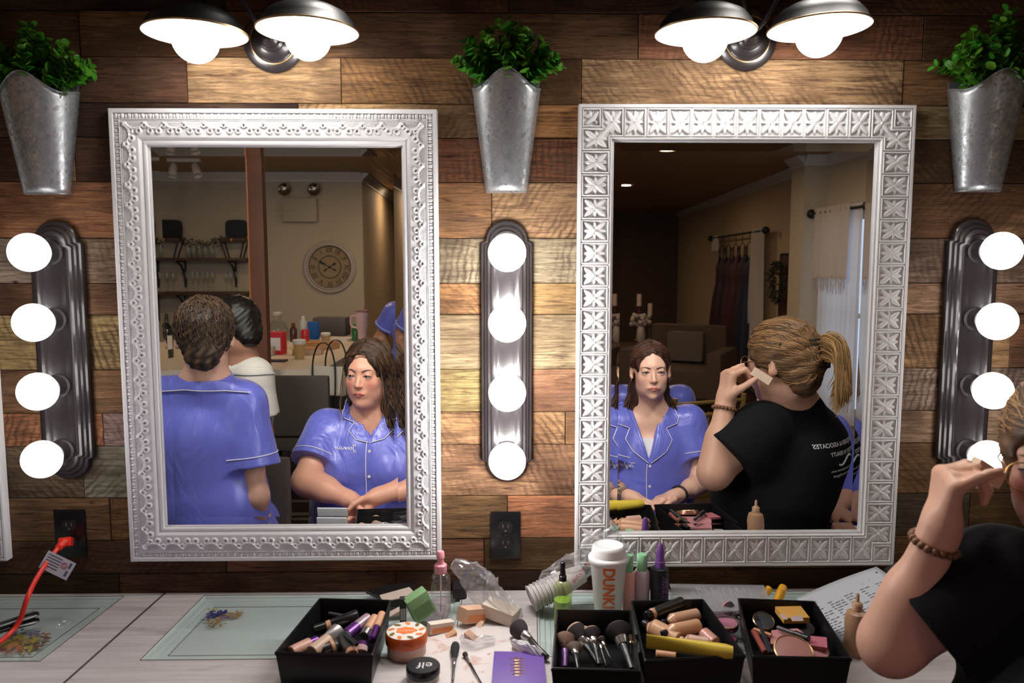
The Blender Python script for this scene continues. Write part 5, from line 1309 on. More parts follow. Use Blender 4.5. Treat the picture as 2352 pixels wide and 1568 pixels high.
for k in range(330):
    sg = rn.choice((1, -1)); a0 = rn.uniform(-.1, 1.); e0 = 1.45-abs(a0)*.1; ph = rn.uniform(0, 6); wv = rn.uniform(.004, .012); L = rn.uniform(.14, .27) if sg > 0 else rn.uniform(.10, .22)
    top = Vector((sg*.004, .086-.15*rn.random(), 0)); top.z = .036+.095*math.sqrt(max(0, 1-((top.y+.016)/.107)**2))
    y0 = top.y; yb = -.04+rn.uniform(-.05, .045)*(1 if sg > 0 else .5)
    pts = [top, Vector((sg*.052, y0*.92-.002, .095-.25*max(0, y0-.03))), Vector((sg*.080, y0*.75-.010, .035)), Vector((sg*(.084+.01*rn.random()), yb*.6-.005, -.03))]
    for q in range(1, 7): pts.append(Vector((sg*(.080+.022*q/6*(sg > 0)+rn.uniform(-.006, .006))+wv*math.sin(ph+q*1.5), yb+wv*math.cos(ph+q*1.4)+(.02*q/6 if sg > 0 else -.01), -.03-L*q/6)))
    cv.append(pts)
P1.locks(cv, H1, rn, .0020)
cv = [[Vector((sg*.055, .062, .075)), Vector((sg*.073, .055, .02)), Vector((sg*(.074+.006), .045+rn.uniform(-.01, .02), -.05)), Vector((sg*(.078+rn.uniform(-.004, .012)), .05, -.11)), Vector((sg*(.085+rn.uniform(-.012, .012)), .045, -.17))] for sg in (1, 1, 1, -1, -1, -1, 1, -1)]
P1.locks(cv, ((.06, .03, .016), (.2, .12, .06)), rn, .0016, hug=0)
m = MB().at(tuple(L1(M(873, 1166, .92))), (.3, 0, .3)); m.sphere((0, 0, 0), .0035, 10, 8); o = m.build('fingernail', mat('pink_nail', (.7, .35, .5), .2), P1.root)
ph = M(768, 1182, .84); r = empty('smartphone', tuple(ph), (PI/2-.25, 0, .05), label='phone in a white floral case held by the seated woman', cat='phone')
m = MB(); m.box((-.052, -.035, -.004), (.052, .035, .004), .003); m.build('phone_case', mat('phone_case', (.62, .66, .68), .25), r)
m = MB(); m.box((-.050, -.002, -.0045), (-.018, .032, -.0062), .003)
m = MB(); 
for a, b in ((-.042, .022), (-.028, .008)): m.at((a, b, .004), (0, 0, 0)).lathe([(.007, 0), (.007, .0025), (.005, .003), (0, .003)], 20)
m.build('camera_lens', mat('lens_black', (.01, .01, .012), .1), r)
m = MB(); 
for k in range(7): m.at((.005+k*.006, -.015+.008*(k % 3), .0041), (0, 0, k)).prism([(.009*math.cos(a), .004*math.sin(a)) for a in [2*PI*i/10 for i in range(10)]], 0, .0004)
m.build('floral_print', mat('floral_blue', (.12, .22, .42), .4), r)
# --- seated woman in the tile framed mirror --------------------------------------------------
hx = M(1492, 850, 1.34)
P2 = Person((hx.x, -1.42, 0), 0, 'seated woman with straight auburn hair in blue satin pyjamas facing the mirror', (hx, .05, .0, -.02), dict(w=.98, blush=.25, s=.98, lip=(.48, .17, .14), arch=.005, lipw=1.05), .0042, (.76, .46, .34))
L2 = P2.loc
nk = L2(M(1496, 945, 1.40)); che = L2(M(1500, 1045, 1.40)); pel = L2(Vector((hx.x, -1.43, .52)))
shl, shr = L2(M(1416, 975, 1.40)), L2(M(1580, 968, 1.40)); ell_, elr = L2(M(1392, 1110, 1.32)), L2(M(1606, 1105, 1.32)); wl, wr = L2(M(1447, 1138, 1.14)), L2(M(1552, 1134, 1.14))
P2.torso(pel, che, nk, .95, .95, shl, shr, .95, .0); P2.arm(shl, ell_, wl, .92); P2.arm(shr, elr, wr, .92)
hand(P2.prims, wl, (.9, .3, -.25), (0, -.3, -1), (.3, .9, .1), [(.25, .4, .4)]*4, .95, (.1, .3)); hand(P2.prims, wr, (-.9, .35, -.12), (-.1, -.4, -1), (-.3, .9, .1), [(.3, .3, .3)]*4, .95, (.1, .3))
P2.lr, P2.wd, P2.dp = 1., 1., 1.; seated_legs(P2, pel, .44, 0, .12, 1.)
def tattoo(V, cols):
    a, b = np.array(ell_), np.array(wl); ab = b-a; t = ((V-a) @ ab)/(ab @ ab); q = np.linalg.norm(V-(a+np.clip(t, 0, 1)[:, None]*ab), axis=1)
    n = np.sin(V[:, 0]*170+3*np.sin(V[:, 2]*120))*np.sin(V[:, 2]*190+3*np.sin(V[:, 1]*150)); m = ((t > -.1) & (t < .85) & (q < .06)).astype(float)*np.clip(.65+n*.7, 0, .92); m = m[:, None]
    cols[:] = cols*(1-m)+np.array((.035, .05, .035))*m
P2.build_body(tattoo); P2.eyes((.03, 0), (.022, .018, .014), (.07, .035, .025), .0017)
v0 = L2(M(1490, 1057, 1.27))
P2.shirt(pel.z-.09, .60, fat=1.06, dep=1.10, open_v=(v0.x, v0.z, .062, v0.z+.22, .015), neckr=.066, sleeve_r=(.066, .082), elbows=(ell_, elr), seed=4.1, folds=.006)
bottoms(P2, SATIN)
pyjama_front(P2, v0.x, v0.z, [(.086, .220), (.050, .13), (.008, 0)], [(.112, .215), (.127, .165), (.120, .143), (.073, .127), (.093, .084), (.064, .039), (.006, -.004)], [v0.z-.018, v0.z-.100], pel.z-.06)
for e in (0, 1): P2.cuff((shl, shr)[e], (ell_, elr)[e], .60, .09)
TAY = [[(-.2, 1.5), (.2, 2.0), (1.0, 1.7), (1.7, 2.0), (1.9, 2.3)], [(1.0, 1.7), (.9, .8), (.5, .1), (.1, .3)], [(2.0, .9), (1.5, .9), (1.3, .4), (1.6, .05), (2.0, .9), (2.05, .2), (2.4, .1), (2.7, .9), (2.8, .3), (3.1, .2), (3.3, .9), (3.2, -.3), (2.8, -.9), (2.5, -.5), (3.3, .2), (4.0, 1.2), (4.1, 2.0), (3.8, 1.9), (3.8, .6), (4.1, .1), (4.5, .5)], [(4.9, .9), (4.5, .5), (4.8, .1), (5.2, .4), (5.0, .9), (5.5, .8), (5.8, .95), (5.8, .3), (6.2, .1), (6.5, .4)]]
cursive(P2, TAY, v0.x-.058, v0.z-.028, .0098)
m = MB(); tp = [(v0.x-.026, v0.z+.085), (v0.x+.026, v0.z+.085), (v0.x+.01, v0.z+.03), (v0.x, v0.z-.004), (v0.x-.01, v0.z+.03)]
pp = project(P2.body_f, np.array([(x, .4, z) for x, z in tp], np.float32), (0, -1, 0), 60, .009); m.add([tuple(p) for p in pp], [(0, 4, 2, 1), (4, 3, 2)]); m.build('white_camisole', mat('white_cotton', (.75, .74, .76), .7), P2.root)
def f2(Q):
    d = smax(HCAP(Q, .008), -ell(Q, (0, .118, -.004), (.068, .094, .100)), .006)
    d = smax(d, -ell(Q, (0, .010, -.035), (.13, .034, .060)), .01)
    d = smin(d, rcone(Q, (.0, -.055, 0), (.0, -.085, -.16), .066, .062), .03); d = smin(d, rcone(Q, (.05, -.06, -.08), (.085, -.07, -.18), .030, .012), .03); d = smin(d, rcone(Q, (-.05, -.06, -.08), (-.078, -.05, -.16), .030, .012), .03)
    return d+.0015*np.sin(Q[:, 0]*260+2*np.sin(Q[:, 2]*15))+.0012*np.sin(Q[:, 1]*230)
H2 = ((.020, .008, .006), (.10, .038, .022)); P2.hair_mass(f2, H2)
cv = []
for k in range(300):
    sg = rn.choice((1, -1)); y0 = rn.uniform(-.09, .082); top = Vector((sg*.006, y0, .036+.092*math.sqrt(max(0, 1-((y0+.016)/.104)**2))))
    pts = [top, Vector((sg*.052, y0*.90-.005, .090-.3*max(0, y0-.02))), Vector((sg*.078, y0*.55-.028, .034)), Vector((sg*.078, -.055+rn.uniform(-.02, .01), -.03)), Vector((sg*(.078+rn.uniform(-.01, .008)), -.065+rn.uniform(-.02, .02), -.10)), Vector((sg*(.088+rn.uniform(-.02, .03)), -.06+rn.uniform(-.02, .03), -.17)), Vector((sg*(.10+rn.uniform(-.02, .035)), -.05+rn.uniform(-.02, .03), -.22))]
    cv.append(pts)
P2.locks(cv, H2, rn, .0017)
for sg in (1, -1):
    for z in (-.037, -.030): m = MB(); m.sphere(P2.hl((sg*.080, .002, z)), .0028, 10, 8); m.build('ear_stud', mat('silver_stud', (.8, .8, .8), .1, metal=1.), P2.root)
def ring_on(p, a, b, t, r, mt, name, beads=0, tr=.0035):
    a, b = Vector(a), Vector(b); c = a.lerp(b, t); d = (b-a).normalized(); u = d.orthogonal().normalized(); v = d.cross(u); m = MB(); pts = []
    for i in range(37):
        an = 2*PI*i/36; dr = u*math.cos(an)+v*math.sin(an); pts.append(Vector(project(p.body_f, np.array([c+dr*.09], np.float32), -dr, 50, tr*.7)[0]))
    if beads:
        for k in range(beads): i = k*36/beads; q = pts[int(i)].lerp(pts[(int(i)+1) % 36], i % 1); m.sphere(q, tr*1.55, 10, 7)
    else: m.tube(pts, tr, 8)
    return m.build(name, mt, p.root)
ring_on(P2, elr, wr, .93, .03, mat('black_strap', (.01, .01, .012), .4), 'wrist_strap', tr=.005)
ring_on(P2, ell_, wl, .86, .03, mat('silver_bracelet', (.6, .6, .6), .2, metal=1.), 'bracelet', tr=.0016)
# --- woman seen from behind at left ----------------------------------------------------------
hx = M(477, 775, .74)
P3 = Person((hx.x, -.76, 0), PI-.2, 'woman with short dark hair in a blue satin shirt seen from behind', (hx, PI-.25, -.12, 0), dict(w=1.02, s=1.03), .0055, (.62, .36, .27))
L3 = P3.loc
nk = L3(M(480, 862, .75)); che = L3(M(478, 1010, .76)); pel = L3(Vector((hx.x+.01, -.78, .66)))
shl, shr = L3(M(568, 925, .76)), L3(M(385, 915, .76)); ell_, elr = L3(M(592, 1130, .74)), L3(M(340, 1110, .74)); wl, wr = L3(M(588, 1240, .90)), L3(M(380, 1190, .95))
P3.torso(pel, che, nk, .9, .92, shl, shr, .98); P3.arm(shl, ell_, wl, .95); P3.arm(shr, elr, wr, 1.05)
hand(P3.prims, wl, (.2, .9, -.1), (.2, 0, -1), (.9, 0, 0), [(.3, .4, .3)]*4, 1.); hand(P3.prims, wr, (-.2, .9, -.1), (0, 0, -1), (-.9, 0, 0), [(.3, .4, .3)]*4, 1.)
P3.lr, P3.wd, P3.dp = .95, .82, .9; seated_legs(P3, pel, .42, .18, .12, .95)
P3.build_body(); P3.eyes((0, 0), (.05, .03, .02), (.03, .02, .015), .0018)
P3.shirt(pel.z-.15, .68, fat=1.02, dep=1.02, neckr=.067, sleeve_r=(.066, .090), elbows=(ell_, elr), seed=7.7, folds=.008, hipw=.4, res=.005)
bottoms(P3, SATIN)
zc = nk.z; P3.patch('collar', [(-.078, zc-.012), (-.04, zc-.004), (.04, zc-.004), (.078, zc-.012)], [(-.135, zc-.045), (-.06, zc-.036), (.06, zc-.030), (.135, zc-.040)], SATIN, False, .006, 8)
for e in (0, 1): P3.cuff((shl, shr)[e], (ell_, elr)[e], .66, .09, .03)
def f3(Q):
    d = smax(HCAP(Q, .014), -ell(Q, (0, .120, -.02), (.066, .085, .088)), .006)
    d = smin(d, ell(Q, (0, -.075, -.04), (.058, .038, .062)), .03); d = smax(d, -ell(Q, (0, .0, -.05), (.12, .04, .05)), .01)
    return d+.003*np.sin(Q[:, 0]*130+5*np.sin(Q[:, 2]*30))*np.sin(Q[:, 1]*110+4*np.sin(Q[:, 0]*40+Q[:, 2]*50))+.0012*np.sin(Q[:, 2]*300+Q[:, 0]*200)
H3 = ((.012, .008, .006), (.10, .055, .028)); P3.hair_mass(f3, H3)
cv = []
for k in range(620):
    az = rn.uniform(PI*.25, PI*1.75); el_ = rn.uniform(-.5, 1.45); p0 = scalp(az, el_, .010); da = rn.uniform(-.25, .25); e1 = el_-rn.uniform(.25, .55)
    cv.append([p0, scalp(az+da*.5, el_-.12, .022+rn.uniform(0, .006)), scalp(az+da, e1, .020), scalp(az+da*1.4, e1-.12, .014)])
P3.locks(cv, H3, rn, .0017, seg=4)
stool(hx.x, -.78, .12, 'upholstered stool under the woman seen from behind'); 
for o in [q for q in COL.objects if q.get('label') == 'upholstered stool under the woman seen from behind']: o.scale = (.9, .9, .88)
# --- person in the white shirt behind her ----------------------------------------------------
hx = M(548, 752, 1.55)
P4 = Person((hx.x+.02, -1.57, 0), PI-.5, 'dark haired person in a white short sleeved shirt behind the woman in blue', (hx, PI-.9, -.35, 0), dict(s=1.03), .007, (.34, .17, .11))
L4 = P4.loc
nk = L4(M(562, 830, 1.57)); che = L4(M(562, 930, 1.59)); pel = L4(M(566, 1110, 1.59))
shl, shr = L4(M(592, 862, 1.51)), L4(M(535, 868, 1.63)); ell_, elr = L4(M(607, 990, 1.52)), L4(M(490, 990, 1.69)); wl, wr = L4(M(600, 1090, 1.67)), L4(M(500, 1080, 1.82))
P4.torso(pel, che, nk, .92, .95, shl, shr); P4.arm(shl, ell_, wl); P4.arm(shr, elr, wr)
hand(P4.prims, wl, (0, .3, -1), (1, 0, 0), (0, 1, 0), [(.3, .3, .3)]*4); hand(P4.prims, wr, (0, .3, -1), (-1, 0, 0), (0, 1, 0), [(.3, .3, .3)]*4)
P4.lr, P4.wd, P4.dp = 1., .95, .95; standing_legs(P4, pel)
P4.build_body(); WSH = mat('white_shirt_cloth', (.60, .58, .52), .75, bump=.3, bscale=14, bdist=.01)
P4.shirt(pel.z-.12, .70, m=WSH, fat=.88, dep=1.0, hipw=.35, neckr=.066, sleeve_r=(.068, .084), elbows=(ell_, elr), seed=9.2, folds=.007)
zc = nk.z; P4.patch('collar', [(-.07, zc-.012), (-.03, zc-.004), (.03, zc-.004), (.07, zc-.012)], [(-.10, zc-.04), (-.05, zc-.035), (.05, zc-.035), (.10, zc-.04)], WSH, False, .006, 6)
bottoms(P4, mat('khaki_cloth', (.35, .30, .22), .8), name='trousers', to=1.)
P4.hair_mass(f3, ((.005, .004, .003), (.012, .008, .006)), .007)
# --- make-up artist --------------------------------------------------------------------------
HB = math.radians(128)
hx = M(1786, 828, .625)
P5 = Person((hx.x+.02, -.72, 0), HB, 'make-up artist in a black t-shirt leaning in with a raised hand', (hx, math.radians(134), -.10, .04), dict(w=1.02, blush=.7, s=1.03, cheek=.004), .0045, (.66, .38, .27))
L5 = P5.loc
nk = L5(M(1822, 918, .70)); che = L5(M(1832, 1040, .72)); pel = L5(Vector((hx.x+.03, -.74, .74)))
sr = L5(M(1738, 985, .58)); er = L5(M(1636, 1085, .545)); wr5 = L5(M(1663, 915, .595)); sl = L5(M(1862, 985, .86)); el5 = L5(M(1800, 1040, 1.08)); wl5 = L5(M(1755, 930, 1.10))
P5.torso(pel, che, nk, 1.22, 1.2, sl, sr, .95); P5.arm(sr, er, wr5, 1.15); P5.arm(sl, el5, wl5, 1.1)
def lv(x, y, z): return (Matrix.Rotation(-HB, 3, 'Z') @ Vector((x, y, z)))
tip = hand(P5.prims, wr5, lv(.10, -.02, 1), lv(1, -.25, .1), lv(.15, 1, 0), [(1.10, 1.15, .5), (1.25, 1.25, .6), (1.30, 1.25, .7), (.95, .10, .05)], 1., (1.1, 1.0))
hand(P5.prims, wl5, lv(-.3, -.1, 1), lv(-1, 0, 0), lv(0, 1, 0), [(.4, .6, .4)]*4, 1.)
P5.lr, P5.wd, P5.dp = 1.15, 1.2, 1.15; standing_legs(P5, pel, 1.15)
P5.build_body(); P5.eyes((0, -.1), (.05, .06, .05), (.10, .06, .035), .0018)
P5.shirt(pel.z-.16, .62, m=BLACKT, fat=1.26, dep=1.28, neckr=.064, ring_r=.004, ring_f=.35, sleeve_r=(.085, .105), elbows=(el5, er), seed=5.5, folds=.006, hipw=1.35)
bottoms(P5, mat('black_trousers', (.008, .008, .010), .8), name='trousers', to=1.)
WPR = mat('white_print', (.72, .72, .74), .6)
zt = L5(M(1900, 1010, .62)).z; xt = -.02
P5.text('JEANEENE JENSEN & ASSOCIATES', .018, xt, zt, WPR, width=.245); P5.text('ARTISTRY IN BEAUTY', .018, xt, zt-.028, WPR, width=.155)
P5.line('print', [(xt+.040, zt-.062), (xt+.025, zt-.065), (xt+.008, zt-.056), (xt-.010, zt-.044), (xt-.030, zt-.040), (xt-.042, zt-.046)], .0030, WPR, False, .0012)
P5.text('www.jeaneenejensen.com', .012, xt, zt-.080, WPR, width=.150); P5.text('jeaneenejensen@gmail', .012, xt, zt-.098, WPR, width=.120)
ring_on(P5, er, wr5, .88, .03, mat('wooden_beads', (.16, .07, .03), .4), 'bracelet', beads=20, tr=.0042)
m = MB(); tq = Vector(tip); m.frame(tq+lv(.018, -.004, .004), lv(.8, .1, -.5), lv(0, 1, 0), lv(.5, 0, .85)); m.prism([(-.030, -.013), (.026, -.016), (.026, .016), (-.030, .010)], -.013, .013)
me = m.mesh(); me.transform(P5.B); o = link_mesh('makeup_sponge', me, mat('sponge_cream', (.72, .55, .42), .8), None, False); tag(o, 'cream make-up sponge held in the raised hand', 'sponge')
# glasses
g5 = mat('glasses_gold', (.55, .33, .12), .3, metal=1.); gr = MB()
for sx in (-1, 1):
    c = P5.hl((sx*.033, .098, .000)); ux, uz = (P5.Hm.to_3x3() @ Vector((1, 0, 0))), (P5.Hm.to_3x3() @ Vector((0, 0, 1)))
    gr.tube([c+ux*(.026*math.copysign(abs(math.cos(a))**.8, math.cos(a)))+uz*(.022*math.copysign(abs(math.sin(a))**.8, math.sin(a))) for a in [2*PI*i/32 for i in range(33)]], .0012, 6)
    gr.tube([P5.hl((sx*.059, .096, .008)), P5.hl((sx*.080, .05, .010)), P5.hl((sx*.083, -.005, .012)), P5.hl((sx*.080, -.03, -.006))], .0015, 6)
gr.tube([P5.hl((-.008, .098, .004)), P5.hl((0, .101, .008)), P5.hl((.008, .098, .004))], .0012, 6); go = gr.build('eyeglasses', g5, P5.root)
m = MB()
for sx in (-1, 1): m.add([tuple(P5.hl((sx*.033+.025*math.cos(a), .098, .021*math.sin(a)))) for a in [2*PI*i/24 for i in range(24)]], [tuple(range(24))])
m.build('lens', thin_glass('spectacle_lens', (.97, .97, .97), .02, 1.), go)
def f5(Q):
    d = smax(HCAP(Q, .016), -ell(Q, (0, .120, -.02), (.074, .098, .092)), .006)
    d = smax(d, -ell(Q, (0, .03, -.06), (.12, .030, .055)), .01)
    d = smin(d, ell(Q, (0, -.072, -.035), (.064, .048, .075)), .04); d = smin(d, ell(Q, (.0, -.108, .012), (.040, .035, .045)), .03)
    return d+.0022*np.sin(Q[:, 2]*150+8*Q[:, 1]*10+3*np.sin(Q[:, 0]*30))+.001*np.sin(Q[:, 2]*330+Q[:, 0]*90)
H5 = ((.050, .025, .012), (.40, .22, .09)); P5.hair_mass(f5, ((.055, .028, .014), (.20, .11, .05)))
cv = []; clip = Vector((0, -.112, .020))
for k in range(1000):
    az = (.22+rn.random()**1.6*2.9)*rn.choice((1, -1)); el_ = rn.uniform(-.95, 1.35); p0 = scalp(az, el_, .014)
    if p0.y > .05 and p0.z < .05: continue
    mid = p0.lerp(clip, .5); dirn = Vector((mid.x, mid.y+.02, mid.z-.03)).normalized()
    r_ = Vector((mid.x/.094, (mid.y+.016)/.114, (mid.z-.036)/.103)).length; mid = Vector((mid.x/max(.3, r_)*1.02, -.016+(mid.y+.016)/max(.3, r_)*1.02, .036+(mid.z-.036)/max(.3, r_)*1.02)) if r_ < 1 else mid
    cv.append([p0, p0.lerp(mid, .5)*1.03, mid, mid.lerp(clip, .6)+Vector((0, -.008, -.012)), clip+Vector((rn.uniform(-.02, .02), 0, rn.uniform(-.03, .03)))])
P5.locks(cv, H5, rn, .0015, seg=5, hugz=.12)
cv = []
for k in range(420):
    a = rn.uniform(-1, 1); s0 = clip+Vector((rn.uniform(-.025, .025), -.005, rn.uniform(-.03, .035))); L = rn.uniform(.06, .12); up = rn.uniform(.2, 1)
    cv.append([s0, s0+Vector((a*.02, -.03, .030*up)), s0+Vector((a*.035+.01, -.062-.01*up, .012*up-.01)), s0+Vector((a*.045+.015, -.072, -.045-L*.35)), s0+Vector((a*.05+.015, -.060+rn.uniform(-.015, .015), -.06-L*.75))])
P5.locks(cv, ((.16, .085, .03), (.58, .35, .14)), rn, .0014, name='ponytail', seg=5, hug=0)
m = MB(); Hc = P5.Hm.to_3x3()
cl = [P5.hl((-.045+.090*i/12, -.150-.014*math.sin(PI*i/12), .030)) for i in range(13)]
cx5 = clip+Vector((0, -.030, .004))
m.tube([P5.hl(cx5+Vector((.0, 0, z))) for z in (-.045, -.02, .01, .045)], [.008, .011, .011, .008], 8, flat=.6)
for sd in (-1, 1):
    for k in range(7):
        z = -.042+.014*k; m.tube(curve_pts([P5.hl(cx5+Vector((0, 0, z))), P5.hl(cx5+Vector((sd*.026, .006, z))), P5.hl(cx5+Vector((sd*.040, .030, z))), P5.hl(cx5+Vector((sd*.030, .052, z)))], 4), .0032, 6)
m.build('claw_clip', mat('claw_clip_black', (.010, .010, .012), .12, spec=.8), P5.root)
m = MB(); m.sphere(P5.hl((.082, .0, -.034)), .0026, 10, 8); m.build('ear_stud', mat('silver_stud'), P5.root)
# --- client hidden behind the artist ---------------------------------------------------------
hx = M(1800, 872, 1.42)
P6 = Person((hx.x+.12, -1.46, 0), -.7, 'seated person in blue satin mostly hidden behind the make-up artist', (hx, .9, .05, 0), dict(s=.98), .008, (.5, .27, .18))
L6 = P6.loc
nk = L6(hx+Vector((.02, -.01, -.15))); che = L6(hx+Vector((.06, -.02, -.30))); pel = L6(Vector((hx.x+.16, -1.46, .50)))
shl, shr = L6(hx+Vector((-.08, -.12, -.20))), L6(hx+Vector((.16, .10, -.20))); ell_, elr = L6(hx+Vector((-.10, -.10, -.42))), L6(hx+Vector((.25, .14, -.42))); wl, wr = L6(hx+Vector((.0, .1, -.5))), L6(hx+Vector((.12, .26, -.48)))
P6.torso(pel, che, nk, 1., 1., shl, shr); P6.arm(shl, ell_, wl); P6.arm(shr, elr, wr)
hand(P6.prims, wl, (.3, .9, 0), (0, 0, -1), (1, 0, 0), [(.2, .3, .2)]*4); hand(P6.prims, wr, (-.3, .9, 0), (0, 0, -1), (-1, 0, 0), [(.2, .3, .2)]*4)
P6.lr, P6.wd, P6.dp = 1., 1.05, 1.; seated_legs(P6, pel, .40, 0, .12)
P6.build_body(); P6.shirt(pel.z-.10, .97, fat=1.12, dep=1.15, neckr=.066, elbows=(ell_, elr), seed=3.3, folds=.008); bottoms(P6, SATIN, name='trousers', to=1.); P6.hair_mass(f2, H2, .008)
# --- person behind the seated woman at the tile mirror, back turned --------------------------
hx = M(1498, 838, 2.62)
P7 = Person((hx.x, -2.64, 0), PI, 'person in blue satin sitting with back turned behind the seated woman', (hx, PI, -.1, 0), dict(s=.98), .008, (.5, .27, .18))
L7 = P7.loc
nk = L7(hx+Vector((0, 0, -.14))); che = L7(hx+Vector((0, 0, -.30))); pel = L7(Vector((hx.x, -2.64, .50)))
shl, shr = L7(hx+Vector((.17, 0, -.19))), L7(hx+Vector((-.17, 0, -.19))); ell_, elr = L7(hx+Vector((.23, -.03, -.42))), L7(hx+Vector((-.23, -.03, -.42))); wl, wr = L7(hx+Vector((.08, -.24, -.46))), L7(hx+Vector((-.08, -.24, -.46)))
P7.torso(pel, che, nk, 1., 1., shl, shr); P7.arm(shl, ell_, wl); P7.arm(shr, elr, wr)
hand(P7.prims, wl, (-.3, .9, 0), (0, 0, -1), (1, 0, 0), [(.2, .3, .2)]*4); hand(P7.prims, wr, (.3, .9, 0), (0, 0, -1), (-1, 0, 0), [(.2, .3, .2)]*4)
P7.lr, P7.wd, P7.dp = 1., 1., 1.; seated_legs(P7, pel, .42, 0, .12)
P7.build_body(); P7.shirt(pel.z-.10, .64, fat=1.12, dep=1.15, neckr=.066, elbows=(ell_, elr), seed=6.3, folds=.008); bottoms(P7, SATIN); P7.hair_mass(f2, H2, .008)
# --- person at the right edge of the lace mirror, hand on hip --------------------------------
hx = M(948, 655, 3.5)
P8 = Person((hx.x, -3.5, 0), PI*.6, 'person in blue satin standing beyond the bar with a hand on the hip', (hx, PI*.6, 0, 0), dict(s=1.), .008, (.42, .20, .12))
L8 = P8.loc
nk = L8(hx+Vector((0, 0, -.14))); che = L8(hx+Vector((0, 0, -.30))); pel = L8(hx+Vector((0, 0, -.62)))
shl, shr = L8(M(905, 718, 3.5)), L8(hx+Vector((.17, 0, -.19))); ell_, elr = L8(M(872, 778, 3.55)), L8(hx+Vector((.22, -.03, -.44))); wl, wr = L8(M(905, 835, 3.42)), L8(hx+Vector((.2, .05, -.68)))
P8.torso(pel, che, nk, 1., 1., shl, shr); P8.arm(shl, ell_, wl); P8.arm(shr, elr, wr)
hand(P8.prims, wl, L8(hx+Vector((.2, 0, -.3)))-L8(hx), (0, 0, -1), (0, 1, 0), [(.4, .4, .3)]*4); hand(P8.prims, wr, (0, .1, -1), (1, 0, 0), (0, 1, 0), [(.2, .3, .2)]*4)
P8.lr, P8.wd, P8.dp = 1., 1., 1.; standing_legs(P8, pel)
P8.build_body(); P8.shirt(pel.z-.10, .60, fat=1.08, dep=1.1, neckr=.066, elbows=(ell_, elr), seed=8.3, folds=.006); bottoms(P8, SATIN); P8.hair_mass(f2, H2, .008)
for q, sh in ((P8, (shl, ell_)),): q.cuff(sh[0], sh[1], .60, .08)
# ------------------------------------------------------------------ vanity table made of painted doors with glass panels
def painted_wood():
    m = bpy.data.materials.new('white_distressed_paint'); MATS['paintw'] = m; N = NT(m)
    v = N.coord((.8, 14, 1)); big = N.noise(N.coord((1, 4, 1)), 4, 5, .6, .6); gr = N.noise(v, 6, 6, .6)
    c = N.mix(N.ramp(gr, [(.35, (0, 0, 0)), (.7, (1, 1, 1))]), (.50, .46, .45), (.66, .62, .61))
    c = N.mix(N.ramp(big, [(.60, (0, 0, 0)), (.74, (1, 1, 1))]), c, (.33, .27, .26))
    sp = N.noise(N.coord((2, 8, 1)), 11, 5, .65); c = N.mix(N.ramp(sp, [(.68, (0, 0, 0)), (.72, (1, 1, 1))]), c, (.16, .10, .09))
    N.l(c, N.b.inputs['Base Color']); N.b.inputs['Roughness'].default_value = .38; N.bump(gr, .15, .001); return m
PAINT = painted_wood(); GROOVE = mat('groove_brown', (.06, .035, .03), .7)
TAB = empty('vanity_table', (0, -.3, 0), label='white painted door tabletop with inset glass panels and pressed flowers', cat='table')
def tl(p): return (p[0], p[1]+.3, p[2])
# front edge just below the picture
X0, X1, YF = -2.2, 2.1, -.465
P_A = (T(285, 1369), T(92, 1518)); P_B = (T(465, 1372), T(316, 1522))
def panel(xl_b, xr_b, yb, yf, xl_f, xr_f): return [(xl_b, yb), (xr_b, yb), (xr_f, yf), (xl_f, yf)]
panels = [panel(P_A[0].x-.62, P_A[0].x, P_A[0].y, P_A[1].y, P_A[1].x-.62, P_A[1].x),
          panel(P_B[0].x, -.085, P_B[0].y, P_B[1].y, P_B[1].x, -.095),
          panel(T(1234, 1376).x, .80, P_B[0].y, P_B[1].y, T(1237, 1522).x, .80)]
# slab with the three openings
def table_top():
    bm = bmesh.new(); ys = sorted({0, P_A[0].y, P_B[0].y, P_A[1].y, P_B[1].y, YF-.0})
    xs = []
    outer = [(X0, -.004), (X1, -.004), (X1, YF), (X0, YF)]
    m = MB(); y0, y1 = panels[0][0][1], panels[0][2][1]; yb = -.004
    def q(a, b, c, d): m.add([tl((*p, TZ)) for p in (a, b, c, d)], [(0, 1, 2, 3)])
    P = panels; yy0 = P[0][0][1]; yy1 = P[0][3][1]
    q((X0, yb), (X1, yb), (X1, yy0), (X0, yy0)); q((X0, yy1), (X1, yy1), (X1, YF), (X0, YF))
    edges_b = [X0]+sum([[p[0][0], p[1][0]] for p in P], [])+[X1]; edges_f = [X0]+sum([[p[3][0], p[2][0]] for p in P], [])+[X1]
    for k in range(0, len(edges_b), 2): q((edges_b[k], yy0), (edges_b[k+1], yy0), (edges_f[k+1], yy1), (edges_f[k], yy1))
    m.box(tl((X0, YF, TZ-.045)), tl((X1, yb, TZ-.012)), 0)
    for a, b in ((X0, YF), (X0, yb)): m.add([tl((X0, a if False else b, TZ)), tl((X1, b, TZ)), tl((X1, b, TZ-.02)), tl((X0, b, TZ-.02))], [(0, 1, 2, 3)])
    return m
for p in panels[1:]:
    for k in (0, 1): p[k] = (p[k][0], panels[0][0][1])
    for k in (2, 3): p[k] = (p[k][0], panels[0][2][1])
table_top().build('tabletop', PAINT, TAB, smooth=False)
GLASS_T = thin_glass('tabletop_glass', (.965, .985, .98), .03, 1., .02)
PAN = mat('panel_paint', (.62, .68, .66), .45, var=.10, vscale=6)
def inset(p, d):
    (ax, ay), (bx, by), (cx, cy), (dx, dy) = p; return [(ax+d, ay-d), (bx-d, by-d), (cx-d, cy+d), (dx+d, dy+d)]
flow = [mat('petal_%d' % i, c, .7) for i, c in enumerate([(.045, .035, .19), (.42, .24, .08), (.50, .38, .06), (.22, .09, .035), (.22, .07, .34), (.40, .13, .05)])]
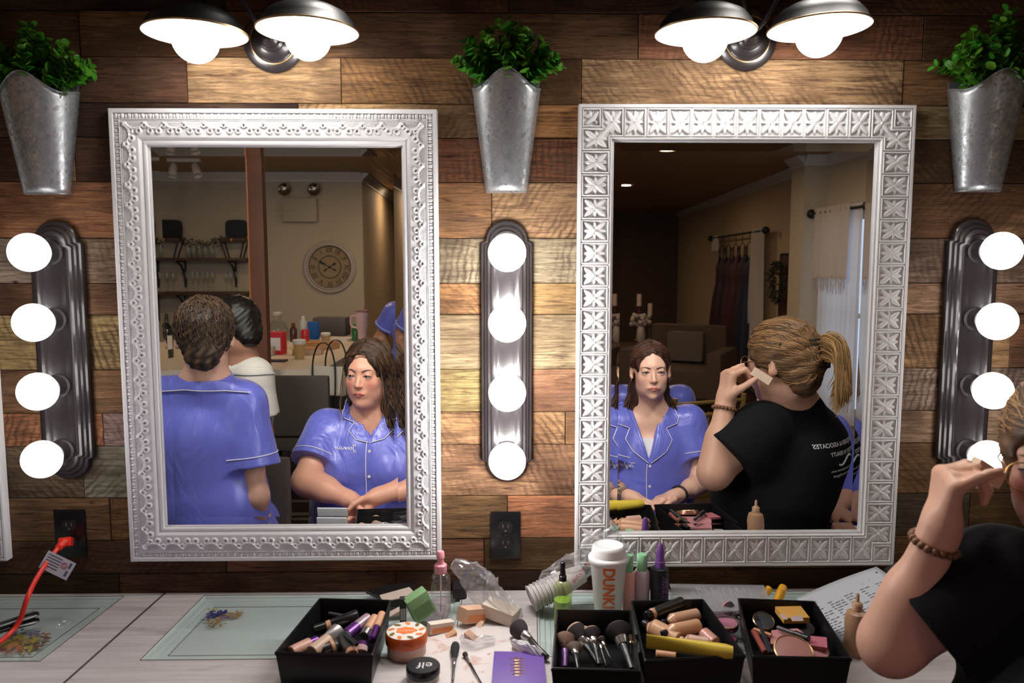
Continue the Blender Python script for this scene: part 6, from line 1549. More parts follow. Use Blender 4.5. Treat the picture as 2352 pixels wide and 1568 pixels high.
for k, p in enumerate(panels):
    m = MB(); lv = [(0, 0), (.004, -.001), (.006, -.006), (.016, -.0065), (.018, -.009), (.028, -.0095), (.030, -.0115)]
    rings = [[tl((*q, TZ+z)) for q in inset(p, d)] for d, z in lv]; V = sum(rings, []); F = [((j)*4+i, j*4+(i+1) % 4, (j+1)*4+(i+1) % 4, (j+1)*4+i) for j in range(len(lv)-1) for i in range(4)]
    F.append(tuple((len(lv)-1)*4+i for i in range(4))); m.add(V, F); m.build('panel_moulding', PAN, TAB, smooth=False)
    m = MB(); r0 = inset(p, .0012); m.add([tl((*q, TZ-.0006)) for q in r0]+[tl((*q, TZ-.0036)) for q in r0], [(0, 1, 2, 3), (4, 5, 6, 7), (0, 1, 5, 4), (1, 2, 6, 5), (2, 3, 7, 6), (3, 0, 4, 7)]); m.build('glass_panel', GLASS_T, TAB, smooth=False)
    for i in range(4):
        a, b = p[i], p[(i+1) % 4]; m = MB(); m.tube([tl((*a, TZ+.0002)), tl((*b, TZ+.0002))], .0009, 4); m.build('glass_seam', GROOVE, TAB, smooth=False)
    a, b = inset(p, .038), None; m = MB()
    for i in range(4): m.tube([tl((*a[i], TZ-.0112)), tl((*a[(i+1) % 4], TZ-.0112))], .0007, 4)
    m.build('panel_groove', GROOVE, TAB, smooth=False)
# seam between the two doors
a, b = T(388, 1353), T(120, 1592); m = MB(); m.tube([tl((a.x, -.006, TZ+.0003)), tl((b.x, b.y, TZ+.0003))], .0028, 6, flat=.3); m.build('door_seam', GROOVE, TAB, smooth=False)
m = MB(); m.box(tl((X0, YF-.002, TZ-.15)), tl((X1, YF+.02, TZ-.02))); m.build('apron', PAINT, TAB, smooth=False)
for x in (-2.1, -.7, .7, 2.0): 
    for y in (-.42, -.06): m = MB(); m.box(tl((x-.03, y-.03, 0)), tl((x+.03, y+.03, TZ-.045)), .004); m.build('leg', PAINT, TAB)
# pressed flowers under the glass: single petals in flat sprays
rf = random.Random(6)
def spray(cu, cv, blobs):
    grp = {}
    for u, v, n, c, s in blobs:
        p = T(u, v, TZ-.006)
        for k in range(n):
            a = rf.uniform(0, 6.28); r_ = rf.uniform(0, .010)*s; L = rf.uniform(.004, .009)*s; w_ = L*.42
            m = grp.setdefault(c, MB()); cx, cy = p.x+r_*math.cos(a), p.y+r_*math.sin(a); m.at(tl((cx, cy, TZ-.0060+.0002*rf.random()*5)), (0, 0, a))
            m.prism([(L*(math.cos(t)*.5+.5), w_*math.sin(t)*(.6+.4*math.cos(t*.5))) for t in [2*PI*i/10 for i in range(10)]], 0, .0002)
    for c, m in grp.items(): m.build('pressed_flower', flow[c], TAB, smooth=False)
cc = lambda x, y: (x/3.58, 1130+y/3.58)
spray(0, 0, [(*cc(1735, 978), 10, 2, 1.0), (*cc(1760, 1005), 26, 0, 1.3), (*cc(1800, 995), 24, 0, 1.2), (*cc(1690, 1040), 10, 0, .8), (*cc(1845, 1030), 14, 4, .9), (*cc(1900, 1015), 24, 1, 1.4), (*cc(1940, 1000), 14, 1, 1.2), (*cc(1770, 1055), 20, 1, 1.3), (*cc(1800, 1085), 14, 1, 1.1), (*cc(1735, 1110), 9, 3, .9)])
spray(0, 0, [(*cc(290, 1165), 14, 4, 1.1), (*cc(365, 1165), 14, 5, 1.0), (*cc(100, 1215), 30, 2, 1.8), (*cc(70, 1260), 30, 1, 1.8), (*cc(120, 1290), 24, 5, 1.4), (*cc(170, 1250), 30, 1, 1.6), (*cc(255, 1215), 20, 2, 1.4), (*cc(215, 1290), 20, 2, 1.3), (*cc(340, 1220), 18, 3, 1.3), (*cc(300, 1260), 16, 3, 1.2), (*cc(150, 1160), 16, 0, 1.2)])
# ------------------------------------------------------------------ on the table
def geo(u, vb, vt=None, wpx=None, z=TZ):
    p = T(u, vb, z); dep = p.y+CAMD; r = None
    sc_ = (Vector(ray(u, vb)).length)  # ray length per unit depth
    H = (W(u, vt, p.y).z-z) if vt is not None else None
    if wpx: r = wpx/2*dep/FPX
    return p, H, r
def thing_at(name, p, label, cat, rz=0, **k): return empty(name, (p.x, p.y, p.z), (0, 0, rz), label=label, cat=cat, **k)
def lat(r, name, prof, mt, n=28, **k): q = MB(); q.lathe(prof, n); return q.build(name, mt, r, **k)
PINK = mat('pink_plastic', (.80, .33, .38), .35); CLEARP = thin_glass('clear_plastic', (.96, .95, .96), .05, 1.4, .07, .03)
# pink spray bottle
p, H, r = geo(1013, 1408, 1265, 47); o = thing_at('spray_bottle', p, 'clear spray bottle with pink pump in front of the plastic bag', 'bottle')
lat(o, 'bottle', [(r*.92, 0), (r, .004), (r, H*.52), (r*.93, H*.60), (r*.6, H*.66), (r*.42, H*.67)], CLEARP)
lat(o, 'liquid', [(r*.9, .002), (r*.93, .005), (r*.93, H*.22), (0, H*.22)], thin_glass('pinkish_liquid', (.95, .80, .85), .1, 1., .05, .12))
lat(o, 'dip_tube', [(.0016, .005), (.0016, H*.68)], mat('tube_white', (.7, .68, .68), .4), 10)
lat(o, 'collar', [(r*.62, H*.66), (r*.64, H*.665), (r*.64, H*.78), (r*.5, H*.80)], PINK); lat(o, 'pump', [(r*.34, H*.80), (r*.34, H*.90), (r*.42, H*.90), (r*.38, H*.985), (r*.3, H)], PINK)
# green bottle with black pump
p, H, r = geo(1292, 1425, 1289, 45); o = thing_at('pump_bottle', p, 'clear bottle of green liquid with a black pump', 'bottle')
lat(o, 'bottle', [(r*.9, 0), (r, .004), (r, H*.50), (r*.92, H*.60), (r*.6, H*.67), (r*.36, H*.69)], thin_glass('green_tinted', (.88, .95, .62), .04, 1.4, .08, .05))
lat(o, 'liquid', [(r*.88, .003), (r*.93, .006), (r*.93, H*.36), (0, H*.36)], mat('green_liquid', (.30, .46, .08), .1, spec=.5)); lat(o, 'pump', [(r*.42, H*.68), (r*.42, H*.76), (r*.34, H*.77), (r*.24, H*.90), (r*.30, H*.91), (r*.28, H*.99), (r*.2, H)], BLACKPL)
# coffee cup with its printed side
p, H, r = geo(1396, 1412, 1250, 97); o = thing_at('coffee_cup', p, 'white paper coffee cup with orange lettering and white lid', 'cup')
CUPM = mat('cup_paper', (.80, .77, .76), .45); hb = H*.80
lat(o, 'cup', [(r*.62, 0), (r*.64, .002), (r*.90, hb), (r*.93, hb+.002)], CUPM, 40)
lat(o, 'lid', [(r*.97, hb-.004), (r, hb), (r, hb+.004), (r*.96, hb+.007), (r*.87, hb+.009), (r*.81, H*.955), (r*.76, H*.99), (r*.70, H), (r*.64, H*.985), (0, H*.975)], mat('lid_white', (.84, .82, .82), .3), 40)
me = text_mesh('DUNKIN', .038, bold=.0011); ys = [v.co.x for v in me.vertices]; x0_, x1_ = min(ys), max(ys)
bm = bmesh.new(); bm.from_mesh(me); bmesh.ops.triangulate(bm, faces=bm.faces[:]); bmesh.ops.subdivide_edges(bm, edges=[e for e in bm.edges if e.calc_length() > .006], cuts=2); bmesh.ops.triangulate(bm, faces=bm.faces[:]); bm.to_mesh(me); bm.free()
for v in me.vertices:
    z = hb*.94-(v.co.x-x0_)/(x1_-x0_)*hb*.90; rr = r*(.64+.26*z/hb)+.0006; a = -PI/2-.14+(v.co.y)/rr*.95
    v.co = (rr*math.cos(a), rr*math.sin(a), z)
link_mesh('lettering', me, mat('orange_ink', (.75, .13, .01), .5), o, False)
# toner bottles and setting spray
for u, vb, vt, wp, col, lb in [(1443, 1398, 1274, 26, (.80, .42, .40), 'pink lotion bottle with green cap peeking out behind the coffee cup'), (1473, 1392, 1272, 33, (.62, .48, .60), 'lilac lotion bottle with pale green cap')]:
    p, H, r = geo(u, vb, vt, wp+4); o = thing_at('lotion_bottle', p, lb, 'bottle'); lat(o, 'bottle', [(r*.95, 0), (r, .003), (r, H*.66), (r*.8, H*.70)], mat('lotion_%d' % u, col, .3)); lat(o, 'cap', [(r*.66, H*.70), (r*.68, H*.71), (r*.68, H*.985), (r*.6, H)], mat('mint_cap', (.30, .62, .36), .35))
p, H, r = geo(1514, 1394, 1248, 43); o = thing_at('setting_spray', p, 'black spray bottle with purple lettering and purple cap', 'bottle')
lat(o, 'bottle', [(r*.95, 0), (r, .003), (r, H*.58), (r*.95, H*.62), (r*.6, H*.64)], mat('matte_black', (.012, .011, .014), .4)); lat(o, 'cap', [(r*.58, H*.63), (r*.55, H*.73), (r*.5, H*.735), (r*.42, H*.88), (r*.3, H*.97), (r*.16, H)], mat('purple_cap', (.16, .06, .28), .3))
me = text_mesh('all nighter', .030, shear=.35); xs_ = [v.co.x for v in me.vertices]; a0_, a1_ = min(xs_), max(xs_)
for v in me.vertices:
    z = H*.04+(v.co.x-a0_)/(a1_-a0_)*H*.50; a = -PI/2+.30+(-v.co.y)/r; v.co = ((r+.0006)*math.cos(a), (r+.0006)*math.sin(a), z)
link_mesh('lettering', me, mat('purple_ink', (.30, .10, .45), .4), o, False)
# bins
BIN = mat('bin_black', (.006, .006, .007), .38, spec=.4)
def bin_(corners, label, h=.070):
    zr = TZ+h; c = [T(u, v, zr) for u, v in corners]          # back-left, back-right, front-right, front-left
    ctr = sum(c, Vector())/4; o = empty('makeup_bin', (ctr.x, ctr.y, TZ), label=label, cat='bin', group='black cosmetic bins in the row along the table')
    def inn(q, d): return [ctr+(v-ctr)*(1-d/((v-ctr).length)) for v in q]
    def ring(q, z): return [(v.x-ctr.x, v.y-ctr.y, z) for v in q]
    V = ring(inn(c, .012), .0015)+ring(inn(c, .002), h-.006)+ring(c, h-.005)+ring(c, h)+ring(inn(c, .006), h)+ring(inn(c, .016), .004)
    F = [(0, 1, 2, 3)]+[(j*4+i, j*4+(i+1) % 4, (j+1)*4+(i+1) % 4, (j+1)*4+i) for j in range(5) for i in range(4)]+[(20, 21, 22, 23)]
    m = MB(); m.add(V, F); me = m.mesh(); bm = bmesh.new(); bm.from_mesh(me); es = [e for e in bm.edges if abs(e.verts[0].co.z-e.verts[1].co.z) > .02 or abs(e.verts[0].co.z-e.verts[1].co.z) < 1e-5]
    bmesh.ops.bevel(bm, geom=es, offset=.0015, segments=2, affect='EDGES'); bm.to_mesh(me); bm.free(); link_mesh('bin', me, BIN, o, True, 40); return o
bin_([(733, 1372), (899, 1376), (857, 1503), (630, 1497)], 'black bin of concealer tubes, leftmost of the four')
bin_([(1278, 1398), (1450, 1400), (1472, 1540), (1265, 1534)], 'black bin holding make-up brushes')
bin_([(1449, 1378), (1616, 1374), (1714, 1504), (1480, 1516)], 'black bin of beige foundation bottles with a yellow tube')
bin_([(1694, 1372), (1872, 1379), (1958, 1511), (1727, 1506)], 'black bin of compacts and pink palettes, rightmost of the four')
# things lying in the bins
def axis_obj(name, p0, p1, z0, z1, label, cat, group=None):
    if group: z0, z1 = z0-.002, z1-.002
    a, b = T(*p0, TZ+z0), T(*p1, TZ+z1); d = b-a; L = d.length
    o = empty(name, tuple(a), label=label, cat=cat, group=group); o.rotation_mode = 'QUATERNION'; o.rotation_quaternion = Vector((0, 0, 1)).rotation_difference(d.normalized()); return o, L
def cosmetic(name, p0, p1, z0, z1, segs, label, cat='cosmetic tube', group=None, n=22):
    """segs: (part, start, end, radius0, radius1, colour, rough, metal)"""
    o, L = axis_obj(name, p0, p1, z0, z1, label, cat, group)
    for pn, a, b, r0, r1, col, ro, me_ in segs:
        e = min(.0012, r0*.3); m = MB(); m.lathe([(max(0, r0-e), a*L), (r0, a*L+e), (r1, b*L-e), (max(0, r1-e), b*L)], n)
        m.build(pn, mat('k_%s_%.2f%.2f%.2f_%.1f' % (pn, *col, me_), col, ro, metal=me_), o)
    return o
k6 = lambda x, y: (600+x/3.675, 1230+y/3.675); k7 = lambda x, y: (1180+x/3.675, 1200+y/3.675); k8 = lambda x, y: (1712+x/3.35, 1100+y/3.35)
BE, BK, PU, SI, PE = (.56, .33, .22), (.012, .012, .014), (.13, .035, .22), (.5, .48, .47), (.62, .33, .20)
g1 = 'tubes lying in the leftmost bin'
o = cosmetic('foundation_tube', k6(445, 800), k6(820, 690), .048, .060, [('cap', 0, .27, .0105, .0115, BK, .2, 0), ('neck', .27, .38, .0115, .012, PE, .4, 0), ('tube', .38, 1, .0125, .017, BK, .25, 0)], 'black squeeze tube with a peach band, at the back of the leftmost bin', group=g1)
cosmetic('concealer_tube', k6(250, 985), k6(470, 880), .050, .050, [('tube', 0, .72, .0115, .0115, (.60, .34, .26), .35, 0), ('cap', .72, 1, .009, .009, PU, .2, .6)], 'peach tube with purple cap at the front left of the leftmost bin', group=g1)
cosmetic('concealer_tube', k6(425, 985), k6(650, 815), .052, .060, [('tube', 0, .62, .0135, .0135, (.58, .40, .29), .35, 0), ('crimp', .62, 1, .0135, .0185, SI, .3, .7)], 'beige tube with a silver crimped end in the leftmost bin', group=g1)
cosmetic('lipstick_tube', k6(715, 840), k6(900, 690), .056, .060, [('tube', 0, .45, .012, .012, PU, .25, .5), ('cap', .45, 1, .011, .010, (.42, .30, .36), .25, .3)], 'purple metallic lipstick tube in the leftmost bin', group=g1)
cosmetic('concealer_tube', k6(865, 845), k6(960, 690), .058, .066, [('tube', 0, .3, .009, .009, SI, .2, .9), ('stick', .3, 1, .009, .009, PE, .35, 0)], 'orange beige stick with silver base near the right of the leftmost bin', group=g1)
cosmetic('concealer_tube', k6(930, 880), k6(1020, 660), .060, .068, [('tube', 0, .45, .008, .008, PU, .2, .7), ('stick', .45, 1, .008, .008, PE, .35, 0)], 'orange beige stick with purple base at the right edge of the leftmost bin', group=g1)
cosmetic('foundation_tube', k6(770, 1005), k6(700, 850), .055, .062, [('cap', 0, .2, .011, .011, PE, .4, 0), ('tube', .2, 1, .0115, .013, (.04, .04, .045), .3, 0)], 'small dark tube with peach end lying at the front of the leftmost bin', group=g1)
cosmetic('eye_pencil', k6(810, 920), k6(700, 825), .072, .076, [('pencil', 0, 1, .0042, .0042, BK, .25, 0)], 'thin black pencil lying across the tubes', 'pencil', group=g1)
cosmetic('foundation_tube', k6(520, 985), k6(660, 925), .044, .05, [('cap', 0, .5, .016, .016, BK, .2, 0), ('ring', .5, .72, .0165, .0165, PE, .4, 0), ('tube', .72, 1, .013, .012, (.06, .06, .065), .3, 0)], 'round black capped jar lying at the front of the leftmost bin', group=g1)
cosmetic('lipstick_tube', k6(840, 985), k6(850, 900), .05, .062, [('cap', 0, .6, .012, .012, (.62, .42, .42), .3, 0), ('tube', .6, 1, .010, .010, PU, .25, .5)], 'pale pink capped tube in the front right corner of the leftmost bin', group=g1)
cosmetic('eye_pencil', k6(570, 655), k6(700, 680), .06, .062, [('pencil', 0, 1, .004, .004, (.05, .05, .06), .25, 0)], 'thin dark pencil at the back of the leftmost bin', 'pencil', group=g1)
def brush(pt, pb, zt, zb, hr, hl_, label, headc=(.03, .022, .025), tipc=(.30, .18, .15), fer=SI, han=BK, name='makeup_brush', fan=1.2, group='brushes standing in the brush bin', hr2=None):
    """head at pt, handle end at pb"""
    zt = zt*.6 if group else zt; zb = zb*.75 if group else zb; o, L = axis_obj(name, pb, pt, zb, zt, label, 'brush', group); h0 = L*(1-hl_); f0 = h0-L*.16; rh = hr*.42
    lat(o, 'handle', [(rh*.5, 0), (rh*.8, L*.02), (rh*.75, L*.3), (rh*1.05, f0*.92), (rh*.95, f0)], mat('h_%.2f%.2f%.2f' % tuple(han), han, .2), 16); lat(o, 'ferrule', [(rh*1.0, f0), (rh*1.15, f0+.001), (rh*1.5, h0), (rh*1.4, h0+.001)], mat('fer_%.2f' % fer[0], fer, .2, metal=.9), 18)
    b = lat(o, 'bristles', [(rh*1.3, h0), (hr*fan*.9, h0+L*hl_*.5), (hr*fan, h0+L*hl_*.78)], mat('br_%.2f' % headc[0], headc, .9, bump=.5, bscale=300, bstretch=(1, 1, .1)), 24)
    lat(o, 'bristle_tips', [(hr*fan, h0+L*hl_*.78), (hr*fan*.85, h0+L*hl_*.93), (hr*fan*.4, L), (0, L*1.005)], mat('brt_%.2f%.2f' % tipc[:2], tipc, .95), 24); return o
brush(k7(435, 960), k7(430, 1225), .085, .03, .0165, .28, 'short kabuki brush with a rose gold handle at the left of the brush bin', (.40, .25, .2), (.55, .38, .3), (.45, .3, .3), PU)
brush(k7(505, 885), k7(715, 1200), .10, .035, .0165, .34, 'large dark fluffy brush, second from the left in the brush bin', tipc=(.42, .27, .2))
brush(k7(590, 900), k7(745, 1195), .095, .04, .010, .25, 'narrow brush with a tan tip behind the large fluffy one', (.3, .2, .15), (.45, .3, .2))
brush(k7(655, 905), k7(720, 1205), .10, .038, .014, .27, 'round brush with dark bristles and tan tip in the middle of the brush bin', tipc=(.45, .3, .22))
brush(k7(735, 975), k7(830, 1180), .085, .04, .007, .2, 'thin pencil brush in the middle of the brush bin', fer=(.55, .5, .45))
brush(k7(870, 880), k7(1000, 1245), .11, .035, .021, .28, 'widest powder brush with black handle at the right of the brush bin', tipc=(.07, .04, .045))
brush(k7(720, 1000), k7(780, 1210), .075, .035, .006, .18, 'slim tan ferrule brush between the middle brushes', fer=(.5, .4, .3), headc=(.2, .15, .12))
brush(k7(985, 965), k7(985, 1130), .085, .05, .007, .2, 'small gold ferrule brush in the right corner of the brush bin', fer=(.6, .45, .25), headc=(.4, .3, .2))
brush(k7(1030, 960), k7(1040, 1130), .08, .045, .006, .2, 'dark gold ferrule brush in the far right corner of the brush bin', fer=(.35, .25, .15))
brush(k7(510, 1050), k7(545, 1240), .07, .045, .013, .2, 'brush with a pale crimped end at the front of the brush bin', (.2, .2, .2), (.4, .4, .4))
g3 = 'foundation bottles in the third bin'
SK1, SK2, SK3 = (.62, .36, .22), (.58, .34, .22), (.60, .30, .24)
def fbottle(a, b, z0, z1, r, col, label, cap=BK):
    return cosmetic('foundation_bottle', a, b, z0, z1, [('cap', 0, .14, r*.5, r*.5, cap, .2, 0), ('neck', .14, .18, r*.4, r*.4, col, .3, 0), ('shoulder', .18, .30, r*.55, r, col, .25, 0), ('bottle', .30, 1, r, r*.93, col, .25, 0)], label, 'bottle', g3)
fbottle(k7(1090, 850), k7(1390, 1000), .055, .045, .0195, SK1, 'largest beige foundation bottle lying front left in the third bin')
fbottle(k7(1250, 850), k7(1550, 780), .050, .050, .0150, SK2, 'beige foundation bottle with printed label at the back of the third bin')
fbottle(k7(1250, 940), k7(1560, 870), .058, .058, .0150, (.60, .33, .2), 'beige foundation bottle in the middle of the third bin')
fbottle(k7(1740, 1060), k7(1600, 930), .045, .055, .0135, SK3, 'rosy beige bottle at the right of the third bin', SK3)
fbottle(k7(1400, 985), k7(1650, 1020), .055, .055, .0120, (.66, .42, .33), 'pale pink beige bottle just behind the yellow tube', (.66, .42, .33))
cosmetic('foundation_tube', k7(1115, 790), k7(1420, 670), .062, .066, [('cap', 0, .14, .010, .010, BK, .2, 0), ('band', .14, .22, .0105, .0105, PE, .35, 0), ('tube', .22, 1, .011, .012, (.02, .016, .014), .25, 0)], 'slim black tube with gold lettering at the back of the third bin', group=g3)
cosmetic('foundation_tube', k7(1200, 1110), k7(1370, 1130), .045, .045, [('tube', 0, 1, .0085, .0085, PE, .35, 0)], 'small peach tube under the yellow tube', group=g3)
o, L = axis_obj('sunscreen_tube', k7(1120, 1000), k7(1850, 1095), .078, .076, 'yellow squeeze tube lying across the front of the third bin', 'cosmetic tube', g3)
m = MB(); V = []; F = []
for j in range(13):
    f = j/12
    for i in range(20):
        a = 2*PI*i/20; rx = .0165*(1-f*.22); ry = .0035+.0095*min(1, f*1.3) if f < .93 else .0100; 
        if f >= .93: rx = .0120*(1.93-f)
        V.append((rx*math.cos(a), ry*math.sin(a), f*L))
F = [(j*20+i, j*20+(i+1) % 20, (j+1)*20+(i+1) % 20, (j+1)*20+i) for j in range(12) for i in range(20)]+[tuple(range(20)), tuple(240+i for i in range(20))]
m.add(V, F); m.build('tube', mat('yellow_plastic', (.72, .55, .06), .35), o)
# fourth bin
def flat_box(name, pts, z0, z1, col, label, cat, rough=.4, group=None, zt=None, bev=.0012):
    if group: z0, z1 = z0-.002, z1-.002
    c = [T(u, v, TZ+z0) for u, v in pts]; ctr = sum(c, Vector())/len(c); o = empty(name, tuple(ctr), label=label, cat=cat, group=group)
    m = MB(); tilt = zt or [0]*len(pts); n = len(pts)
    m.add([(v.x-ctr.x, v.y-ctr.y, t) for v, t in zip(c, tilt)]+[(v.x-ctr.x, v.y-ctr.y, (z1-z0)+t) for v, t in zip(c, tilt)], [tuple(range(n)), tuple(range(n, 2*n))]+[(i, (i+1) % n, n+(i+1) % n, n+i) for i in range(n)])
    m.build('body', mat('fb_%s_%.2f%.2f%.2f' % (name, *col), col, rough), o, smooth=False); return o
g4 = 'palettes and compacts in the rightmost bin'
o = flat_box('palette_box', [k8(228, 1022), k8(425, 1018), k8(493, 1108), k8(296, 1112)], .050, .062, (.78, .42, .10), 'orange cardboard box at the back of the rightmost bin', 'box', group=g4)
q = [T(*k8(a, b), TZ+.0605) for a, b in ((262, 1040), (300, 1040), (330, 1078), (290, 1080))]; c0 = o.location
m = MB(); m.add([(v.x-c0.x, v.y-c0.y, .0125) for v in q], [(0, 1, 2, 3)]); q = [T(*k8(a, b), TZ+.0605) for a, b in ((345, 1060), (430, 1045), (450, 1090), (360, 1092))]; m.add([(v.x-c0.x, v.y-c0.y, .0125) for v in q], [(0, 1, 2, 3)]); m.build('printed_label', mat('label_lilac', (.55, .42, .42), .5), o, smooth=False)
flat_box('powder_palette', [k8(200, 1185), k8(400, 1170), k8(560, 1290), k8(190, 1290)], .052, .058, (.68, .30, .32), 'pink palette lying open in the rightmost bin', 'palette', group=g4)
flat_box('powder_palette', [k8(480, 1225), k8(625, 1240), k8(630, 1320), k8(500, 1300)], .056, .062, (.55, .16, .22), 'darker pink palette at the right of the rightmost bin', 'palette', group=g4)
def round_compact(c, rp, z, col, rimc, label, name='powder_compact', cat='compact', tiltx=.45, group=None, h=.012):
    if group: z -= .002
    p = T(*c, TZ+z); r = rp*(p.y+CAMD)/FPX; o = empty(name, tuple(p), (tiltx, 0, 0), label=label, cat=cat, group=group)
    lat(o, 'case', [(r*.94, -h), (r, -h*.8), (r, -.002), (r*.98, 0)], mat('cc_%.2f%.2f' % rimc[:2], rimc, .25, metal=.5), 44); lat(o, 'lid_window', [(r*.90, -.001), (r*.90, .0008), (0, .0012)], mat('cw_%.2f%.2f' % col[:2], col, .25), 40)
    m = MB(); m.lathe([(r*.90, 0), (r*.93, .0022), (r*.98, .0015), (r, -.001)], 44, capa=False, capb=False); m.build('rim', mat('gold_rim', (.75, .50, .26), .25, metal=.9), o); return o
round_compact(k8(372, 1325), 48, .060, (.40, .17, .15), (.35, .16, .12), 'round bronzer compact with a gold rim at the front of the rightmost bin', group=g4)
round_compact(k8(560, 1320), 26, .052, (.66, .30, .33), (.60, .26, .28), 'small pink round compact right of the gold rimmed one', group=g4)
round_compact(k8(140, 1090), 26, .055, (.012, .012, .014), (.012, .012, .014), 'glossy black round compact at the left of the rightmost bin', group=g4)
round_compact(k8(455, 1140), 24, .040, (.02, .02, .024), (.02, .02, .022), 'black round compact at the right of the rightmost bin', group=g4)
cosmetic('eye_pencil', k8(195, 1340), k8(85, 1060), .062, .068, [('pencil', 0, .85, .0045, .0045, (.02, .03, .04), .2, 0), ('cap', .85, 1, .005, .005, BK, .2, 0)], 'dark pencil standing at the left of the rightmost bin', 'pencil', g4)
cosmetic('eye_pencil', k8(492, 1228), k8(245, 1140), .070, .066, [('pencil', 0, .45, .0065, .0065, BK, .3, 0), ('cap', .45, 1, .0045, .0045, (.05, .05, .06), .2, 0)], 'black liner pen lying across the rightmost bin', 'pencil', g4)
cosmetic('lip_pencil', k8(155, 1335), k8(62, 1170), .056, .060, [('pencil', 0, 1, .006, .006, (.28, .07, .06), .3, 0)], 'dark red lip pencil at the left of the rightmost bin', 'pencil', g4)
cosmetic('lipstick_tube', k8(60, 1165), k8(200, 1215), .062, .058, [('tube', 0, 1, .0075, .0075, (.42, .18, .10), .25, .5)], 'copper lipstick tube near the left of the rightmost bin', group=g4)
# foundation bottle in front of the artist
p, H, r = geo(1964, 1500, 1362, 55); o = thing_at('foundation_bottle', p, 'standing beige foundation bottle with open nozzle beside the sheet', 'bottle')
FB = mat('tan_liquid_bottle', (.50, .29, .17), .3)
lat(o, 'bottle', [(r*.95, 0), (r, .003), (r*1., H*.28), (r*.93, H*.36), (r, H*.44), (r, H*.56), (r*.85, H*.68), (r*.42, H*.73)], FB)
for k in range(3): lat(o, 'thread', [(r*.42, H*(.735+.035*k)), (r*.47, H*(.745+.035*k)), (r*.42, H*(.76+.035*k))], mat('nozzle_tan', (.62, .38, .24), .35))
lat(o, 'nozzle', [(r*.42, H*.73), (r*.40, H*.84), (r*.16, H*.87), (r*.15, H*.97), (r*.08, H)], mat('nozzle_tan'))
# powder jar, small black jar
p, H, r = geo(934, 1515, 1440, 97); ztop = .045; H = .052
p = T(934, 1500); o = thing_at('powder_jar', p, 'round loose powder jar with an orange lid patterned with petals', 'jar'); r = .0405
lat(o, 'jar', [(r*.92, 0), (r*.95, .002), (r*.95, .030)], mat('jar_clear_pink', (.50, .30, .25), .2), 40); lat(o, 'lid', [(r, .024), (r*1.02, .026), (r*1.02, .044), (r*.97, .047)], mat('lid_orange', (.60, .11, .02), .3), 48)
lat(o, 'lid_paper', [(r*.955, .0465), (r*.955, .0475), (0, .0477)], mat('lid_cream', (.80, .74, .68), .5), 40)
m = MB(); m.at((0, .0, .0479)).prism([(r*.5*math.cos(t)*(1+.12*math.cos(5*t)), r*.34*math.sin(t)*(1+.12*math.cos(7*t))) for t in [2*PI*i/40 for i in range(40)]], 0, .0003); m.build('centre_label', mat('orange_print', (.85, .20, .03), .5), o, smooth=False)
me = text_mesh('airspun', .011); me.transform(Matrix.Translation((0, 0, .0484))); link_mesh('lettering', me, mat('cream_ink', (.85, .6, .5), .5), o, False)
for k in range(9):
    a = 2*PI*k/9+.2; m = MB(); m.at((r*.76*math.cos(a), r*.76*math.sin(a), .0479), (0, 0, a+.6)).prism([(.0075*math.cos(t), .0042*math.sin(t)) for t in [2*PI*i/12 for i in range(12)]], 0, .0003); m.build('puff_print', mat('olive_print', (.16, .11, .02), .5) if k % 2 else mat('orange_print2', (.75, .22, .04), .5), o, smooth=False)
p = T(972, 1560); o = thing_at('cream_jar', p, 'small black lidded jar with white lettering', 'jar'); r = .0315
lat(o, 'jar', [(r*.9, 0), (r*.95, .002), (r*.95, .014)], thin_glass('jar_glass', (.85, .88, .7), .05, 1.2, .1, .25), 36); lat(o, 'lid', [(r, .012), (r*1.01, .013), (r*1.01, .027), (r*.96, .029), (0, .0292)], BLACKPL, 44)
me = text_mesh('elf', .030); me.transform(Matrix.Translation((.004, -.002, .0296)) @ Matrix.Rotation(PI, 4, 'Z')); link_mesh('lettering', me, mat('white_ink', (.7, .7, .7), .5), o, False)
# loose brushes
brush((1185, 1437), (1258, 1510), .022, .010, .0165, .30, 'fluffy black brush with silver ferrule lying on the table', tipc=(.12, .05, .05), name='powder_brush', group=None)
brush((1046, 1478), (1040, 1562), .010, .008, .0075, .45, 'grey handled applicator with dark rounded tip', (.012, .012, .014), (.02, .02, .022), (.3, .3, .32), (.06, .065, .075), name='applicator', group=None)
brush((1067, 1500), (1112, 1580), .008, .006, .0045, .12, 'thin black angled brush lying beside the applicator', name='angled_brush', group=None)
brush(k7(1790, 705), k7(1940, 830), .030, .02, .013, .5, 'pink tipped black brush lying between the two right bins', tipc=(.75, .22, .25), name='blush_brush', group=None)
round_compact(k7(1800, 845), 27, .02, (.55, .22, .32), (.45, .10, .22), 'plum pink round compact lying between the two right bins', tiltx=.1)
round_compact(k7(1840, 985), 12, .006, (.30, .05, .20), (.25, .04, .16), 'tiny magenta pot between the two right bins', tiltx=.1)
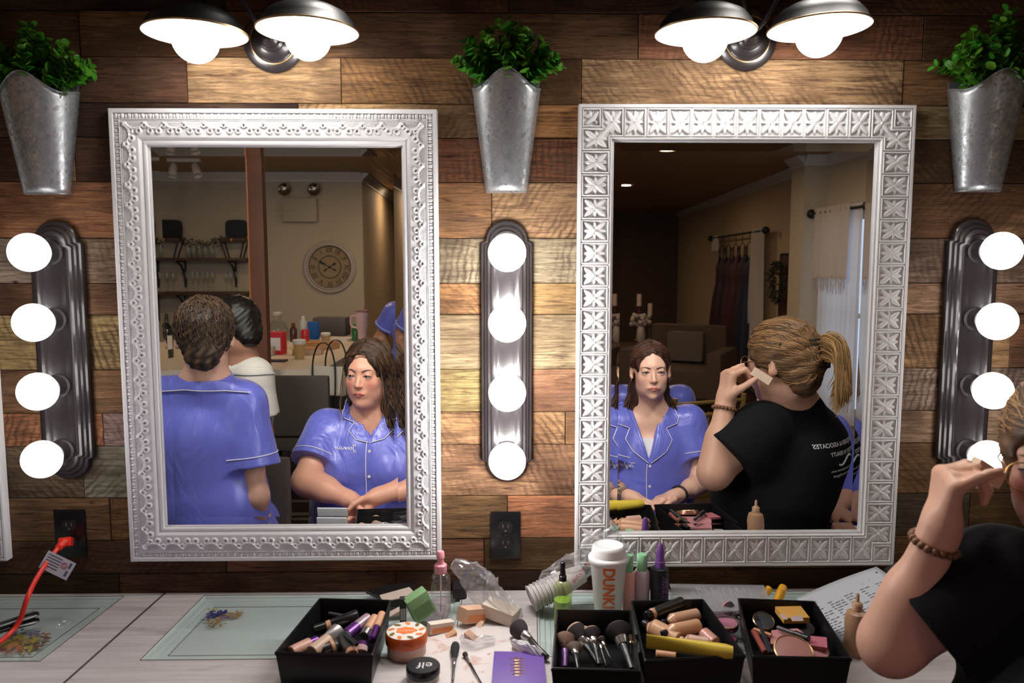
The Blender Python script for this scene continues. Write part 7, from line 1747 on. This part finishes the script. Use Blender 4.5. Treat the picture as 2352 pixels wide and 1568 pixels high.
# purple booklet, boxes, wedges, packets
def card(name, pts, z, th, mt, label, cat, tilt=None):
    c = [T(u, v, TZ+z) for u, v in pts]; ctr = sum(c, Vector())/4; o = empty(name, tuple(ctr), label=label, cat=cat); t = tilt or [0]*4
    m = MB(); m.add([(v.x-ctr.x, v.y-ctr.y, q) for v, q in zip(c, t)]+[(v.x-ctr.x, v.y-ctr.y, th+q) for v, q in zip(c, t)], [(0, 1, 2, 3), (4, 5, 6, 7), (0, 1, 5, 4), (1, 2, 6, 5), (2, 3, 7, 6), (3, 0, 4, 7)]); m.build('body', mt, o, smooth=False); return o, c, ctr
o, c, ctr = card('palette_case', [(1135, 1506), (1248, 1508), (1256, 1590), (1128, 1588)], .002, .010, mat('violet_card', (.13, .06, .34), .35), 'purple palette case with gold script at the bottom of the picture', 'palette')
m = MB()
for k in range(6):
    y_ = .034-.011*k; m.tube(curve_pts([(-.016+.002*(k % 2), y_, .0103), (-.004, y_+.005, .0103), (.002, y_-.003, .0103), (-.008, y_-.004, .0103), (-.002, y_+.001, .0103), (.008, y_+.003, .0103), (.012, y_-.002, .0103)], 4), .0008, 5)
m.build('gold_script', mat('gold_ink', (.62, .38, .18), .35, metal=.5), o)
def carton(name, u, v, s, rz, tilt, col, label, cat='box', face=None, z=0, facecol=None):
    p = T(u, v); o = empty(name, (p.x, p.y, TZ+s[2]/2*abs(math.cos(tilt))+abs(math.sin(tilt))*s[0]/2+z), (0, tilt, rz), label=label, cat=cat); m = MB(); m.box((-s[0]/2, -s[1]/2, -s[2]/2), (s[0]/2, s[1]/2, s[2]/2), .0012); m.build('carton', mat('ct_%.2f%.2f%.2f' % col, col, .45, var=.08), o)
    if facecol:
        m = MB(); m.box((-s[0]*.42, -s[1]/2-.0006, -s[2]*.4), (s[0]*.42, -s[1]/2+.001, s[2]*.1)); m.build('printed_panel', mat('ctp_%.2f%.2f' % facecol[:2], facecol, .5), o, smooth=False)
    return o
carton('pale_green_box', 964, 1424, (.050, .030, .055), .45, -.42, (.22, .40, .18), 'light green cosmetic box leaning behind the powder jar', facecol=(.13, .24, .09))
carton('cosmetic_box', 1085, 1432, (.060, .030, .030), .75, .25, (.74, .48, .33), 'peach and cream carton beside the clear spray bottle', facecol=(.80, .30, .12))
carton('cosmetic_box', 1012, 1453, (.055, .018, .022), .5, .1, (.80, .70, .62), 'small cream and orange carton in front of the green box', facecol=(.75, .28, .10))
carton('sponge_pack', 1150, 1425, (.075, .045, .028), -.45, .18, (.70, .62, .52), 'cream wedge sponge block under the clear bag')
carton('lipstick_case', 926, 1425, (.014, .018, .052), .1, 0, (.02, .018, .02), 'black and silver upright case behind the powder jar', facecol=(.5, .5, .5))
card('eyeshadow_palette', [(840, 1362), (938, 1350), (962, 1368), (875, 1378)], .010, .007, mat('palette_black', (.012, .010, .011), .3), 'black palette card with a red stripe behind the leftmost bin', 'palette', [0, .012, .010, 0])
o, c, ctr = card('palette_sleeve', [(872, 1368), (940, 1357), (958, 1374), (880, 1382)], .021, .002, mat('palette_cream', (.55, .45, .38), .4), 'beige palette sleeve lying on the black palette', 'palette', [0, .008, .006, 0])
card('black_card_box', [(1040, 1345), (1072, 1345), (1072, 1372), (1040, 1374)], .004, .022, mat('cardbox_black', (.02, .015, .016), .35), 'black box with a magenta stripe between the spray bottle and the bag', 'box')
def wedge(u, v, s, rz, col, label, name='sponge_wedge'):
    p = T(u, v); o = empty(name, (p.x, p.y, TZ), (0, 0, rz), label=label, cat='sponge', group='used sponge wedges scattered on the table'); m = MB(); m.add([(-s, -s*.6, 0), (s, -s*.6, 0), (s, s*.6, 0), (-s, s*.6, 0), (s, -s*.6, s*.8), (s, s*.6, s*.8)], [(0, 1, 2, 3), (0, 1, 4), (3, 2, 5), (1, 2, 5, 4), (0, 3, 5, 4)]); m.build('sponge', mat('sp_%.2f' % col[0], col, .9, bump=.4, bscale=400), o, smooth=False)
wedge(1032, 1462, .014, .4, (.62, .36, .22), 'tan sponge wedge in front of the cream carton'); wedge(1085, 1466, .015, 2.5, (.55, .33, .24), 'brownish sponge wedge beside the torn clear wrapper'); wedge(1100, 1440, .012, 1.2, (.68, .48, .36), 'pale sponge wedge near the peach carton'); wedge(935, 1448, .010, 0, (.45, .3, .25), 'small sponge wedge against the powder jar')
wedge(912, 1408, .018, .3, (.72, .55, .47), 'pale pink wedge behind the powder jar by the leftmost bin')
# paper towel with make-up smudges
def towel():
    m = bpy.data.materials.new('stained_tissue'); N = NT(m); a = N.noise(N.coord((1, 1, 1)), 16, 4, .6, .4); b_ = N.noise(N.coord((1, 1, 1)), 34, 4, .6)
    c = N.mix(N.ramp(a, [(.55, (0, 0, 0)), (.70, (1, 1, 1))]), (.72, .66, .64), (.55, .30, .22)); c = N.mix(N.ramp(b_, [(.66, (0, 0, 0)), (.72, (1, 1, 1))]), c, (.35, .12, .10)); N.l(c, N.b.inputs['Base Color']); N.b.inputs['Roughness'].default_value = .85; return m
p0 = T(1075, 1500); o = empty('paper_towel', (p0.x, p0.y, TZ+.001), label='white paper towel smudged with make-up under the brushes', cat='paper towel'); rt = random.Random(3)
V = []; F = []; n = 26; cs = [T(925, 1580), T(1245, 1580), T(1215, 1440), T(985, 1440)]
for j in range(n+1):
    for i in range(n+1):
        a = cs[0].lerp(cs[1], i/n); b = cs[3].lerp(cs[2], i/n); q = a.lerp(b, j/n)-p0; V.append((q.x, q.y, .0006+.0010*(1+math.sin(i*.9+j*.5)*math.cos(j*.8))))
F = [(j*(n+1)+i, j*(n+1)+i+1, (j+1)*(n+1)+i+1, (j+1)*(n+1)+i) for j in range(n) for i in range(n)]; m = MB(); m.add(V, F); m.build('sheet', towel(), o)
# crumpled clear film
def crumple(name, pts, label, rad, cat='plastic bag', seed=1, haze=.16, tint=(.97, .97, .98)):
    """pts: centre line (world), rad: radii; a crinkled closed film around it"""
    rr = random.Random(seed); c = curve_pts(pts, 5); n = 20; V = []; F = []; o = empty(name, tuple(c[0]), label=label, cat=cat)
    K = len(c); R_ = [rad[min(len(rad)-1, int(i/(K-1)*(len(rad)-1)))]+(rad[min(len(rad)-1, int(i/(K-1)*(len(rad)-1))+1)]-rad[min(len(rad)-1, int(i/(K-1)*(len(rad)-1)))])*((i/(K-1)*(len(rad)-1)) % 1) for i in range(K)]
    for i, q in enumerate(c):
        t = (c[min(i+1, K-1)]-c[max(0, i-1)]).normalized(); u = t.cross(Vector((0, 1, .2))).normalized(); v = t.cross(u)
        for j in range(n):
            a = 2*PI*j/n; k = R_[i]*(1+rr.uniform(-.22, .22)); w_ = q-c[0]+u*math.cos(a)*k+v*math.sin(a)*k*.55; V.append((w_.x, min(w_.y, -.03-c[0].y), max(w_.z, TZ+.003-c[0].z)))
    F = [(i*n+j, i*n+(j+1) % n, (i+1)*n+(j+1) % n) for i in range(K-1) for j in range(n)]+[(i*n+j, (i+1)*n+(j+1) % n, (i+1)*n+j) for i in range(K-1) for j in range(n)]+[tuple(range(n)), tuple((K-1)*n+j for j in range(n))]
    m = MB(); m.add(V, F); m.build('film', thin_glass('film_%d' % seed, tint, .12, 2.2, .10, haze), o, smooth=False); return o
y = -.10
crumple('plastic_bag', [W(1040, 1292, -.10), W(1085, 1320, -.10), W(1120, 1362, -.12), W(1165, 1400, -.17), W(1195, 1412, -.19)], 'crumpled clear plastic bag with red print behind the sponge block', [.012, .032, .040, .030, .018], seed=11)
o = crumple('plastic_bag', [W(1420, 1222, -.055), W(1375, 1262, -.06), W(1320, 1305, -.08), W(1262, 1345, -.10), W(1222, 1372, -.12)], 'clear plastic sleeve of paper cups leaning on the wall behind the green bottle', [.022, .034, .036, .034, .020], seed=12, haze=.13)
me = text_mesh('Caution Risk', .016); a_, b_ = W(1322, 1290, -.115), W(1350, 1340, -.115); me.transform(Matrix.Translation(W(1335, 1312, -.115)-o.location) @ Matrix.Rotation(-.9, 4, 'Y') @ Matrix.Rotation(PI/2, 4, 'X')); link_mesh('red_print', me, mat('red_film_ink', (.75, .12, .08), .5), o, False)
# cups nested inside the sleeve
a_, b_ = W(1330, 1320, -.085), W(1225, 1372, -.115); d_ = (b_-a_).normalized()
cp = MB(); cp.lathe([(.020, 0), (.0285, .058), (.0300, .058), (.0300, .060), (.0275, .0595), (.0190, .002)], 30, capa=True, capb=False); cpm = cp.mesh(); PCUP = mat('paper_cup_white', (.74, .71, .69), .5); cpm.materials.append(PCUP); cpm.polygons.foreach_set('use_smooth', [True]*len(cpm.polygons))
for k in range(9):
    q = bpy.data.objects.new('paper_cup', cpm); COL.objects.link(q); q.location = a_+d_*(.009*k-.01); q.rotation_mode = 'QUATERNION'; q.rotation_quaternion = Vector((0, 0, 1)).rotation_difference(d_); tag(q, 'small white paper cup nested in the clear sleeve', 'cup', 'paper cups nested in the clear sleeve')
crumple('clear_wrapper', [T(1062, 1470, TZ+.008), T(1090, 1478, TZ+.010), T(1135, 1470, TZ+.008)], 'torn clear wrapper lying by the sponge wedges', [.012, .018, .010], 'wrapper', 13, .06)
crumple('foil_packet', [T(1180, 1478, TZ+.010), T(1210, 1492, TZ+.012), T(1245, 1508, TZ+.008)], 'white and blue crumpled packet under the fluffy brush', [.012, .017, .010], 'packet', 14, .75)
crumple('clear_packet', [T(128, 1444, TZ+.004), T(145, 1438, TZ+.005), T(165, 1428, TZ+.004)], 'little clear packet on the left glass panel', [.008, .012, .008], 'packet', 15, .10)
# clear organiser of cotton swabs
c = [(1540, 1342), (1752, 1345), (1775, 1400), (1560, 1408)]; zt_ = .035
q = [T(u, v, TZ+zt_) for u, v in c]; ctr = sum(q, Vector())/4; o = empty('swab_case', (ctr.x, ctr.y, TZ), label='flat clear plastic case of cotton swabs behind the bins', cat='case')
m = MB(); b_ = [(v.x-ctr.x, min(-.012-ctr.y, v.y-ctr.y)) for v in q]; m.prism(b_, .001, .034); m.build('case_body', thin_glass('case_plastic', (.95, .94, .96), .10, 1.6, .08, .12), o, smooth=False)
m = MB(); m.prism([(x*1.02, y_*1.02 if y_ < 0 else y_) for x, y_ in b_], .034, .037); m.build('case_lid', thin_glass('case_lid_plastic', (.93, .93, .95), .15, 1.6, .12, .22), o, smooth=False)
sw = MB(); sw.tube([(-.035, 0, 0), (.035, 0, 0)], .0011, 6); sw.sphere((-.035, 0, 0), .0026, 8, 6, (2, 1, 1)); sw.sphere((.035, 0, 0), .0026, 8, 6, (2, 1, 1)); swm = sw.mesh(); swm.materials.append(mat('cotton_white', (.78, .76, .75), .8))
for k in range(34):
    f = k/33; u = 1600+130*f; g = T(u, 1380-8*(k % 3), TZ+.006+.005*(k % 4)); s_ = bpy.data.objects.new('cotton_swab', swm); COL.objects.link(s_); s_.location = g; s_.rotation_euler = (0, .02*(k % 3), PI/2+.15*math.sin(k*1.7)); tag(s_, 'white cotton swab lying in the clear case', 'cotton swab', 'cotton swabs in the clear case')
cosmetic('mascara_tube', (1785, 1382), (1800, 1345), .018, .045, [('tube', 0, .6, .0095, .0105, (.85, .42, .02), .3, 0), ('cap', .6, 1, .0105, .0085, (.88, .45, .02), .3, 0)], 'bright yellow tube standing behind the rightmost bin')
cosmetic('mascara_tube', (1752, 1372), (1768, 1350), .012, .028, [('tube', 0, 1, .0085, .0085, (.85, .42, .02), .3, 0)], 'second yellow tube half hidden behind the clear case')
# printed sheet leaning at the wall
A, B_, Cc = W(2013, 1301, -.030), T(1828, 1374, TZ+.004), T(1934, 1474, TZ+.006); D_ = A+(Cc-B_)
o = empty('printed_sheet', tuple(B_), label='white printed schedule sheet leaning against the wall behind the arm', cat='paper'); PAPER = mat('paper_white', (.72, .74, .80), .6)
def sheet_pt(s, t, lift=0.):
    n = (A-B_).cross(Cc-B_).normalized(); n = -n if n.z < 0 else n; return B_.lerp(A, s)+(Cc-B_)*t+n*(lift+.004*math.sin(PI*s)*(1-t))-B_
n = 12; m = MB(); m.add([tuple(sheet_pt(i/n, j/n)) for j in range(n+1) for i in range(n+1)], [(j*(n+1)+i, j*(n+1)+i+1, (j+1)*(n+1)+i+1, (j+1)*(n+1)+i) for j in range(n) for i in range(n)]); s_ = m.build('sheet', PAPER, o); md = s_.modifiers.new('t', 'SOLIDIFY'); md.thickness = .0004
m = MB(); mr = MB(); mg = MB(); rp = random.Random(8)
def bar(mm, s0, s1, t0, t1): mm.add([tuple(sheet_pt(s, t, .0006)) for s, t in ((s0, t0), (s1, t0), (s1, t1), (s0, t1))], [(0, 1, 2, 3)])
for k in range(2): bar(mr, .12, .80-.1*k, .20+.035*k, .205+.035*k+.006)
for rI in range(13):
    t = .32+.048*rI
    for cI in range(5):
        s0 = .02+.19*cI+rp.uniform(0, .02)
        for q in range(rp.randint(1, 3)):
            L_ = rp.uniform(.03, .06); bar(m, s0, min(s0+L_, .98), t, t+.016); s0 += L_+.012
bar(mg, .86, .93, .40, .44); bar(mg, .86, .93, .50, .54)
m.build('printed_rows', mat('ink_grey', (.10, .10, .12), .6), o, smooth=False); mr.build('red_line', mat('ink_red', (.65, .25, .25), .6), o, smooth=False); mg.build('green_marks', mat('ink_green', (.05, .35, .10), .6), o, smooth=False)
m = MB(); hp = sheet_pt(.93, .12, .0008); m.sphere(hp, .003, 12, 8, (1, 1, .3)); m.build('punch_hole', mat('hole_dark', (.02, .02, .02), .7), o)
# red extension lead with plug and tag
RED = mat('red_rubber', (.80, .028, .012), .38)
pz = OUT2.location; o = empty('extension_cord', (pz.x-.002, -.012, pz.z-.0195), label='red extension cord plugged into the left wall outlet', cat='cord')
def rl(p): return p-o.location
a = Vector((pz.x-.002, -.014, pz.z-.0195)); b = W(150, 1244, -.055); c_ = W(128, 1262, -.095)
m = MB(); m.frame(rl(b), (b-a).normalized(), (0, 0, 1), (b-a).normalized().cross(Vector((0, 0, 1))))
d = (a-b).normalized(); sd_ = d.cross(Vector((0, 0, 1))).normalized(); up = sd_.cross(d)
m = MB(); m.frame(rl(b), sd_, up, d); m.box((-.013, -.010, -.012), (.013, .010, (a-b).length*.72), .004); m.build('plug', RED, o)
m = MB(); m.frame(rl(b), sd_, up, d)
for q in (-.0062, .0062): m.box((q-.0008, -.003, (a-b).length*.7), (q+.0008, .003, (a-b).length*.9))
m.build('prong', mat('brass_prong', (.7, .55, .3), .3, metal=1.), o, smooth=False)
path = [b-d*.008, W(132, 1260, -.085), W(105, 1295, -.12), W(80, 1335, -.16), W(62, 1375, -.20), T(45, 1425, TZ+.03), T(22, 1455, TZ+.012), T(-20, 1485, TZ+.006), T(-120, 1520, TZ+.006)]
m = MB(); m.tube([rl(q) for q in curve_pts(path, 8)], .0052, 12); m.build('cable', RED, o)
m = MB(); m.tube([rl(q) for q in curve_pts(path[:2], 6)], [.010, .010, .0085, .0095, .0075, .0085, .0062], 12); m.build('strain_relief', RED, o)
tc = W(132, 1298, -.118); tu = (W(160, 1310, -.118)-W(108, 1285, -.118)).normalized(); tv = Vector((0, -.25, -1)).normalized(); tv = (tv-tu*tv.dot(tu)).normalized()
m = MB(); m.frame(rl(tc), tu, tv, tu.cross(tv)); m.box((-.033, -.020, -.0002), (.033, .020, .0002)); m.build('warning_tag', mat('tag_white', (.62, .62, .66), .4), o, smooth=False)
m = MB(); m.frame(rl(tc), tu, tv, tu.cross(tv)); sgn = 1 if tu.cross(tv).y < 0 else -1
for k in range(5): m.box((-.028, -.015+.006*k, sgn*.0003), (.004, -.013+.006*k, sgn*.0005))
for k in range(2): m.box((.022, -.016+.018*k, sgn*.0003), (.027, -.004+.018*k, sgn*.0005))
m.build('tag_print', mat('ink_grey'), o, smooth=False)
m = MB(); m.frame(rl(tc), tu, tv, tu.cross(tv)); m.tube([(.013+.006*math.cos(t), -.006+.006*math.sin(t), sgn*.0006) for t in [2*PI*i/20 for i in range(21)]], .0007, 5); m.tube([(.009, -.010, sgn*.0006), (.017, -.002, sgn*.0006)], .0006, 5); m.build('prohibition_symbol', mat('ink_darkred', (.45, .03, .04), .5), o)
# hair straightener at the left edge
a, b = T(88, 1412, TZ+.020), T(-70, 1462, TZ+.020); o = empty('hair_straightener', tuple(a), label='black hair straightener handle lying on the left glass panel', cat='hair tool')
for s_, z0 in (('arm', .004), ('arm', -.010)):
    m = MB(); L_ = (b-a); m.tube([Vector((0, 0, z0))-L_*.0, Vector((0, 0, z0))+L_*.08, Vector((0, 0, z0*.6))+L_*.5, Vector((0, 0, z0*.3))+L_*1.2], [.007, .0125, .013, .012], 14, flat=.5); m.build(s_, BLACKPL, o)
m = MB(); m.tube([L_*.06+Vector((0, 0, .011)), L_*.26+Vector((0, 0, .011))], .003, 8, flat=.5); m.build('switch', mat('dark_grey_plastic', (.05, .05, .05), .3), o)
